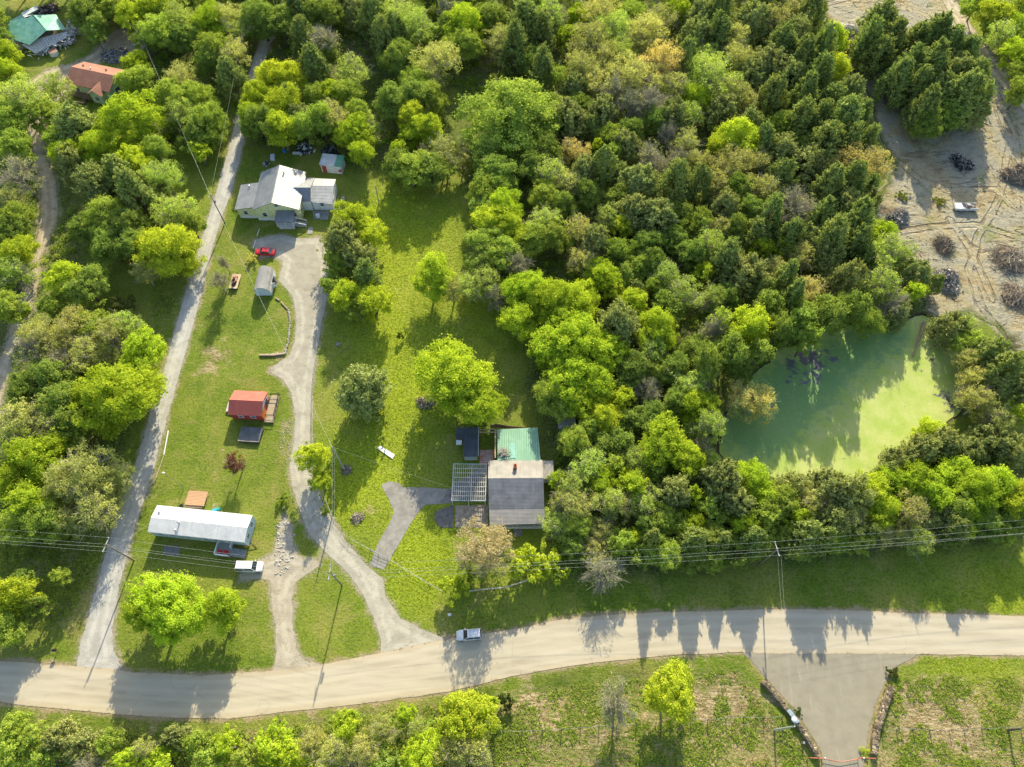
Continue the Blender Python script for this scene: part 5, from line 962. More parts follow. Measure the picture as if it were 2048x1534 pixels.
# pergola frame
CREAM = plain('cream_paint', (.58, .56, .47), .7)
pe = empty('pergola', (-8.1, 49.15, 0), R_(-.6), 'open pergola frame of white and green-edged lattice slats beside the grey-roofed house', 'pergola')
g = G()
for x_ in (-3.15, -.1, 3.05):
    for y_ in (-3.7, 0, 3.7): g.box(x_ - .07, x_ + .07, y_ - .07, y_ + .07, 0, 2.4)
g.obj('posts', CREAM, pe)
for x_ in (-3.2, .35, 3.1):
    G().box(x_ - .09, x_ + .09, -3.75, 3.75, 2.4, 2.55).obj('beam', CREAM, pe)
for i in range(9): y_ = -3.7 + i * .925; G().box(-3.3, 3.25, y_ - .045, y_ + .045, 2.55, 2.65).obj('crossbar', CREAM if 0 < i < 8 else plain('mint_green_paint', (.42, .62, .52), .6), pe)
for i in range(17): x_ = -3.2 + i * .395; G().box(x_ - .035, x_ + .035, -3.75, 3.75, 2.66, 2.72).obj('slat', CREAM, pe)
# dark-roofed shed
ds = empty('dark_roofed_shed', (-8.7, 57.6, 0), R_(1), 'narrow shed with black shingle roof and white end wall', 'shed'); BLK = roof_mat('black_shingles', (.055, .06, .068), (.085, .09, .1), None, rough=.8, dirt=.4)
G().box(-.7, 1.85, -2.9, 2.9, 0, 2.3).obj('wall', CREAM, ds); g = G(); g.slab([(-.75, -3.15, 2.5), (2.05, -3.15, 2.5), (2.05, 3.15, 2.5), (-.75, 3.15, 2.5)], .14); g.slab([(-2.4, .75, 2.3), (-.7, .75, 2.49), (-.7, 3.2, 2.49), (-2.4, 3.2, 2.3)], .12); g.obj('roof', BLK, ds)
G().box(-2.2, -.72, .9, 3.0, 0, 2.1).obj('lean_to_wall', OLDW, ds); G().box(-.95, -.75, -2.8, .8, 0, 1.5).obj('side_boards', OLDW, ds); G().box(2.06, 2.14, -3.1, 3.15, 2.3, 2.56).obj('fascia', CREAM, ds); door(ds, (.6, -2.9, .1), .9, 1.9, 's', BLUEW)
G().box(-2.3, -1.2, -.1, .7, 1.2, 1.9).obj('tank', WHITE, ds)
# open courtyard between shed and green roof: brick floor, beams, back fence
cy = G(); cy.box(-6.4, -3.6, 53.7, 56.9, .02, .12); t = NT('red_brick_paving'); bt = t.n('ShaderNodeTexBrick', {'Color1': (.38, .10, .06, 1), 'Color2': (.50, .16, .10, 1), 'Mortar': (.45, .40, .34, 1), 'Scale': 1.0, 'Mortar Size': .06, 'Brick Width': 1.1, 'Row Height': .45}); t.t.links.new(t.co.outputs['Object'], bt.inputs['Vector']); bm_ = t.done(t.mix(t.ss(t.noise(1.2, 5), .42, .6), bt.outputs[0], (.40, .36, .30)), .9)
cy.obj('brick_patio', bm_, label='ruined red brick patio between the black-roofed shed and the green roof', cat='patio')
g = G(); g.box(-6.6, -2.9, 59.7, 59.82, 2.2, 2.4); g.box(-6.6, -2.9, 60.4, 60.55, 1.9, 2.05); g.box(-3.4, -3.15, 54.3, 60.4, 2.1, 2.3)
for x_ in (-6.5, -3.1): g.box(x_, x_ + .12, 60.3, 60.42, 0, 2.1)
g.obj('timber_frame', WOOD, label='remnant timber frame joining the shed and the green roof', cat='timber frame')
g = G(); pts = [(-4.3, 61.6), (-3.2, 61.9), (-1, 61.5), (2, 61.2), (5.3, 60.95)]
for a, b in zip(pts[:-1], pts[1:]):
    ln = math.hypot(b[0] - a[0], b[1] - a[1]); g.rbox(((a[0] + b[0]) / 2, (a[1] + b[1]) / 2, .85), (ln, .06, 1.6), math.atan2(b[1] - a[1], b[0] - a[0])); g.box(a[0] - .06, a[0] + .06, a[1] - .06, a[1] + .06, 0, 1.8)
g.obj('board_fence', OLDW, label='weathered board fence behind the green metal roof', cat='fence')
# patio slabs
SLAB = plain('dark_slab', (.15, .14, .13), .85, vs=1.5, var=.25)
def slab(name, pts, mat, label, cat, z=.07): o = G().prism([P(u, v) for u, v in pts], .0, z).obj(name, mat, label=label, cat=cat); return o
slab('concrete_slab', [(870,1024),(880,1020),(893,1014),(906,1011),(907,1055),(879,1055),(869,1040)][::-1], SLAB, 'left grey patio slab below the pergola', 'slab')
slab('concrete_slab', [(911,1011),(976,1010),(976,1055),(911,1055)][::-1], plain('tan_slab', (.34, .28, .21), .85, vs=1.5, var=.3), 'right patio slab below the pergola, streaked with slat shadows', 'slab')
slab('pergola_floor', [(880,1004),(905,972),(974,928),(976,1004)][::-1], plain('pergola_concrete', (.20, .195, .18), .85, vs=1., var=.3), 'worn concrete floor under the pergola', 'slab', .05)
slab('step_slab', [(1026,1052),(1045,1052),(1045,1072),(1028,1072)][::-1], plain('grey_slab', (.20, .19, .18), .85), 'small slab at the foot of the front porch', 'slab', .1)
slab('brick_footing_pad', [(329,1091),(361,1093),(357,1113),(325,1110)][::-1], plain('grey_slab', (.20, .19, .18), .85), 'grey square pad on the shaded lawn below the mobile home', 'slab', .08)
slab('doorstep_slab', [(625,423),(660,420),(655,440),(628,438)][::-1], plain('grey_slab2', (.30, .29, .27), .85), 'concrete pad outside the yellow house annex', 'slab', .08)
slab('stepping_slab', [(617,455),(626,455),(625,468),(615,468)][::-1], plain('grey_slab2', (.30, .29, .27), .85), 'single stepping slab at the top of the gravel driveway', 'slab', .08)
# ------------------------------------------------------------ brown-roofed house
bh = empty('brown_roofed_house', (-111.5, 164.3, 0), -R_(16), 'house with rust-brown shingle roof and pale green walls', 'house'); BRN = roof_mat('brown_shingles', (.30, .135, .085), (.38, .17, .11), .9, 'Y', .85, dirt=.4, bumpd=.02); MINT = plain('pale_green_siding', (.50, .64, .42), .7)
L, W = 12.4, 8.2
gable_walls(L, W, 3.3, 5.1, 0).obj('wall', MINT, bh); g = gable(L, W, 3.3, 5.1, .45, .12); rr_ = g.obj('roof', BRN, bh)
for x_, y_ in ((-4.2, 1.6), (-1.4, .9), (2.6, 1.8)): pipe(rr_, 'vent', (x_, y_, 5.1 - y_ * .4), .14, .35, STEEL if x_ > -2 and x_ < 0 else BLACK)
g = G(); g.add([(1.2, -5.9, 0), (4.7, -5.9, 0), (4.7, -4.0, 0), (1.2, -4.0, 0), (1.2, -5.9, 2.75), (4.7, -5.9, 2.75), (4.7, -4.0, 2.75), (1.2, -4.0, 2.75), (2.95, -5.9, 4.0), (2.95, -4.0, 4.0)], [(0, 1, 5, 8, 4), (1, 2, 6, 5), (3, 0, 4, 7), (4, 8, 9, 7), (8, 5, 6, 9)]); g.obj('bay_wall', MINT, bh)
g = G(); g.slab([(.8, -4.6, 2.8), (.8, -6.2, 2.8), (2.95, -6.2, 4.25), (2.95, -1.9, 4.25)], .1); g.slab([(2.95, -1.9, 4.25), (2.95, -6.2, 4.25), (5.1, -6.2, 2.8), (5.1, -4.6, 2.8)], .1); g.obj('bay_roof', BRN, bh)
window(bh, (2.95, -5.9, 1.5), 1.1, 1.0, 's'); window(bh, (L / 2, -1.2, 1.7), 1.6, 1.1, 'e'); window(bh, (-4, -W / 2, 1.6), 1.0, 1.1, 's')
g = G(); g.box(-5.9, .9, -6.0, -4.12, .7, .85)
for x_ in (-5.8, -2.5, .8): g.box(x_ - .07, x_ + .07, -5.95, -5.82, 0, 2.9)
pd = g.obj('porch', OLDW, bh); g = G(); rail(g, (-5.85, -5.95), (.85, -5.95), .85, .9); g.obj('railing', OLDW, pd); g = G(); [g.box(-2.2, -1.0, -6.1 - i * .4, -6.1 - i * .4 + .37, 0, .7 - i * .16) for i in range(4)]; g.obj('steps', OLDW, pd)
# ------------------------------------------------------------ ruined green-roofed house
rh = empty('ruined_house', (-134.5, 184.0, 0), 0, 'collapsing house with torn green metal roof and broken white walls', 'house'); GR2 = roof_mat('dull_green_metal', (.08, .27, .19), (.18, .40, .30), .8, 'X', .5, .2, .6, .04); BRK = plain('broken_white_boards', (.62, .62, .60), .8, vs=3, var=.3)
g = G(); g.slab([(-7.6, -.4, 3.4), (-4.3, -4.0, 3.1), (-1.5, -1.6, 3.6), (1.6, 4.6, 5.0), (-7.9, 2.2, 4.2)], .1); g.slab([(-4.3, -4.0, 3.1), (.3, -5.8, 2.9), (4.7, -1.9, 4.6), (-1.4, 4.4, 5.0), (-3.6, 0, 3.9)], .1); g.obj('front_roof', GR2, rh)
g = G(); g.slab([(4.7, -1.9, 4.6), (8.4, .8, 3.0), (4.2, 6.6, 3.7), (-.6, 4.2, 5.0)], .1); g.obj('right_roof', GR2, rh)
g = G(); g.slab([(-1.4, 4.4, 4.95), (4.0, 6.9, 3.5), (1.6, 7.6, 3.0), (-4.8, 7.0, 3.2), (-4, 4.4, 4.2)], .08); g.obj('torn_sheet', plain('torn_white_sheet', (.66, .68, .64), .6, vs=1.5, var=.3), rh)
g = G(); g.slab([(-8.8, 4.4, 3.0), (-6.9, 3.2, 3.0), (-1.6, 9.2, 3.6), (-3.4, 11.6, 3.2)], .1); g.obj('back_roof', GR2, rh); g = G(); g.slab([(-6.2, 7.6, 3.5), (-5.0, 5.9, 3.5), (-1.8, 9.0, 3.7), (-2.8, 11.2, 3.5)], .05); g.obj('bare_panel', plain('bleached_panel', (.58, .62, .58), .5, vs=1.5, var=.25), rh)
g = G(); g.slab([(-2.4, -5.2, 2.6), (1.6, -7.6, 1.5), (8.6, -1.2, 1.9), (8.6, .4, 2.6), (3.5, -2.6, 3.1)], .12); g.obj('fallen_wall', BRK, rh)
g = G(); g.box(-7.2, 3.5, 1.0, 7.0, 0, 2.8); g.rbox((-4.8, -2.4, 1.2), (4.6, 3.2, 2.4), .5); g.obj('wall', plain('shabby_walls', (.34, .30, .25), .9), rh)
g = G(); r2 = random.Random(5)
for i in range(170):
    t_ = r2.random(); x_ = 1.0 + 8.0 * t_ + r2.gauss(0, .9); y_ = -6.6 + 6.5 * t_ + r2.gauss(0, 1.0)
    g.rbox((x_, y_, r2.uniform(.1, 2.0)), (r2.uniform(.4, 2.2), r2.uniform(.1, .5), .06), r2.uniform(0, 3.1), r2.uniform(-.6, .6), r2.uniform(-.6, .6))
g.obj('broken_boards', BRK, rh); g = G()
for i in range(190): x_ = 8.4 + r2.gauss(0, 1.0); y_ = 1.8 + r2.gauss(0, 2.6); g.rbox((x_, y_, r2.uniform(.1, 2.2)), (r2.uniform(.4, 2.0), r2.uniform(.1, .4), .06), r2.uniform(0, 3.1), r2.uniform(-.6, .6), r2.uniform(-.6, .6))
g.obj('broken_boards', BRK, rh)
g = G()
for i in range(11): x_ = 1.4 + i * .55; y_ = -4.6 + i * .45; g.tube([(x_, y_, 3.3), (x_ + 1.1, y_ - 1.6, 1.9)], .06, 4)
g.obj('rafters', plain('pale_timber', (.45, .38, .24), .8), rh)
g = G(); g.box(-7.4, -6.3, -6.6, -3.2, 1.2, 1.35); g.tube([(-7.3, -3.2, 1.3), (-8.3, -6.6, .1)], .08, 5); g.rbox((-6.6, -5.6, .6), (1.2, 3.0, .12), -.25, -.35); g.box(-6.5, -3.2, -4.0, -2.2, 1.2, 1.32); g.obj('side_porch', GREY, rh)
tk = empty('water_tub', (-128.2 - .6, 178.0, 0), 0, 'round white tub with rusty lid beside the ruined house', 'tub'); G().tube([(0, 0, 0), (0, 0, 1.15)], 1.2, 18).obj('shell', WHITE, tk); G().tube([(0, 0, 1.15), (0, 0, 1.2)], 1.1, 18).obj('lid', plain('rusty_lid', (.40, .20, .13), .8), tk)
# small carport-like box trailer and white shack
bt_ = empty('box_trailer', (*P(226, 30, 1.2), 0), R_(-62), 'small tan-topped box trailer at the top end of the gravel yard', 'trailer'); G().box(-1.1, 1.1, -2.1, 2.1, .5, 2.4).obj('body', plain('dark_blue_body', (.06, .09, .12), .5), bt_, bevel=.04); G().box(-1.15, 1.15, -2.15, 2.15, 2.4, 2.48).obj('roof', plain('tan_trailer_roof', (.42, .37, .25), .7), bt_)
for y_ in (-.4, .5):
    for s_x in (-1.12, 1.12): G().tube([(s_x - .1, y_, .35), (s_x + .1, y_, .35)], .35, 12).obj('wheel', BLACK, bt_)
wk = empty('white_shack', (10.9, 63.2, 0), R_(3), 'small white shack half hidden under the lime trees', 'shack'); G().box(-1.6, 1.6, -1.6, 1.5, 0, 2.0).obj('wall', WHITE, wk); G().slab([(-1.8, -1.8, 2.1), (1.8, -1.8, 2.1), (1.8, 1.7, 2.35), (-1.8, 1.7, 2.35)], .08).obj('roof', roof_mat('mossy_roof', (.30, .27, .22), (.42, .40, .34), None, rough=.9), wk); door(wk, (0, -1.6, .1), .8, 1.8, 's', BLUEW)

# ------------------------------------------------------------ vehicles
def car_paint(name, col): return plain(name, col, .28, var=.05, spec=.6)
def car(name, label, cat, loc, rz, L, W, H, paint, hood=.27, deck=.0, hs=.92, kind='suv', rack=False):
    """front towards +x. hood and deck are fractions of the length in front of and behind the cabin"""
    e = empty(name, (loc[0], loc[1], 0), rz, label, cat); w = W / 2
    st = [(-.5, .70, .45, .78), (-.492, .84, .36, .88), (-.475, .94, .30, .95), (-.42, 1., .24, 1.), (-.2, 1., .22, 1.), (.15, 1., .22, 1.), (.24, .99, .22, .98), (.36, .97, .24, .95), (.43, .92, .26, .90), (.47, .83, .30, .84), (.49, .72, .34, .76), (.5, .58, .38, .66)]
    g = G(); m = 10
    for fx, fw, zl, fz in st:
        x, ww, zs = fx * L, fw * w, hs * fz
        for px_, pz in ((-.86, zl), (-1, zl + .16), (-1, zs - .20), (-.95, zs - .06), (-.82, zs), (.82, zs), (.95, zs - .06), (1, zs - .20), (1, zl + .16), (.86, zl)): g.v.append((x, px_ * ww, pz))
    for i in range(len(st) - 1):
        for k in range(m): g.f.append((i * m + k, i * m + (k + 1) % m, (i + 1) * m + (k + 1) % m, (i + 1) * m + k))
    g.f.append(tuple(range(m))[::-1]); g.f.append(tuple((len(st) - 1) * m + k for k in range(m)))
    body = g.obj('body', paint, e, smooth=True); body.modifiers.new('s', 'EDGE_SPLIT').split_angle = R_(38)
    x0, x1 = -L / 2 + deck * L + .08, L / 2 - hood * L; s0 = .55 if kind == 'sedan' else .28; s1 = .75 if kind != 'van' else .6
    xt0, xt1 = x0 + s0, x1 - s1; wb, wt = w * .90, w * .72
    g = G(); zb, zt = hs - .03, H - .03
    g.add([(x0, -wb, zb), (x1, -wb, zb), (x1, wb, zb), (x0, wb, zb), (xt0, -wt, zt), (xt1, -wt, zt), (xt1, wt, zt), (xt0, wt, zt)], [(4, 5, 6, 7), (0, 1, 5, 4), (1, 2, 6, 5), (2, 3, 7, 6), (3, 0, 4, 7)])
    g.obj('window', GLASS, e, bevel=.05)
    g = G(); g.add([(xt0 - .02, -wt - .02, H - .04), (xt1 + .02, -wt - .02, H - .04), (xt1 + .02, wt + .02, H - .04), (xt0 - .02, wt + .02, H - .04), (xt0 + .08, -wt + .06, H + .02), (xt1 - .1, -wt + .06, H + .02), (xt1 - .1, wt - .06, H + .02), (xt0 + .08, wt - .06, H + .02)], [(3, 2, 1, 0), (4, 5, 6, 7), (0, 1, 5, 4), (1, 2, 6, 5), (2, 3, 7, 6), (3, 0, 4, 7)])
    for s in (-1, 1):
        for a, b in (((x0, s * wb), (xt0, s * wt)), ((x1, s * wb), (xt1, s * wt)), (((x0 + x1) / 2 - .1, s * wb), ((xt0 + xt1) / 2 - .05, s * wt))): g.tube([(a[0], a[1], zb), (b[0], b[1] * 1.01, zt)], .045, 4)
    rf = g.obj('roof', paint, e)
    if rack:
        g = G()
        for s in (-1, 1): g.tube([(xt0 + .2, s * wt * .86, H + .08), (xt1 - .3, s * wt * .86, H + .08)], .025, 5)
        for i in range(3): x = xt0 + .4 + i * (xt1 - xt0 - .9) / 2; g.tube([(x, -wt * .86, H + .07), (x, wt * .86, H + .07)], .02, 5)
        g.obj('roof_rack', STEEL, rf)
    for fx in (-.31, .31):
        for s in (-1, 1):
            wh = G().tube([(fx * L, s * (w - .22), .33), (fx * L, s * (w + .01), .33)], .33, 16).obj('wheel', BLACK, e); G().tube([(fx * L, s * (w + .0), .33), (fx * L, s * (w + .03), .33)], .2, 12).obj('rim', STEEL, wh)
    for s in (-1, 1):
        G().rbox((L / 2 - .14, s * w * .62, hs * .70), (.22, .34, .16), s * -.45).obj('headlight', plain('lamp_lens', (.7, .72, .72), .15), e, bevel=.03)
        G().rbox((-L / 2 + .06, s * w * .80, hs * .80), (.12, .2, .3)).obj('taillight', plain('red_lens', (.45, .02, .02), .2), e)
        G().rbox((x1 - .35, s * (w + .09), hs + .06), (.16, .2, .13)).obj('mirror', paint, e, bevel=.02)
    G().box(L / 2 - .03, L / 2 + .02, -.35, .35, .40, .52).obj('grille', BLACK, e); return e
car('suv', 'silver-white SUV driving on the paved road', 'car', P(938.5, 1269, .8), math.pi + .075, 4.5, 1.86, 1.62, car_paint('silver_white_paint', (.62, .64, .66)), rack=True)
v_ = car('minivan', 'white van parked below the mobile home steps', 'van', P(498, 1132.5, .8), -.02, 5.0, 1.95, 1.72, car_paint('white_van_paint', (.76, .77, .76)), hood=.22, kind='van')
car('sedan', 'red sedan parked on the grass near the yellow house', 'car', P(530, 503.5, .6), math.pi - .06, 4.7, 1.8, 1.42, car_paint('red_paint', (.50, .012, .02)), hood=.26, deck=.15, hs=.88, kind='sedan')
# wrecked pickup
wp = empty('wrecked_pickup', (*P(1932, 413, .8), 0), math.pi - .02, 'stripped white pickup wreck full of junk in the dirt clearing', 'pickup truck'); WP = plain('dull_white_paint', (.66, .66, .63), .55, var=.25)
g = G(); L, w = 5.6, .98
g.box(.85, 2.6, -w, w, .75, 1.02); g.box(2.6, 2.78, -w * .92, w * .92, .5, .92)
for s in (-1, 1): g.box(-2.75, 2.6, *sorted((s * w, s * (w - .1))), .42, .78 if s else 1); g.box(-2.75, -.55, *sorted((s * w, s * (w - .12))), .78, 1.12); g.box(-.55, .85, *sorted((s * w, s * (w - .08))), .78, 1.0)
g.box(-2.75, 2.6, -w + .1, w - .1, .42, .56); g.obj('body', WP, wp, bevel=.03)
G().box(-2.6, -.6, -w + .13, w - .13, .565, .62).obj('bed_floor', plain('rusty_bed', (.28, .15, .10), .9, var=.3), wp); G().box(-.66, -.56, -w + .13, w - .13, .57, 1.3).obj('cab_back', GREY, wp)
G().rbox((-.25, 0, .78), (.6, 1.6, .35)).obj('seat', plain('faded_pink_vinyl', (.45, .32, .28), .8), wp, bevel=.05); g = G(); g.rbox((-.3, -.2, 1.5), (.8, 1.2, .05), .25, .2); g.tube([(.8, -w + .1, 1.0), (.3, -w + .3, 1.5), (-.55, -w + .3, 1.45)], .04, 4); g.tube([(.8, w - .1, 1.0), (.3, w - .3, 1.5), (-.55, w - .3, 1.45)], .04, 4); g.obj('cab_frame', GREY, wp)
for x in (-1.75, 1.75):
    for s in (-1, 1): G().tube([(x, s * .72, .33), (x, s * .96, .33)], .33, 14).obj('wheel', BLACK, wp)
g = G(); r2 = random.Random(3)
for i in range(26): g.rbox((-1.6 + r2.gauss(0, .5), r2.gauss(0, .4), .75 + r2.random() * .3), (r2.uniform(.2, .9), r2.uniform(.08, .3), .08), r2.uniform(0, 3), r2.uniform(-.4, .4))
g.obj('scrap_load', plain('mixed_scrap', (.34, .27, .22), .8, vs=6, var=.4), None, wp.location, math.pi, label='scrap metal and boards heaped in the wrecked pickup bed', cat='scrap')
def mower(loc, rz, mat, label):
    e = empty('ride_on_mower', loc, rz, label, 'mower'); G().add(*(lambda a: (a.v, a.f))(G().box(.1, .95, -.3, .3, .35, .85))).obj('hood', mat, e, bevel=.1)
    G().box(-.9, .1, -.5, .5, .3, .42).obj('mower_deck', mat, e, bevel=.05); g = G(); g.box(-.6, -.15, -.25, .25, .5, .6); g.rbox((-.68, 0, .85), (.1, .5, .5)); g.box(-.5, -.3, -.1, .1, .42, .5); g.obj('seat', BLACK, e, bevel=.03); g = G(); g.tube([(.1, 0, .8), (-.02, 0, 1.0)], .03, 5); g.tube([(-.02 + .15 * math.cos(a) * .3, .17 * math.sin(a), 1.0 + .05 * math.cos(a)) for a in [i * math.pi / 6 for i in range(13)]], .018, 4); g.obj('steering_wheel', BLACK, e)
    for x, r in ((-.65, .26), (.7, .18)):
        for s in (-1, 1): G().tube([(x, s * .36, r), (x, s * .55, r)], r, 12).obj('wheel', BLACK, e)
x, y = P(673, 453, .6); mower((x, y, .02), .3, plain('bright_red_plastic', (.62, .02, .015), .35), 'bright red ride-on mower half under the yellow-green tree')
# flat trailer with faded mower
x, y = P(470, 563, .45); ft = empty('flat_trailer', (x, y, 0), R_(-3), 'flat plywood-decked trailer on the lawn left of the grey shed', 'trailer'); G().box(-.98, .98, -2.0, 2.0, .45, .55).obj('deck', plain('plywood', (.56, .43, .26), .85, vs=3), ft); G().box(-1.0, 1.0, -2.06, -2.0, .15, .56).obj('tailboard', plain('dark_teal', (.03, .06, .07), .6), ft); G().box(-.9, .9, -1.9, 1.9, .35, .44).obj('frame', BLACK, ft)
for s in (-1, 1): G().tube([(s * .75, -.3, .28), (s * .97, -.3, .28)], .28, 12).obj('wheel', BLACK, ft)
G().tube([(0, 2.0, .4), (0, 2.9, .35)], .05, 5).obj('drawbar', BLACK, ft)
mower((x - .05, y + .35, .56), math.pi / 2, plain('faded_pink_red', (.62, .24, .24), .6), 'faded pink-red ride-on mower standing on the flat trailer')
G().rbox((x - .1, y - 1.0, .58), (.75, 1.1, .05), .05).obj('rubber_mat', BLACK, label='black mat lying on the flat trailer behind the faded mower', cat='mat')

# ------------------------------------------------------------ poles and lines
def proj(x, y, z):
    dx, dy, dz = x, y, z - CAMH; wz = dy * math.sin(TILT) - dz * math.cos(TILT); uy = dy * math.cos(TILT) + dz * math.sin(TILT)
    return 1024 + FPX * dx / wz, 767 - FPX * uy / wz
def height(base, top):
    x, y = P(*base); return min(((math.hypot(proj(x, y, h / 10)[0] - top[0], proj(x, y, h / 10)[1] - top[1])), h / 10) for h in range(5, 160))[1]
POLE = plain('weathered_pole', (.23, .18, .13), .9, vs=3); POLEG = plain('greenish_pole', (.30, .38, .30), .8, vs=3); WIRE = plain('aluminium_wire', (.40, .41, .36), .6, var=.02)
def upole(u, v, h, label, arm=None, armlen=2.4, mat=None, r=.15, trafo=False, name='utility_pole'):
    x, y = P(u, v); e = empty(name, (x, y, gz(x, y)), 0, label, 'utility pole'); G().tube([(0, 0, -.3), (0, 0, h)], [r, r * .65], 8).obj('pole', mat or POLE, e); ends = [(x, y, h)]
    if arm is not None:
        ca, sa = math.cos(arm), math.sin(arm); a = G().rbox((0.16 * -sa, .16 * ca, h - .45), (armlen, .12, .14), arm).obj('crossarm', plain('pale_crossarm', (.50, .48, .42), .8), e); ends = []
        for q in (-.46, 0.0, .46) if True else ():
            px_, py_ = q * armlen * ca - .16 * sa, q * armlen * sa + .16 * ca; G().tube([(px_, py_, h - .38), (px_, py_, h - .28), (px_, py_, h - .16)], [.05, .09, .05], 8).obj('insulator', plain('white_ceramic', (.7, .7, .68), .3), a); ends.append((x + px_, y + py_, h - .14))
    if trafo: G().tube([(.36, -.1, h - 2.3), (.36, -.1, h - 1.5)], .2, 12).obj('transformer', plain('grey_transformer', (.22, .24, .24), .7), e)
    return ends, (x, y, h - 1.9)
def wire(a, b, sag, label, group=None, r=.013, name='power_line'):
    a, b = Vector(a), Vector(b); pts = [a.lerp(b, i / 18) - Vector((0, 0, 4 * sag * (i / 18) * (1 - i / 18))) for i in range(19)]
    G().tube(pts, r, 4, False).obj(name, WIRE, label=label, cat='power line', group=group)
e1, n1_ = upole(268, 1121, 10.5, 'roadside utility pole beside the gravel lane, left of the mobile home', R_(82), 2.6, trafo=False)
e2, n2_ = upole(684, 1171, 9.7, 'utility pole on the grass triangle beside the merging driveways', R_(88), 2.6, trafo=True)
x3, y3 = P(1558, 1096, 10.2)
e3, n3_ = upole(*proj(x3, y3, 0), 10.2, 'utility pole rising from the belt above the paved entrance', R_(97), 2.6)
grp = 'roadside overhead wires'
offL = [(-135, 40.5 + k, 10.2) for k in (-1.2, 0, 1.2)]; xr_, yr_ = P(2048, 1052, 9.8); offR = [(x3 + (xr_ - x3) * 1.5, y3 + (yr_ - y3) * 1.5 + k, 10.1) for k in (-1.2, 0, 1.2)]
for A, B, nm in ((offL, e1, 'from the left edge to the first roadside pole'), (e1, e2, 'between the first two roadside poles'), (e2, e3, 'from the grass-triangle pole to the pole above the entrance'), (e3, offR, 'from the pole above the entrance to the right edge')):
    for i, wd in enumerate(('lower', 'middle', 'upper')): wire(A[i], B[i], .9, f'{wd} wire {nm}', grp)
for A, B, nm in (((-135, 39.6, 8.4), n1_, 'at the left edge'), (n1_, n2_, 'over the mobile home lawn'), (n2_, n3_, 'over the meadow and hedge'), (n3_, (offR[1][0], offR[1][1] - 1, 8.3), 'at the right edge')): wire(A, B, 1.0, f'thick lower neutral cable {nm}', 'roadside neutral cables', .018)
uA, nA = upole(308, 125, height((308, 125), (280, 68)), 'utility pole by the thicket right of the brown-roofed house')
uB, nB = upole(450, 447, height((450, 447), (420, 390)), 'utility pole on the lawn side of the gravel lane', R_(70), 1.2, trafo=True)
uG, nG = upole(689, 939, height((689, 939), (661, 895)), 'greenish utility pole standing in scrub right of the gravel driveway', mat=POLEG, r=.19)
uW, nW = upole(61, 168, height((61, 168), (40, 142)), 'pale thin utility pole in the dirt yard left of the brown-roofed house', mat=plain('white_pole', (.6, .6, .56), .7), r=.1)
wire(uA[0], uB[1], .8, 'upper of the two wires over the thicket to the lane pole', 'lane overhead wires'); wire(nA, (uB[1][0], uB[1][1], uB[1][2] - .8), .9, 'lower of the two wires over the thicket to the lane pole', 'lane overhead wires')
wire(uA[0], (*P(165, -60, 9), 9), .7, 'wire running off the top edge above the ruined house'); wire(nA, (-117.5, 166, 3.8), .6, 'service wire to the brown-roofed house')
wire(uB[1], uG[0], 1.1, 'upper long wire across the lawn to the greenish pole', 'lawn overhead wires'); wire((uB[1][0], uB[1][1], uB[1][2] - .6), (uG[0][0], uG[0][1], uG[0][2] - .5), 1.2, 'lower long wire across the lawn to the greenish pole', 'lawn overhead wires')
wire(uG[0], e2[2], .8, 'left wire down from the greenish pole to the roadside', 'driveway overhead wires'); wire((uG[0][0] + .3, uG[0][1], uG[0][2] - .4), n2_, .9, 'right wire down from the greenish pole to the roadside', 'driveway overhead wires')
wire(uG[0], (-4.9, 45.6, 3.3), .7, 'service wire to the grey-roofed house'); wire(uB[1], (*P(500, -40, 9), 9), 1.0, 'wire following the upper gravel lane'); wire(n1_, (-66.3, 41, 3.6), .4, 'service wire to the mobile home')
wire(uB[1], (-62, 117.3, 3.6), .5, 'service wire to the yellow house')
# field post, yard light, entrance light
x, y = P(758, 405); G().tube([(0, 0, -.3), (0, 0, 5.8)], [.14, .11], 7).obj('field_post', plain('pale_post', (.45, .42, .36), .9), None, (x, y, gz(x, y)), label='lone pale wooden post at the top of the upper meadow', cat='post')
x, y = P(368, 977); yl = empty('yard_light', (x, y, 0), 0, 'yard light pole beside the wooden platform', 'lamp post'); h = height((368, 977), (358, 970)) + 1.0; G().tube([(0, 0, 0), (0, 0, h)], .06, 6).obj('pole', STEEL, yl); G().tube([(0, 0, h), (-1.2, .9, h + .5), (-2.6, 1.6, h + .7)], .05, 5).obj('arm', OLDW, yl); G().ball((-2.75, 1.7, h + .65), .2, (1.4, 1, .5)).obj('lamp_head', WHITE, yl); 
x, y = P(1548, 1460); el = empty('entrance_light', (x, y, 0), 0, 'tall light pole beside the left entrance wall', 'lamp post'); h = height((1548, 1460), (1590, 1456)); G().tube([(0, 0, 0), (0, 0, h)], [.16, .11], 8).obj('pole', plain('pale_green_pole', (.42, .44, .36), .8), el); G().tube([(0, 0, h - .2), (.1, .7, h)], .05, 5).obj('arm', STEEL, el); G().ball((.1, .9, h), .42, (1, 1, .6), 12, 8).obj('lamp_head', plain('white_globe', (.8, .8, .8), .3), el)
wire((e3[0][0], e3[0][1], 8.9), (x + .1, y, h - .3), .6, 'left wire dropping from the roadside pole to the entrance light', 'entrance wires'); wire((e3[0][0] + .5, e3[0][1], 9.2), (x + .3, y, h - .5), .6, 'right wire dropping from the roadside pole to the entrance light', 'entrance wires')

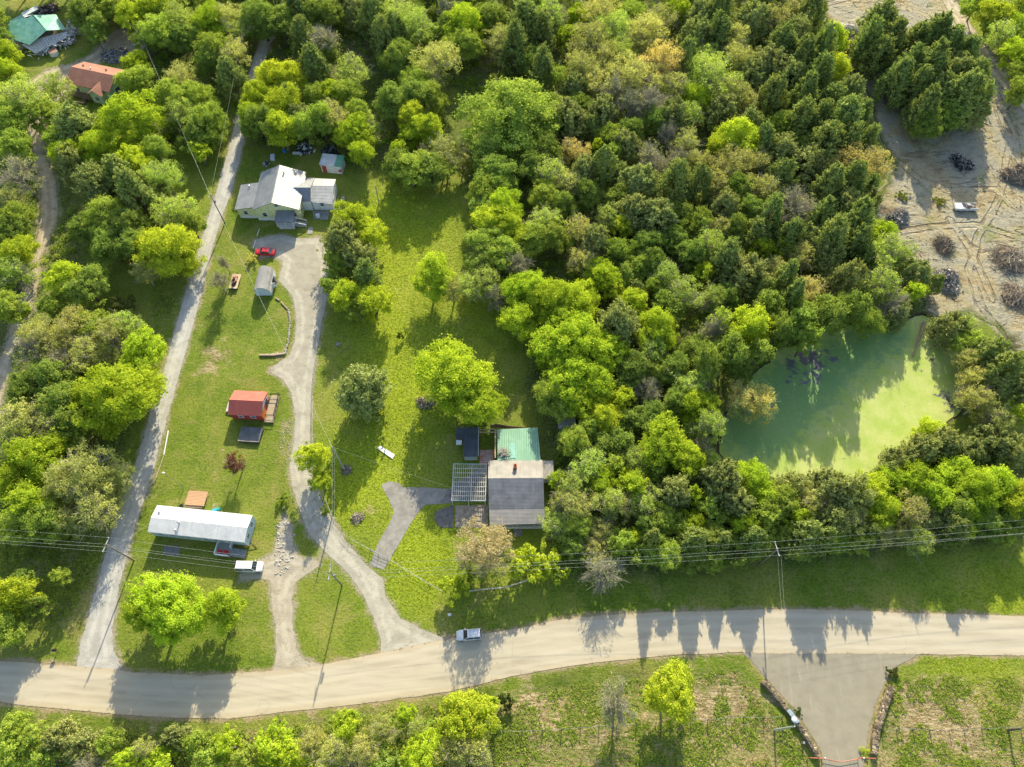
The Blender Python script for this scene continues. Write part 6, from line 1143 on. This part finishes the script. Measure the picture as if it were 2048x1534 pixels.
# ------------------------------------------------------------ stone walls, gate
t = NT('rubble_stone'); v = t.vor(2.6, out='Color'); d = t.vor(2.6, None, 'DISTANCE_TO_EDGE'); f = t.noise(7, 5, .7); hsv = t.n('ShaderNodeSeparateColor'); t.t.links.new(v, hsv.inputs[0])
c = t.mix(hsv.outputs[0], (.11, .085, .055), (.30, .235, .15)); c = t.mix(t.ss(hsv.outputs[1], .85, .97), c, (.50, .42, .28)); c = t.mix(t.ss(d, 0, .06, .8, 0), c, (.05, .045, .03)); c = t.mix(t.ss(f, .3, .5, .4, 0), c, (.08, .07, .05))
STONE = t.done(c, .95, t.bump(t.ma('ADD', d, t.ma('MULTIPLY', f, .3)), 1, .15), .1)
def stone_wall(pts, wd, h, label, seed):
    g = G(); r2 = random.Random(seed); P3 = [Vector((*p, 0)) for p in pts]; L = []
    for a, b in zip(P3[:-1], P3[1:]):
        n = max(1, int((b - a).length / .32)); L += [a.lerp(b, i / n) for i in range(n)]
    L.append(P3[-1]); K = 7
    for i, p in enumerate(L):
        d = (L[min(i + 1, len(L) - 1)] - L[max(i - 1, 0)]).normalized(); nrm = Vector((-d.y, d.x, 0)); hh = h * r2.uniform(.9, 1.05)
        for k, (s, z) in enumerate(((-.5, -.2), (-.5, .5), (-.44, .95), (0, 1.03), (.44, .95), (.5, .5), (.5, -.2))): q = p + nrm * (s * wd + r2.uniform(-.04, .04)); g.v.append((q.x, q.y, z * hh + r2.uniform(-.04, .04)))
    for i in range(len(L) - 1):
        for k in range(K - 1): g.f.append((i * K + k, i * K + k + 1, (i + 1) * K + k + 1, (i + 1) * K + k))
    g.f.append(tuple(range(K))); g.f.append(tuple((len(L) - 1) * K + k for k in range(K))[::-1])
    for i in range(int(len(L) * 2.5)):
        p = r2.choice(L) + Vector((r2.uniform(-.45, .45) * wd, r2.uniform(-.2, .2), 0)); g.ball((p.x, p.y, h * .97), r2.uniform(.06, .12), (1.2, 1, .5), 6, 4, .25, r2)
    g.obj('stone_wall', STONE, label=label, cat='stone wall')
stone_wall([(42.4, 14.2), (43.6, 12.9), (45.2, 10.6), (46.5, 8.8), (47.6, 7.0), (48.5, 5.0), (49.5, 2.95)], .85, .9, 'curved rubble stone wall on the left of the paved entrance', 1)
stone_wall([(64.0, 13.3), (62.9, 11.7), (61.6, 9.6), (60.2, 7.4), (59.2, 5.2), (58.6, 3.2)], 1.05, .9, 'curved rubble stone wall on the right of the paved entrance', 2)
gt_ = empty('entrance_gate', (53, 2.6, 0), 0, 'steel double gate with rusty red top rail closing the paved entrance', 'gate'); RUST = plain('rusty_red_steel', (.48, .15, .08), .7, var=.3); GST = plain('grey_gate_steel', (.35, .36, .36), .5)
for (a, b) in (((-2.9, -.05), (-.3, -.5)), ((-.2, -.5), (2.9, 0))):
    g = G(); A, B = Vector((*a, 0)), Vector((*b, 0))
    for z in (.35, .65, .95): g.tube([A + Vector((0, 0, z)), B + Vector((0, 0, z))], .035, 5)
    for i in range(6): p = A.lerp(B, i / 5); g.tube([p + Vector((0, 0, .3)), p + Vector((0, 0, 1.25))], .035, 5)
    lf = g.obj('gate_leaf', GST, gt_); G().tube([A + Vector((0, 0, 1.28)), B + Vector((0, 0, 1.28))], .06, 6).obj('top_rail', RUST, lf)
for x0, x1 in ((-5.2, -2.95), (2.95, 5.2)): g = G(); g.tube([(x0, .1, 1.35), (x1, 0, 1.35)], .07, 6); g.tube([(x1, 0, 0), (x1, 0, 1.5)], .09, 8); g.tube([(x0, .1, 0), (x0, .1, 1.4)], .06, 6); g.obj('side_rail', RUST, gt_)
for x in (-2.9, 3.3): G().ball((x, .05, 1.6), .13).obj('post_cap', WHITE, gt_)
G().slab([(45.4, 9.6, 1.12), (46.0, 9.9, 1.12), (47.3, 8.0, 1.12), (46.7, 7.7, 1.12)][::-1], .06).obj('metal_sheet', plain('blue_grey_sheet', (.30, .38, .40), .5), label='blue-grey metal sheet lying on the left entrance wall', cat='metal sheet')
G().rbox((0, 0, .5), (.3, .35, 1.0)).obj('keypad_post', STEEL, None, (47.4, 4.9, .0), label='small grey post box beside the left stone wall', cat='post box')

# ------------------------------------------------------------ fences
FP = plain('dark_fence_post', (.10, .08, .06), .9); FPL = plain('pale_rail', (.52, .50, .42), .7)
def post_fence(name, px, h, label, mat, r=.06, rails=(.35, .7, 1.0), rr=.006, railmat=None, world=None, cat='fence', step=None):
    pts = [Vector((*P(u, v), 0)) for u, v in px] if world is None else [Vector((*p, 0)) for p in world]
    if step:
        q = []
        for a, b in zip(pts[:-1], pts[1:]): n = max(1, round((b - a).length / step)); q += [a.lerp(b, i / n) for i in range(n)]
        pts = q + [pts[-1]]
    for p in pts: p.z = gz(p.x, p.y)
    x, y = pts[0].x, pts[0].y; e = empty(name, pts[0], 0, label, cat); pts = [p - Vector((x, y, pts[0].z)) * 1 for p in pts]
    for p in pts: G().tube([p + Vector((0, 0, -.2)), p + Vector((0, 0, h))], r, 6).obj('post', mat, e)
    g = G()
    for z in rails: g.tube([p + Vector((0, 0, h * z)) for p in pts], rr, 4, False)
    g.obj('rail' if rr > .02 else 'wire', railmat or STEEL, e); return e
post_fence('wire_fence', [(1006,1463),(1044,1463),(1085,1461),(1123,1459),(1161,1456),(1198,1453),(1234,1451),(1272,1449)], 1.35, 'wire field fence left of the lime tree below the road', FP, .08)
post_fence('wire_fence', [(1381,1440),(1415,1440),(1452,1437),(1487,1435),(1526,1436),(1562,1434)], 1.35, 'wire field fence between the lime tree and the left stone wall', FP, .08)
post_fence('wire_fence', [(1763,1462),(1793,1460),(1826,1459),(1860,1461),(1899,1460),(1929,1460),(1964,1458),(2001,1456),(2041,1456),(2085,1455)], 1.35, 'wire field fence right of the right stone wall', FP, .08)
x, y = P(2016, 1460); G().tube([(x, y, -.2), (x, y, 3.4)], [.2, .16], 8).obj('corner_post', FP, label='thick tall post in the right-hand wire fence', cat='post')
post_fence('wire_fence', [(505,1478),(560,1442),(562,1442)], 1.0, 'short stub of fence posts at the road edge above the bottom hedge', FP, .07)
post_fence('chain_link_fence', [(655,592),(640,660),(632,720),(627,790),(626,870),(630,930),(648,990),(668,1040),(700,1078),(741,1101)], 1.2, 'pale chain-link fence along the right side of the gravel driveway', STEEL, .035, (.3, .6, .98), .018, FPL, step=3.0)
post_fence('chain_link_fence', [(776,1118),(820,1146),(860,1170),(886,1184)], 1.2, 'pale chain-link fence right of the concrete driveway mouth', STEEL, .035, (.3, .6, .98), .018, FPL, step=3.0)
post_fence('field_gate', [(741,1101),(758,1110),(776,1118)], 1.2, 'tubular gate across the mouth of the concrete driveway', STEEL, .05, (.2, .45, .7, .98), .035, FPL, cat='gate')
post_fence('rail_fence', [(940,1184),(975,1180),(1012,1177),(1050,1164),(1090,1155),(1130,1150)], 1.1, 'low white rail fence behind the bushes above the road', WHITE, .05, (.45, .95), .06, FPL, step=2.6)
# stone and log border on the lawn
def run_pieces(name, px, step, mk, mat, label, cat):
    g = G(); r2 = random.Random(len(label)); pts = [Vector((*P(u, v), 0)) for u, v in px]
    for a, b in zip(pts[:-1], pts[1:]):
        n = max(1, int((b - a).length / step)); ang = math.atan2(b.y - a.y, b.x - a.x)
        for i in range(n): mk(g, a.lerp(b, (i + .5) / n), ang, r2)
    return g.obj(name, mat, label=label, cat=cat)
PS = plain('pale_stones', (.50, .45, .36), .9, vs=4, var=.3)
run_pieces('stone_border', [(577,620),(581,642),(579,665),(576,688),(570,707),(520,711)], .34, lambda g, p, a, r: g.ball((p.x + r.uniform(-.08, .08), p.y + r.uniform(-.1, .1), .14), r.uniform(.18, .28), (1.1, .9, .7), 7, 5, .22, r), PS, 'curved row of pale stones bordering the lawn', 'stone border')
run_pieces('log_border', [(549,594),(562,604),(576,619)], 1.3, lambda g, p, a, r: g.rbox((p.x, p.y, .15), (1.25, .22, .22), a + r.uniform(-.1, .1)), plain('grey_logs', (.42, .33, .24), .9, vs=4), 'row of split logs between the grey shed and the stones', 'log border')
run_pieces('log', [(520,711),(548,711),(570,708)], 4.0, lambda g, p, a, r: g.rbox((p.x, p.y, .2), (2.6, .34, .34), a), plain('grey_logs', (.42, .33, .24), .9, vs=4), 'thick log at the bottom end of the stone border', 'log')

# ------------------------------------------------------------ piles
def pile(name, u, v, rpx, h, mats, label, cat, seed, n=170, stick=.5, long=1.6, blk=.5, z0=0):
    r2 = random.Random(seed); x, y = P(u, v, h * .4); R = rpx * mpp(u, v); e = empty(name, (x, y, gz(x, y)), r2.uniform(0, 3), label, cat); gs = [G() for _ in mats]; g = gs[0]
    lob = [(r2.uniform(-.42, .42) * R, r2.uniform(-.35, .35) * R, r2.uniform(.4, .62) * R, h * r2.uniform(.55, 1.0)) for _ in range(5)]; g.ball((0, 0, -.1), R * .6, (1, .85, h / R * .8), 14, 8, .2, r2)
    for lx, ly, lr, lh in lob: g.ball((lx, ly, -.1), lr * .8, (1, .9, lh / lr * .9), 12, 7, .25, r2)
    for i in range(int(n * 1.5)):
        lx, ly, lr, lh = r2.choice(lob); a, q = r2.uniform(0, 6.283), math.sqrt(r2.random()) * (1.35 if r2.random() < .12 else 1); px_, py_ = lx + math.cos(a) * q * lr, ly + math.sin(a) * q * lr; zz = lh * max(.04, 1 - q ** 1.5) * r2.uniform(.75, 1.15); g = gs[r2.randrange(len(mats))]
        if r2.random() < stick: l = r2.uniform(.25, 1) ** 1.6 * long * 1.2; d = r2.gauss(a, .8); k = r2.uniform(-.5, .5); g.tube([(px_ - math.cos(d) * l / 2, py_ - math.sin(d) * l / 2, max(.02, zz + z0 - k * .4)), (px_ + math.cos(d) * l * .1, py_ + math.sin(d) * l * .1 + .1 * k, zz + .12), (px_ + math.cos(d) * l / 2, py_ + math.sin(d) * l / 2, max(.02, zz + .1 + k * .4))], [r2.uniform(.03, .1), .04, .015], 4)
        else: g.rbox((px_, py_, zz), (r2.uniform(.15, 1) ** 2 * blk * 1.9, r2.uniform(.15, .8) * blk, r2.uniform(.03, .35) * blk), r2.uniform(0, 3), r2.uniform(-.8, .8), r2.uniform(-.8, .8))
    for nm, gg, mt in zip(('heap', 'rubble', 'scrap'), gs, mats): gg.obj(nm, mt, e)
    return e
ASH = plain('ash_grey', (.20, .185, .16), .95, vs=3, var=.4); PALE = plain('pale_rubble', (.50, .46, .40), .9, vs=3, var=.3); BRN_ = plain('brush_brown', (.22, .165, .11), .95, vs=4, var=.3); RED_ = plain('reddish_rubble', (.34, .17, .11), .9, vs=3, var=.3); TANW = plain('tan_brush', (.42, .36, .26), .9, vs=4, var=.25); CHAR = plain('charred', (.035, .035, .035), .95)
pile('debris_pile', 1803, 434, 32, 2.2, [ASH, PALE, PALE], 'grey and pale rubble pile at the left edge of the clearing', 'debris pile', 1, 420)
pile('debris_pile', 1930, 324, 32, 1.9, [CHAR, ASH, PALE], 'dark debris pile in the tree shade of the clearing', 'debris pile', 2, 420)
pile('debris_pile', 1897, 556, 37, 2.0, [ASH, PALE, ASH], 'blue-grey and white rubble pile near the lower clearing', 'debris pile', 3, 460)
pile('brush_pile', 1893, 487, 27, 1.6, [BRN_, TANW, BRN_], 'brown brush pile in the middle of the clearing', 'brush pile', 4, 330, .9, 3.2)
pile('brush_pile', 2038, 350, 40, 2.2, [BRN_, TANW, ASH], 'dark brown brush pile at the right edge of the photo', 'brush pile', 5, 300, .9, 2.6)
pile('brush_pile', 2028, 520, 52, 2.0, [BRN_, TANW, TANW], 'wide brush pile with long logs at the right edge', 'brush pile', 6, 360, .9, 4.0)
pile('brush_pile', 2035, 592, 44, 1.7, [BRN_, TANW, TANW], 'lower brush pile beside the clearing track', 'brush pile', 16, 260, .9, 3.0)
pile('brush_pile', 1704, 92, 27, 2.0, [BRN_, RED_, TANW], 'reddish-brown brush pile beside the earth mound', 'brush pile', 7, 240, .9, 3.0)
pile('brush_pile', 850, 803, 22, .9, [BRN_, TANW, ASH], 'brush heap under the bright lime tree', 'brush pile', 8, 160, .8, 1.8)
pile('brush_pile', 714, 1034, 15, .5, [TANW, TANW, BRN_], 'small round heap of dry cuttings in the meadow', 'brush pile', 9, 130, .9, 1.4)
pile('debris_pile', 692, 937, 15, .5, [BRN_, ASH, TANW], 'scrap heap at the foot of the greenish pole', 'debris pile', 10, 80, .7, 1.6)
pile('junk_pile', 607, 298, 20, 1.4, [CHAR, WHITE, ASH], 'black and white junk heap behind the yellow house', 'junk pile', 11, 150, .3, 1.3, .9)
pile('junk_pile', 655, 302, 24, 1.3, [CHAR, ASH, CHAR], 'black junk heap behind the white shed', 'junk pile', 12, 130, .5, 2.0, 1.0)
pile('junk_pile', 533, 326, 9, .8, [CHAR, WHITE, ASH], 'small junk heap at the corner of the yard', 'junk pile', 13, 46, .2, 1.0, .7)
pile('scrap_pile', 228, 112, 34, 1.1, [ASH, STEEL, CHAR], 'tangle of grey scrap metal behind the brown-roofed house', 'scrap pile', 14, 330, .85, 3.4, .8)
pile('scrap_pile', 256, 50, 17, .6, [ASH, STEEL, CHAR], 'strip of scrap boards beside the grey yard', 'scrap pile', 15, 60, .85, 3.0, .6)
pile('debris_pile', 88, 22, 30, 1.4, [CHAR, PALE, RED_], 'burnt debris behind the ruined house', 'debris pile', 17, 200, .6, 2.4, .9)
pile('stone_heap', 676, 688, 7, .3, [PS, PALE, ASH], 'small heap of pale stones in the shaded meadow', 'stone heap', 18, 30, 0, 1, .4)
pile('debris_pile', 1835, 672, 0.1 + 12, .8, [BRN_, TANW, BRN_], 'root ball and sticks at the pond edge', 'brush pile', 19, 60, .9, 1.6)
x, y = P(1690, 62); mg = G(); mg.ball((0, 0, -.3), 1, (4.2, 2.4, 2.1), 22, 10, .06, random.Random(2)); mg.obj('earth_mound', plain('grey_earth', (.30, .28, .25), .95, vs=1.5, var=.3), None, (x, y, 0), smooth=True, label='grey earth mound beside the reddish brush pile', cat='mound')
a, b = P(1848, 645), P(1826, 712); G().tube([(*a, .2), (*b, .0)], [.32, .14], 7).obj('fallen_trunk', plain('pink_brown_bark', (.42, .27, .18), .9), label='fallen bare trunk reaching into the pond', cat='log')

# ------------------------------------------------------------ small things
def flat(name, px, z, th, mat, label, cat): return G().slab([(*P(u, v, z), z) for u, v in px], th).obj(name, mat, label=label, cat=cat)
t = NT('plank_top'); wv = t.wave(1.1, t.mapv((1, 1, 1), (0, 0, R_(4))), .3, 1, 'Y'); c = t.mix(t.ss(wv, 0, .2, .6, 0), t.mix(t.noise(2, 4), (.42, .24, .12), (.56, .35, .20)), (.14, .08, .05)); PLK = t.done(c, .85, t.bump(wv, .5, .03))
flat('wooden_platform', [(368.6, 1009), (407.7, 1012), (416.3, 983), (378, 980.7)], .7, .12, PLK, 'weathered tan wooden platform above the mobile home', 'platform')
x, y = P(392, 1003); G().box(x - 1.6, x + 1.7, y - 1.5, y + .9, 0, .58).obj('platform_frame', OLDW, label='slatted brown base carrying the wooden platform', cat='platform base')
t = NT('white_corrugated'); wv = t.wave(2.2, t.mapv((1, 1, 1), (0, 0, R_(28))), 0, 0, 'Y'); WC = t.done(t.mix(t.ss(wv, 0, .4, .35, 0), (.74, .73, .70), (.35, .35, .34)), .45, t.bump(wv, .6, .04))
flat('metal_sheet', [(753.7, 896), (785, 917.5), (789.5, 909), (760, 891.5)], .12, .04, WC, 'white corrugated metal sheet lying in the lower meadow', 'metal sheet')
a, b = P(337, 862), P(328, 910); G().tube([(*a, .1), (*b, .1)], .11, 6).obj('pipe', WHITE, label='white pipe lying beside the gravel lane', cat='pipe')
a, b = P(328, 911), P(308, 968); G().tube([(*a, .08), (*b, .08)], .08, 6).obj('wooden_rail', plain('tan_rail', (.48, .38, .25), .8), label='long thin tan rail lying beside the gravel lane', cat='rail')
a, b = P(519, 458), P(514, 473); G().tube([(*a, .1), (*b, .1)], .09, 6).obj('pipe', WHITE, label='upper short white pipe left of the yellow house drive', cat='pipe')
a, b = P(511.5, 482), P(506.5, 497); G().tube([(*a, .1), (*b, .1)], .09, 6).obj('pipe', WHITE, label='lower short white pipe next to the red sedan', cat='pipe')
def tyre(u, v, R, label, z=.12, mat=None):
    x, y = P(u, v, z); g = G(); n = 18
    g.tube([(R * .72 * math.cos(2 * math.pi * i / n), R * .72 * math.sin(2 * math.pi * i / n), z) for i in range(n + 1)], R * .28, 7, False); g.obj('tyre', mat or BLACK, None, (x, y, 0), smooth=True, label=label, cat='tyre')
tyre(362, 1012, .42, 'old tyre lying behind the mobile home'); tyre(576, 299, .42, 'pale-rimmed tyre beside the blue drum', mat=PALE)
x, y = P(568, 301, .5); G().tube([(0, 0, 0), (0, 0, .75)], .42, 14).obj('drum', plain('blue_plastic', (.05, .25, .60), .4), None, (x, y, 0), label='blue drum in the yellow house back yard', cat='drum')
x, y = P(430, 1021, .5); G().rbox((0, 0, .4), (.9, .6, .8)).obj('bin', plain('sky_blue_plastic', (.05, .42, .60), .4), None, (x, y, 0), bevel=.05, label='sky-blue bin behind the mobile home', cat='bin')
x, y = P(437, 1018, .5); G().rbox((0, 0, .35), (.7, .6, .7)).obj('bin', plain('teal_plastic', (.06, .42, .32), .4), None, (x, y, 0), bevel=.05, label='teal bin next to the sky-blue bin', cat='bin')
x, y = P(489, 1099, .3); G().tube([(0, 0, 0), (0, 0, .35)], [.22, .3], 12).obj('bucket', plain('yellow_plastic', (.65, .42, .03), .4), None, (x + .2, y + .6, 0), label='yellow bucket beside the mobile home steps', cat='bucket')
x, y = P(545, 314, .5); g = G(); g.rbox((0, 0, .35), (1.1, 1.9, .7), .15); g.obj('cooler_box', WHITE, None, (x, y, 0), bevel=.06, label='large white cooler box in the corner yard junk', cat='cooler')
flat('white_board', [(585, 308.5), (602, 308.5), (602, 303.5), (585, 303.5)], .3, .06, WHITE, 'white board lying left of the black and white junk heap', 'board')
flat('white_board', [(626, 304), (629.5, 305), (632, 298.5), (628.5, 298)], .3, .06, WHITE, 'short white board leaning between the two junk heaps', 'board')
flat('tarpaulin', [(264, 88), (274, 94), (278, 88), (270, 84)], .4, .05, plain('pale_blue_tarp', (.50, .60, .66), .5), 'pale blue tarpaulin on the grey yard', 'tarpaulin')
x, y = P(686, 397, .4); G().rbox((0, 0, .35), (.8, .7, .7), .3).obj('air_conditioner', plain('grey_unit', (.4, .4, .38), .6), None, (x, y, 0), bevel=.03, label='small grey unit on the grass east of the annex', cat='outdoor unit')
def mailbox(u, v, mat, label):
    x, y = P(u, v); e = empty('mailbox', (x, y, gz(x, y)), .1, label, 'mailbox'); G().box(-.05, .05, -.05, .05, -.2, 1.05).obj('post', OLDW, e); g = G(); g.box(-.3, .3, -.22, .22, 1.05, 1.25); g.tube([(-.3, 0, 1.25), (.3, 0, 1.25)], .22, 12); g.obj('box', mat, e); G().box(.1, .13, .23, .26, 1.2, 1.55).obj('flag', RUST, e)
mailbox(900, 1232, WHITE, 'white mailbox on the verge above the silver-white SUV'); mailbox(116, 1302, BLACK, 'black mailbox on the verge left of the gravel lane mouth')
x, y = P(1011, 1386); G().tube([(x, y, -.4), (x, y, 1.6)], .07, 6).obj('marker_post', WHITE, label='white marker post beside the dark bush below the road', cat='marker post')
# loose stones, clods and broken concrete: uncountable
def scatter_rocks(name, fld, thr, n, seed, smin, smax, mat, label, zb=0.0):
    X, Y, r = np.array([]), np.array([]), np.random.default_rng(seed); i, j = np.nonzero(fld > thr); k = r.integers(0, len(i), n); X = gx[j[k]] + r.uniform(-.25, .25, n); Y = gy[i[k]] + r.uniform(-.25, .25, n)
    base = np.array([(1, 0, 0), (-1, 0, 0), (0, 1, 0), (0, -1, 0), (0, 0, 1), (0, 0, -1)], float); F = np.array([(0, 2, 4), (2, 1, 4), (1, 3, 4), (3, 0, 4), (2, 0, 5), (1, 2, 5), (3, 1, 5), (0, 3, 5)])
    s = r.uniform(smin, smax, (n, 1, 1)) * r.uniform(.6, 1.4, (n, 6, 1)); a = r.uniform(0, 3.14, n); V = base[None] * s; ca, sa = np.cos(a)[:, None], np.sin(a)[:, None]
    V = np.stack([V[..., 0] * ca - V[..., 1] * sa + X[:, None], (V[..., 0] * sa + V[..., 1] * ca) * .8 + Y[:, None], V[..., 2] * .6 + zb], -1).reshape(-1, 3)
    Fm = (F[None] + (np.arange(n) * 6)[:, None, None]).reshape(-1, 3); o = link(name, np_mesh(name, V, Fm, 3), mat); setprops(o, label, None, None, 'stuff')
scatter_rocks('loose_stones', S['clear'] + vnoise(GX, GY, 6, 19) * 4, 2., 1500, 31, .04, .17, PALE, 'pale loose stones over the dirt clearing'); scatter_rocks('dark_clods', S['clear'] + vnoise(GX, GY, 8, 9) * 4, 3.0, 1500, 32, .06, .24, BRN_, 'brown clods and bark scraps over the dirt clearing')
scatter_rocks('gravel_stones', np.maximum(S['drive'], S['side']), .0, 1800, 33, .04, .13, PALE, 'loose pale gravel on the driveways')
scatter_rocks('broken_concrete', sdf(pxpoly([(552,1045),(575,1035),(590,1075),(592,1110),(572,1150),(545,1150),(550,1100)])), .2, 220, 34, .06, .34, plain('broken_concrete', (.38, .37, .33), .9, vs=3), 'broken concrete chunks at the side driveway')
scatter_rocks('lawn_stones', sdf(pxpoly([(560,840),(584,830),(590,900),(575,930),(556,900)])), .2, 240, 35, .05, .16, PS, 'pale gravel spread on the lawn edge by the driveway')

g = G(); r2 = random.Random(77); ii, jj = np.nonzero((S['clear'] > 1) & (GX > 92)); k = 0
while k < 420:
    q = r2.randrange(len(ii)); x, y = gx[jj[q]], gy[ii[q]]; d = r2.gauss(.6, .9); l = r2.uniform(.5, 2.6) ; g.tube([(x, y, .05), (x + math.cos(d) * l * .5, y + math.sin(d) * l * .5 + r2.uniform(-.1, .1), .12), (x + math.cos(d) * l, y + math.sin(d) * l, .04)], [r2.uniform(.03, .08), .05, .02], 4); k += 1
g.obj('scattered_sticks', BRN_, label='loose sticks and slash strewn over the dirt clearing', kind='stuff')
